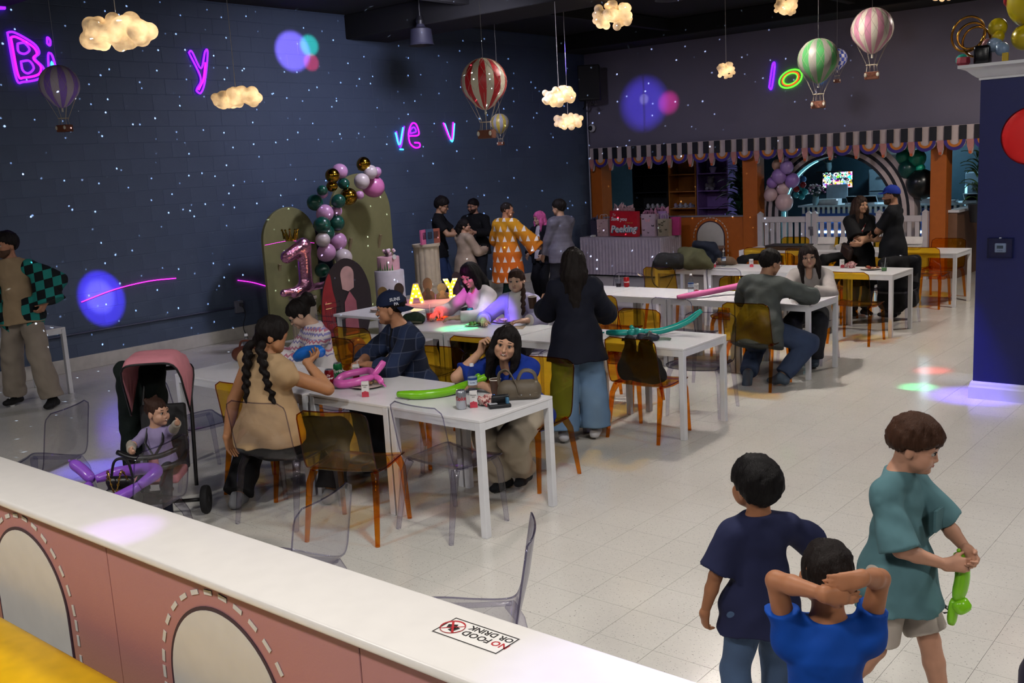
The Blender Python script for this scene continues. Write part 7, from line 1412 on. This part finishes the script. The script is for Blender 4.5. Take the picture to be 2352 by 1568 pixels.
# food trays on the table by the fence
t = thing('food_tray', 'flat black and brown food tray on the row by the fence', 'tray', (-6.45, 14.2, ZT), .02); MB().box((0, 0, .03), (.62, .34, .06), bev=.01).obj('box', M('tray brown', '#4a3218', .5), t); MB().box((0, 0, .068), (.63, .35, .016), bev=.005).obj('lid', M('tray black', '#14110e', .4), t)
for x, y, l in ((-5.95, 14.3, 'white foil lined food tray left of the woman in black'), (-5.62, 14.32, 'second white food tray left of the woman in black'), (-4.72, 14.4, 'open white food carton right of the capped man')):
    t = thing('food_carton', l, 'tray', (x, y, ZT), .05, 'white food cartons by the fence'); w, d, hh = .26, .2, .07; MB().add([(-w * .42, -d * .42, 0), (w * .42, -d * .42, 0), (w * .42, d * .42, 0), (-w * .42, d * .42, 0), (-w / 2, -d / 2, hh), (w / 2, -d / 2, hh), (w / 2, d / 2, hh), (-w / 2, d / 2, hh)], [(3, 2, 1, 0), (0, 1, 5, 4), (1, 2, 6, 5), (2, 3, 7, 6), (3, 0, 4, 7)]).obj('carton', M('white card', '#c9c4c0', .6), t); MB().box((0, d * .55, hh + .05), (w, .004, .11), rot=Matrix.Rotation(-.4, 3, 'X')).obj('flap', M('white card', '#c9c4c0', .6), t); MB().box((0, 0, .035), (w * .8, d * .8, .03)).obj('food', M('food brown', '#6a4a2a', .7), t)
t = thing('crossbody_bag', 'small brown crossbody bag of the woman in black', 'bag', (-4.98, 12.72, .78), -.7); MB().box((0, 0, .10), (.24, .07, .17), rot=Matrix.Rotation(.35, 3, 'Y'), bev=.03).obj('bag_body', M('brown monogram leather', '#2a1a14', .5), t, smooth=30); MB().tube([(-.10, -.03, .2), (.0, -.04, .16), (.10, -.03, .13)], .004, 6).obj('zip', M('gold zip', '#a88a4a', .3, 1), t)
t = thing('party_plate_stack', 'stack of plates and cups on the party table', 'plates', (-8.75, 7.95, .601)); MB().lathe([(.09, 0), (.11, .02), (.10, .02)], n=24).obj('plate', PLT, t, smooth=40); MB().lathe([(.09, .012), (.11, .032), (.001, .03)], n=24).obj('plate', PLT, t, smooth=40); MB().box((.16, .1, .05), (.07, .05, .1)).obj('napkin_holder', WHITEP, t)
# ---------------------------------------------------------------- stroller with toddler
SX, SY, SR = -5.86, 3.30, math.radians(-136)
t = thing('tricycle_stroller', 'pink tricycle stroller with a raised canopy beside the front table', 'stroller', (SX, SY, 0), SR); t.scale = (.94, .94, .96); PK = M('pink canopy fabric', '#c27a86', .7, bump=.3, bs=30); BM = M('black tube', '#131316', .4); DG = M('dark green cloth', '#0c1a18', .8, bump=.3, bs=40)
def wheel(x, y, r, w):
    q = MB().lathe([(r * .75, -w / 2), (r * .95, -w / 2), (r, -w / 4), (r, w / 4), (r * .95, w / 2), (r * .75, w / 2)], (x, y, r), 28, Matrix.Rotation(PI / 2, 3, 'Y')).obj('wheel', M('tyre', '#17171a', .8), t, smooth=35); MB().lathe([(.02, -w * .5), (r * .25, -w * .45), (r * .3, w * .3), (.02, w * .5)], (x, y, r), 16, Matrix.Rotation(PI / 2, 3, 'Y')).obj('hub', M('grey hub', '#55555c', .4), q)
    for i in range(6): a = 2 * PI * i / 6; MB().tube([(x, y + r * .2 * math.cos(a), r + r * .2 * math.sin(a)), (x, y + r * .8 * math.cos(a), r + r * .8 * math.sin(a))], .010, 6).obj('spoke', BM, q)
wheel(0, .38, .13, .05); wheel(-.23, -.22, .10, .045); wheel(.23, -.22, .10, .045)
for n_, p_, r_ in (('frame_tube', [(0, .36, .30), (0, .10, .26), (0, -.20, .20)], .020), ('rear_axle', [(-.23, -.22, .10), (.23, -.22, .10)], .014), ('fork', [(0, .38, .13), (0, .35, .34), (0, .30, .56)], .018), ('push_bar', [(-.17, -.24, .2), (-.17, -.34, .75), (-.15, -.44, 1.02)], .014), ('push_bar', [(.17, -.24, .2), (.17, -.34, .75), (.15, -.44, 1.02)], .014), ('push_handle', [(-.15, -.44, 1.02), (.15, -.44, 1.02)], .016), ('handlebar', [(-.20, .22, .60), (-.08, .28, .57), (.08, .28, .57), (.20, .22, .60)], .018), ('guard_ring', [(-.18, -.05, .50), (-.16, .16, .48), (0, .24, .47), (.16, .16, .48), (.18, -.05, .50)], .020)): MB().tube(spline(p_, 5), r_, 8).obj(n_, BM, t, smooth='all')
MB().box((0, -.02, .36), (.30, .30, .06), bev=.02).obj('seat', PK, t, smooth=30); MB().box((0, -.20, .58), (.32, .05, .46), rot=Matrix.Rotation(.16, 3, 'X'), bev=.02).obj('seat_back', M('black pad', '#18181c', .7), t, smooth=30); MB().box((0, .30, .30), (.14, .16, .05), bev=.015).obj('footrest', BM, t, smooth=30)
MB().box((0, .19, .46), (.10, .03, .18), bev=.012).obj('crotch_pad', PK, t, smooth=30)
for s in (-1, 1): MB().tube([(s * .05, .47, .12), (s * .13, .47, .10)], .018, 7).obj('pedal', BM, t)
b = MB(); na, nu = 12, 17; W_c = .205
for i in range(na):
    a = math.radians(-52 + 80 * i / (na - 1))
    for k in range(nu):
        u = -1 + 2 * k / (nu - 1); e = abs(u) ** 4.5; x = W_c * math.sin(u * PI / 2 * .98); hgt = .40 * (1 - e) ** .5; fold = .010 * math.cos(i * 2.0)
        b.v.append((x, -.16 + math.sin(a) * (hgt + fold), .79 + math.cos(a) * (hgt + fold) - .03 * (e > .9)))
for i in range(na - 1):
    for k in range(nu - 1): p = i * nu + k; b.f.append((p, p + 1, p + nu + 1, p + nu))
hood = b.obj('canopy', PK, t, smooth='all', recalc=False); m_ = hood.modifiers.new('s', 'SOLIDIFY'); m_.thickness = .006
for i in (0, na - 1): MB().tube([Vector(v) * 1.0 + V(0, 0, .004) for v in b.v[i * nu:(i + 1) * nu]], .008, 6).obj('canopy_piping', BM, hood, smooth='all')
coat('draped_coat', 'dark green coat hung on the back of the stroller', (SX, SY, 0), SR, [((.05, -.42, 1.0), (.30, -.40, 1.0), .05, .05), ((.26, -.40, .95), (.28, -.40, .32), .08, .09), ((.10, -.42, .92), (.12, -.44, .34), .08, .09)], '#0c1614', .012)
P = person('toddler in a lilac top with hair in little buns sitting in the stroller', (SX, SY, 0), math.degrees(SR), .84, pel=(0, .0, .44), neck=(0, -.02, .665), hs=1.55, head=(62, 2, 0), hL=(-.20, .20, .74), eL=(-1, .2, -.6), dL=(-.4, 1, .3), hR=(.10, .22, .585), eR=(1, -.1, -.6), curl=(.8, .5), fR=(.09, .22, .14), fL=(-.09, .24, .14), kR=(.2, 1, .6), kL=(-.2, 1, .6), sk='#c2957c', sh=.95, fat=1.15, top=dict(m=cloth('#8c7fa6'), sleeve=.8, o=.012, hem=.04, name='top'), bot=dict(m=cloth('#141626'), o=.012, flare=.01), over=None, hair=dict(c='#33211a', vol=.005, z=-.04, locks=[([(.05, -.05, .10), (.06, -.06, .115)], [.028, .02]), ([(-.05, -.05, .10), (-.06, -.06, .115)], [.028, .02])], ear=.0), shoe='#6a6a72', res=.007, smile=.006)
for s in (-1, 1): MB().tube([P['neck'] + np.array((s * .05, .02, .0)), P['neck'] + np.array((s * .055, .085, -.08)), P['pel'] + np.array((0, .10, .06))], .010, 6, flat=.4).obj('harness_strap', BK, P['T'])
for nm, a_, b_ in (('sleeve', P['elL'], P['hL']), ('sleeve', P['elR'], P['hR'])): solid(nm, lambda P_, a_=a_, b_=b_: rcone(P_, a_ + (a_ - b_) * .5, b_ - (b_ - a_) * .12, .034, .028, None, 1.0, 1), np.minimum(a_, b_) - .12, np.maximum(a_, b_) + .12, .007, cloth('#a8a094'), P['T'])
# purple balloon dog and black bag on the clear chair
twist('twisted_balloon', 'purple balloon dog ring lying on the clear chair', '#8a52c4', [([(-.24, -.10, .10), (-.16, -.22, .05), (.0, -.24, .05), (.16, -.16, .09), (.22, .0, .16)], .036), ([(.22, .0, .16), (.18, .12, .20), (.0, .14, .18), (-.20, .06, .14), (-.25, -.06, .12)], .034), ([(-.25, -.08, .12), (-.34, -.10, .17), (-.42, -.12, .20)], .034), ([(-.25, -.10, .10), (-.30, -.16, .04)], .024)], (-5.17, 2.68, .455), -.12, knot=(-.45, -.125, .21))
t = thing('shoulder_bag', 'black shoulder bag with gold chain on the clear chair', 'bag', (-5.17, 2.66, .452), .6); BL_ = M('black leather', '#121114', .4, bump=.2, bs=140); solid('bag_body', lambda P: np.maximum(chainfn([((-.065, 0, .05), (.065, 0, .05), .052, .052), ((-.05, 0, .15), (.05, 0, .15), .03, .03)], .05)(P), -P[:, 2]), (-.16, -.10, -.01), (.16, .10, .22), .007, BL_, t)
GLD = M('gold chain metal', '#b0924a', .25, 1)
for s in (-1, 1):
    pts = spline([(s * .06, -.02, .16), (s * .04, -.04, .22), (s * .02, -.06, .15), (s * -.01, -.065, .05)], 9); MB().tube(pts, .0035, 5).obj('chain', GLD, t)
    for p in pts[::3]: MB().tube([p + V(.007 * math.cos(a), 0, .007 * math.sin(a)) for a in np.linspace(0, 2 * PI, 9)[:-1]], .002, 4, closed=True).obj('chain_link', GLD, t)
MB().tube(spline([(-.06, .02, .16), (-.03, .03, .26), (.04, .03, .26), (.07, .02, .16)], 6), .008, 6).obj('strap', BL_, t)
# lime balloon of the boy and the dark post at the right edge
twist('twisted_balloon', 'lime green balloon held by the boy in teal', '#86d01e', [([(.0, .0, .28), (.015, .0, .20), (.0, .0, .10)], .026), ([(.0, .0, .10), (.03, .0, .06)], .032), ([(-.01, .0, .10), (-.02, .0, .0)], .018)], (-1.0, 3.62, .47), 0, knot=(0, 0, .29))
tag(MB().lathe([(.12, 0), (.12, .66), (.10, .71), (.05, .73)], n=24).obj('padded_post', M('dark violet vinyl', '#17102e', .5), None, smooth=40, loc=(-.545, 3.06, 0)), 'dark violet padded post at the lower right edge', 'post')
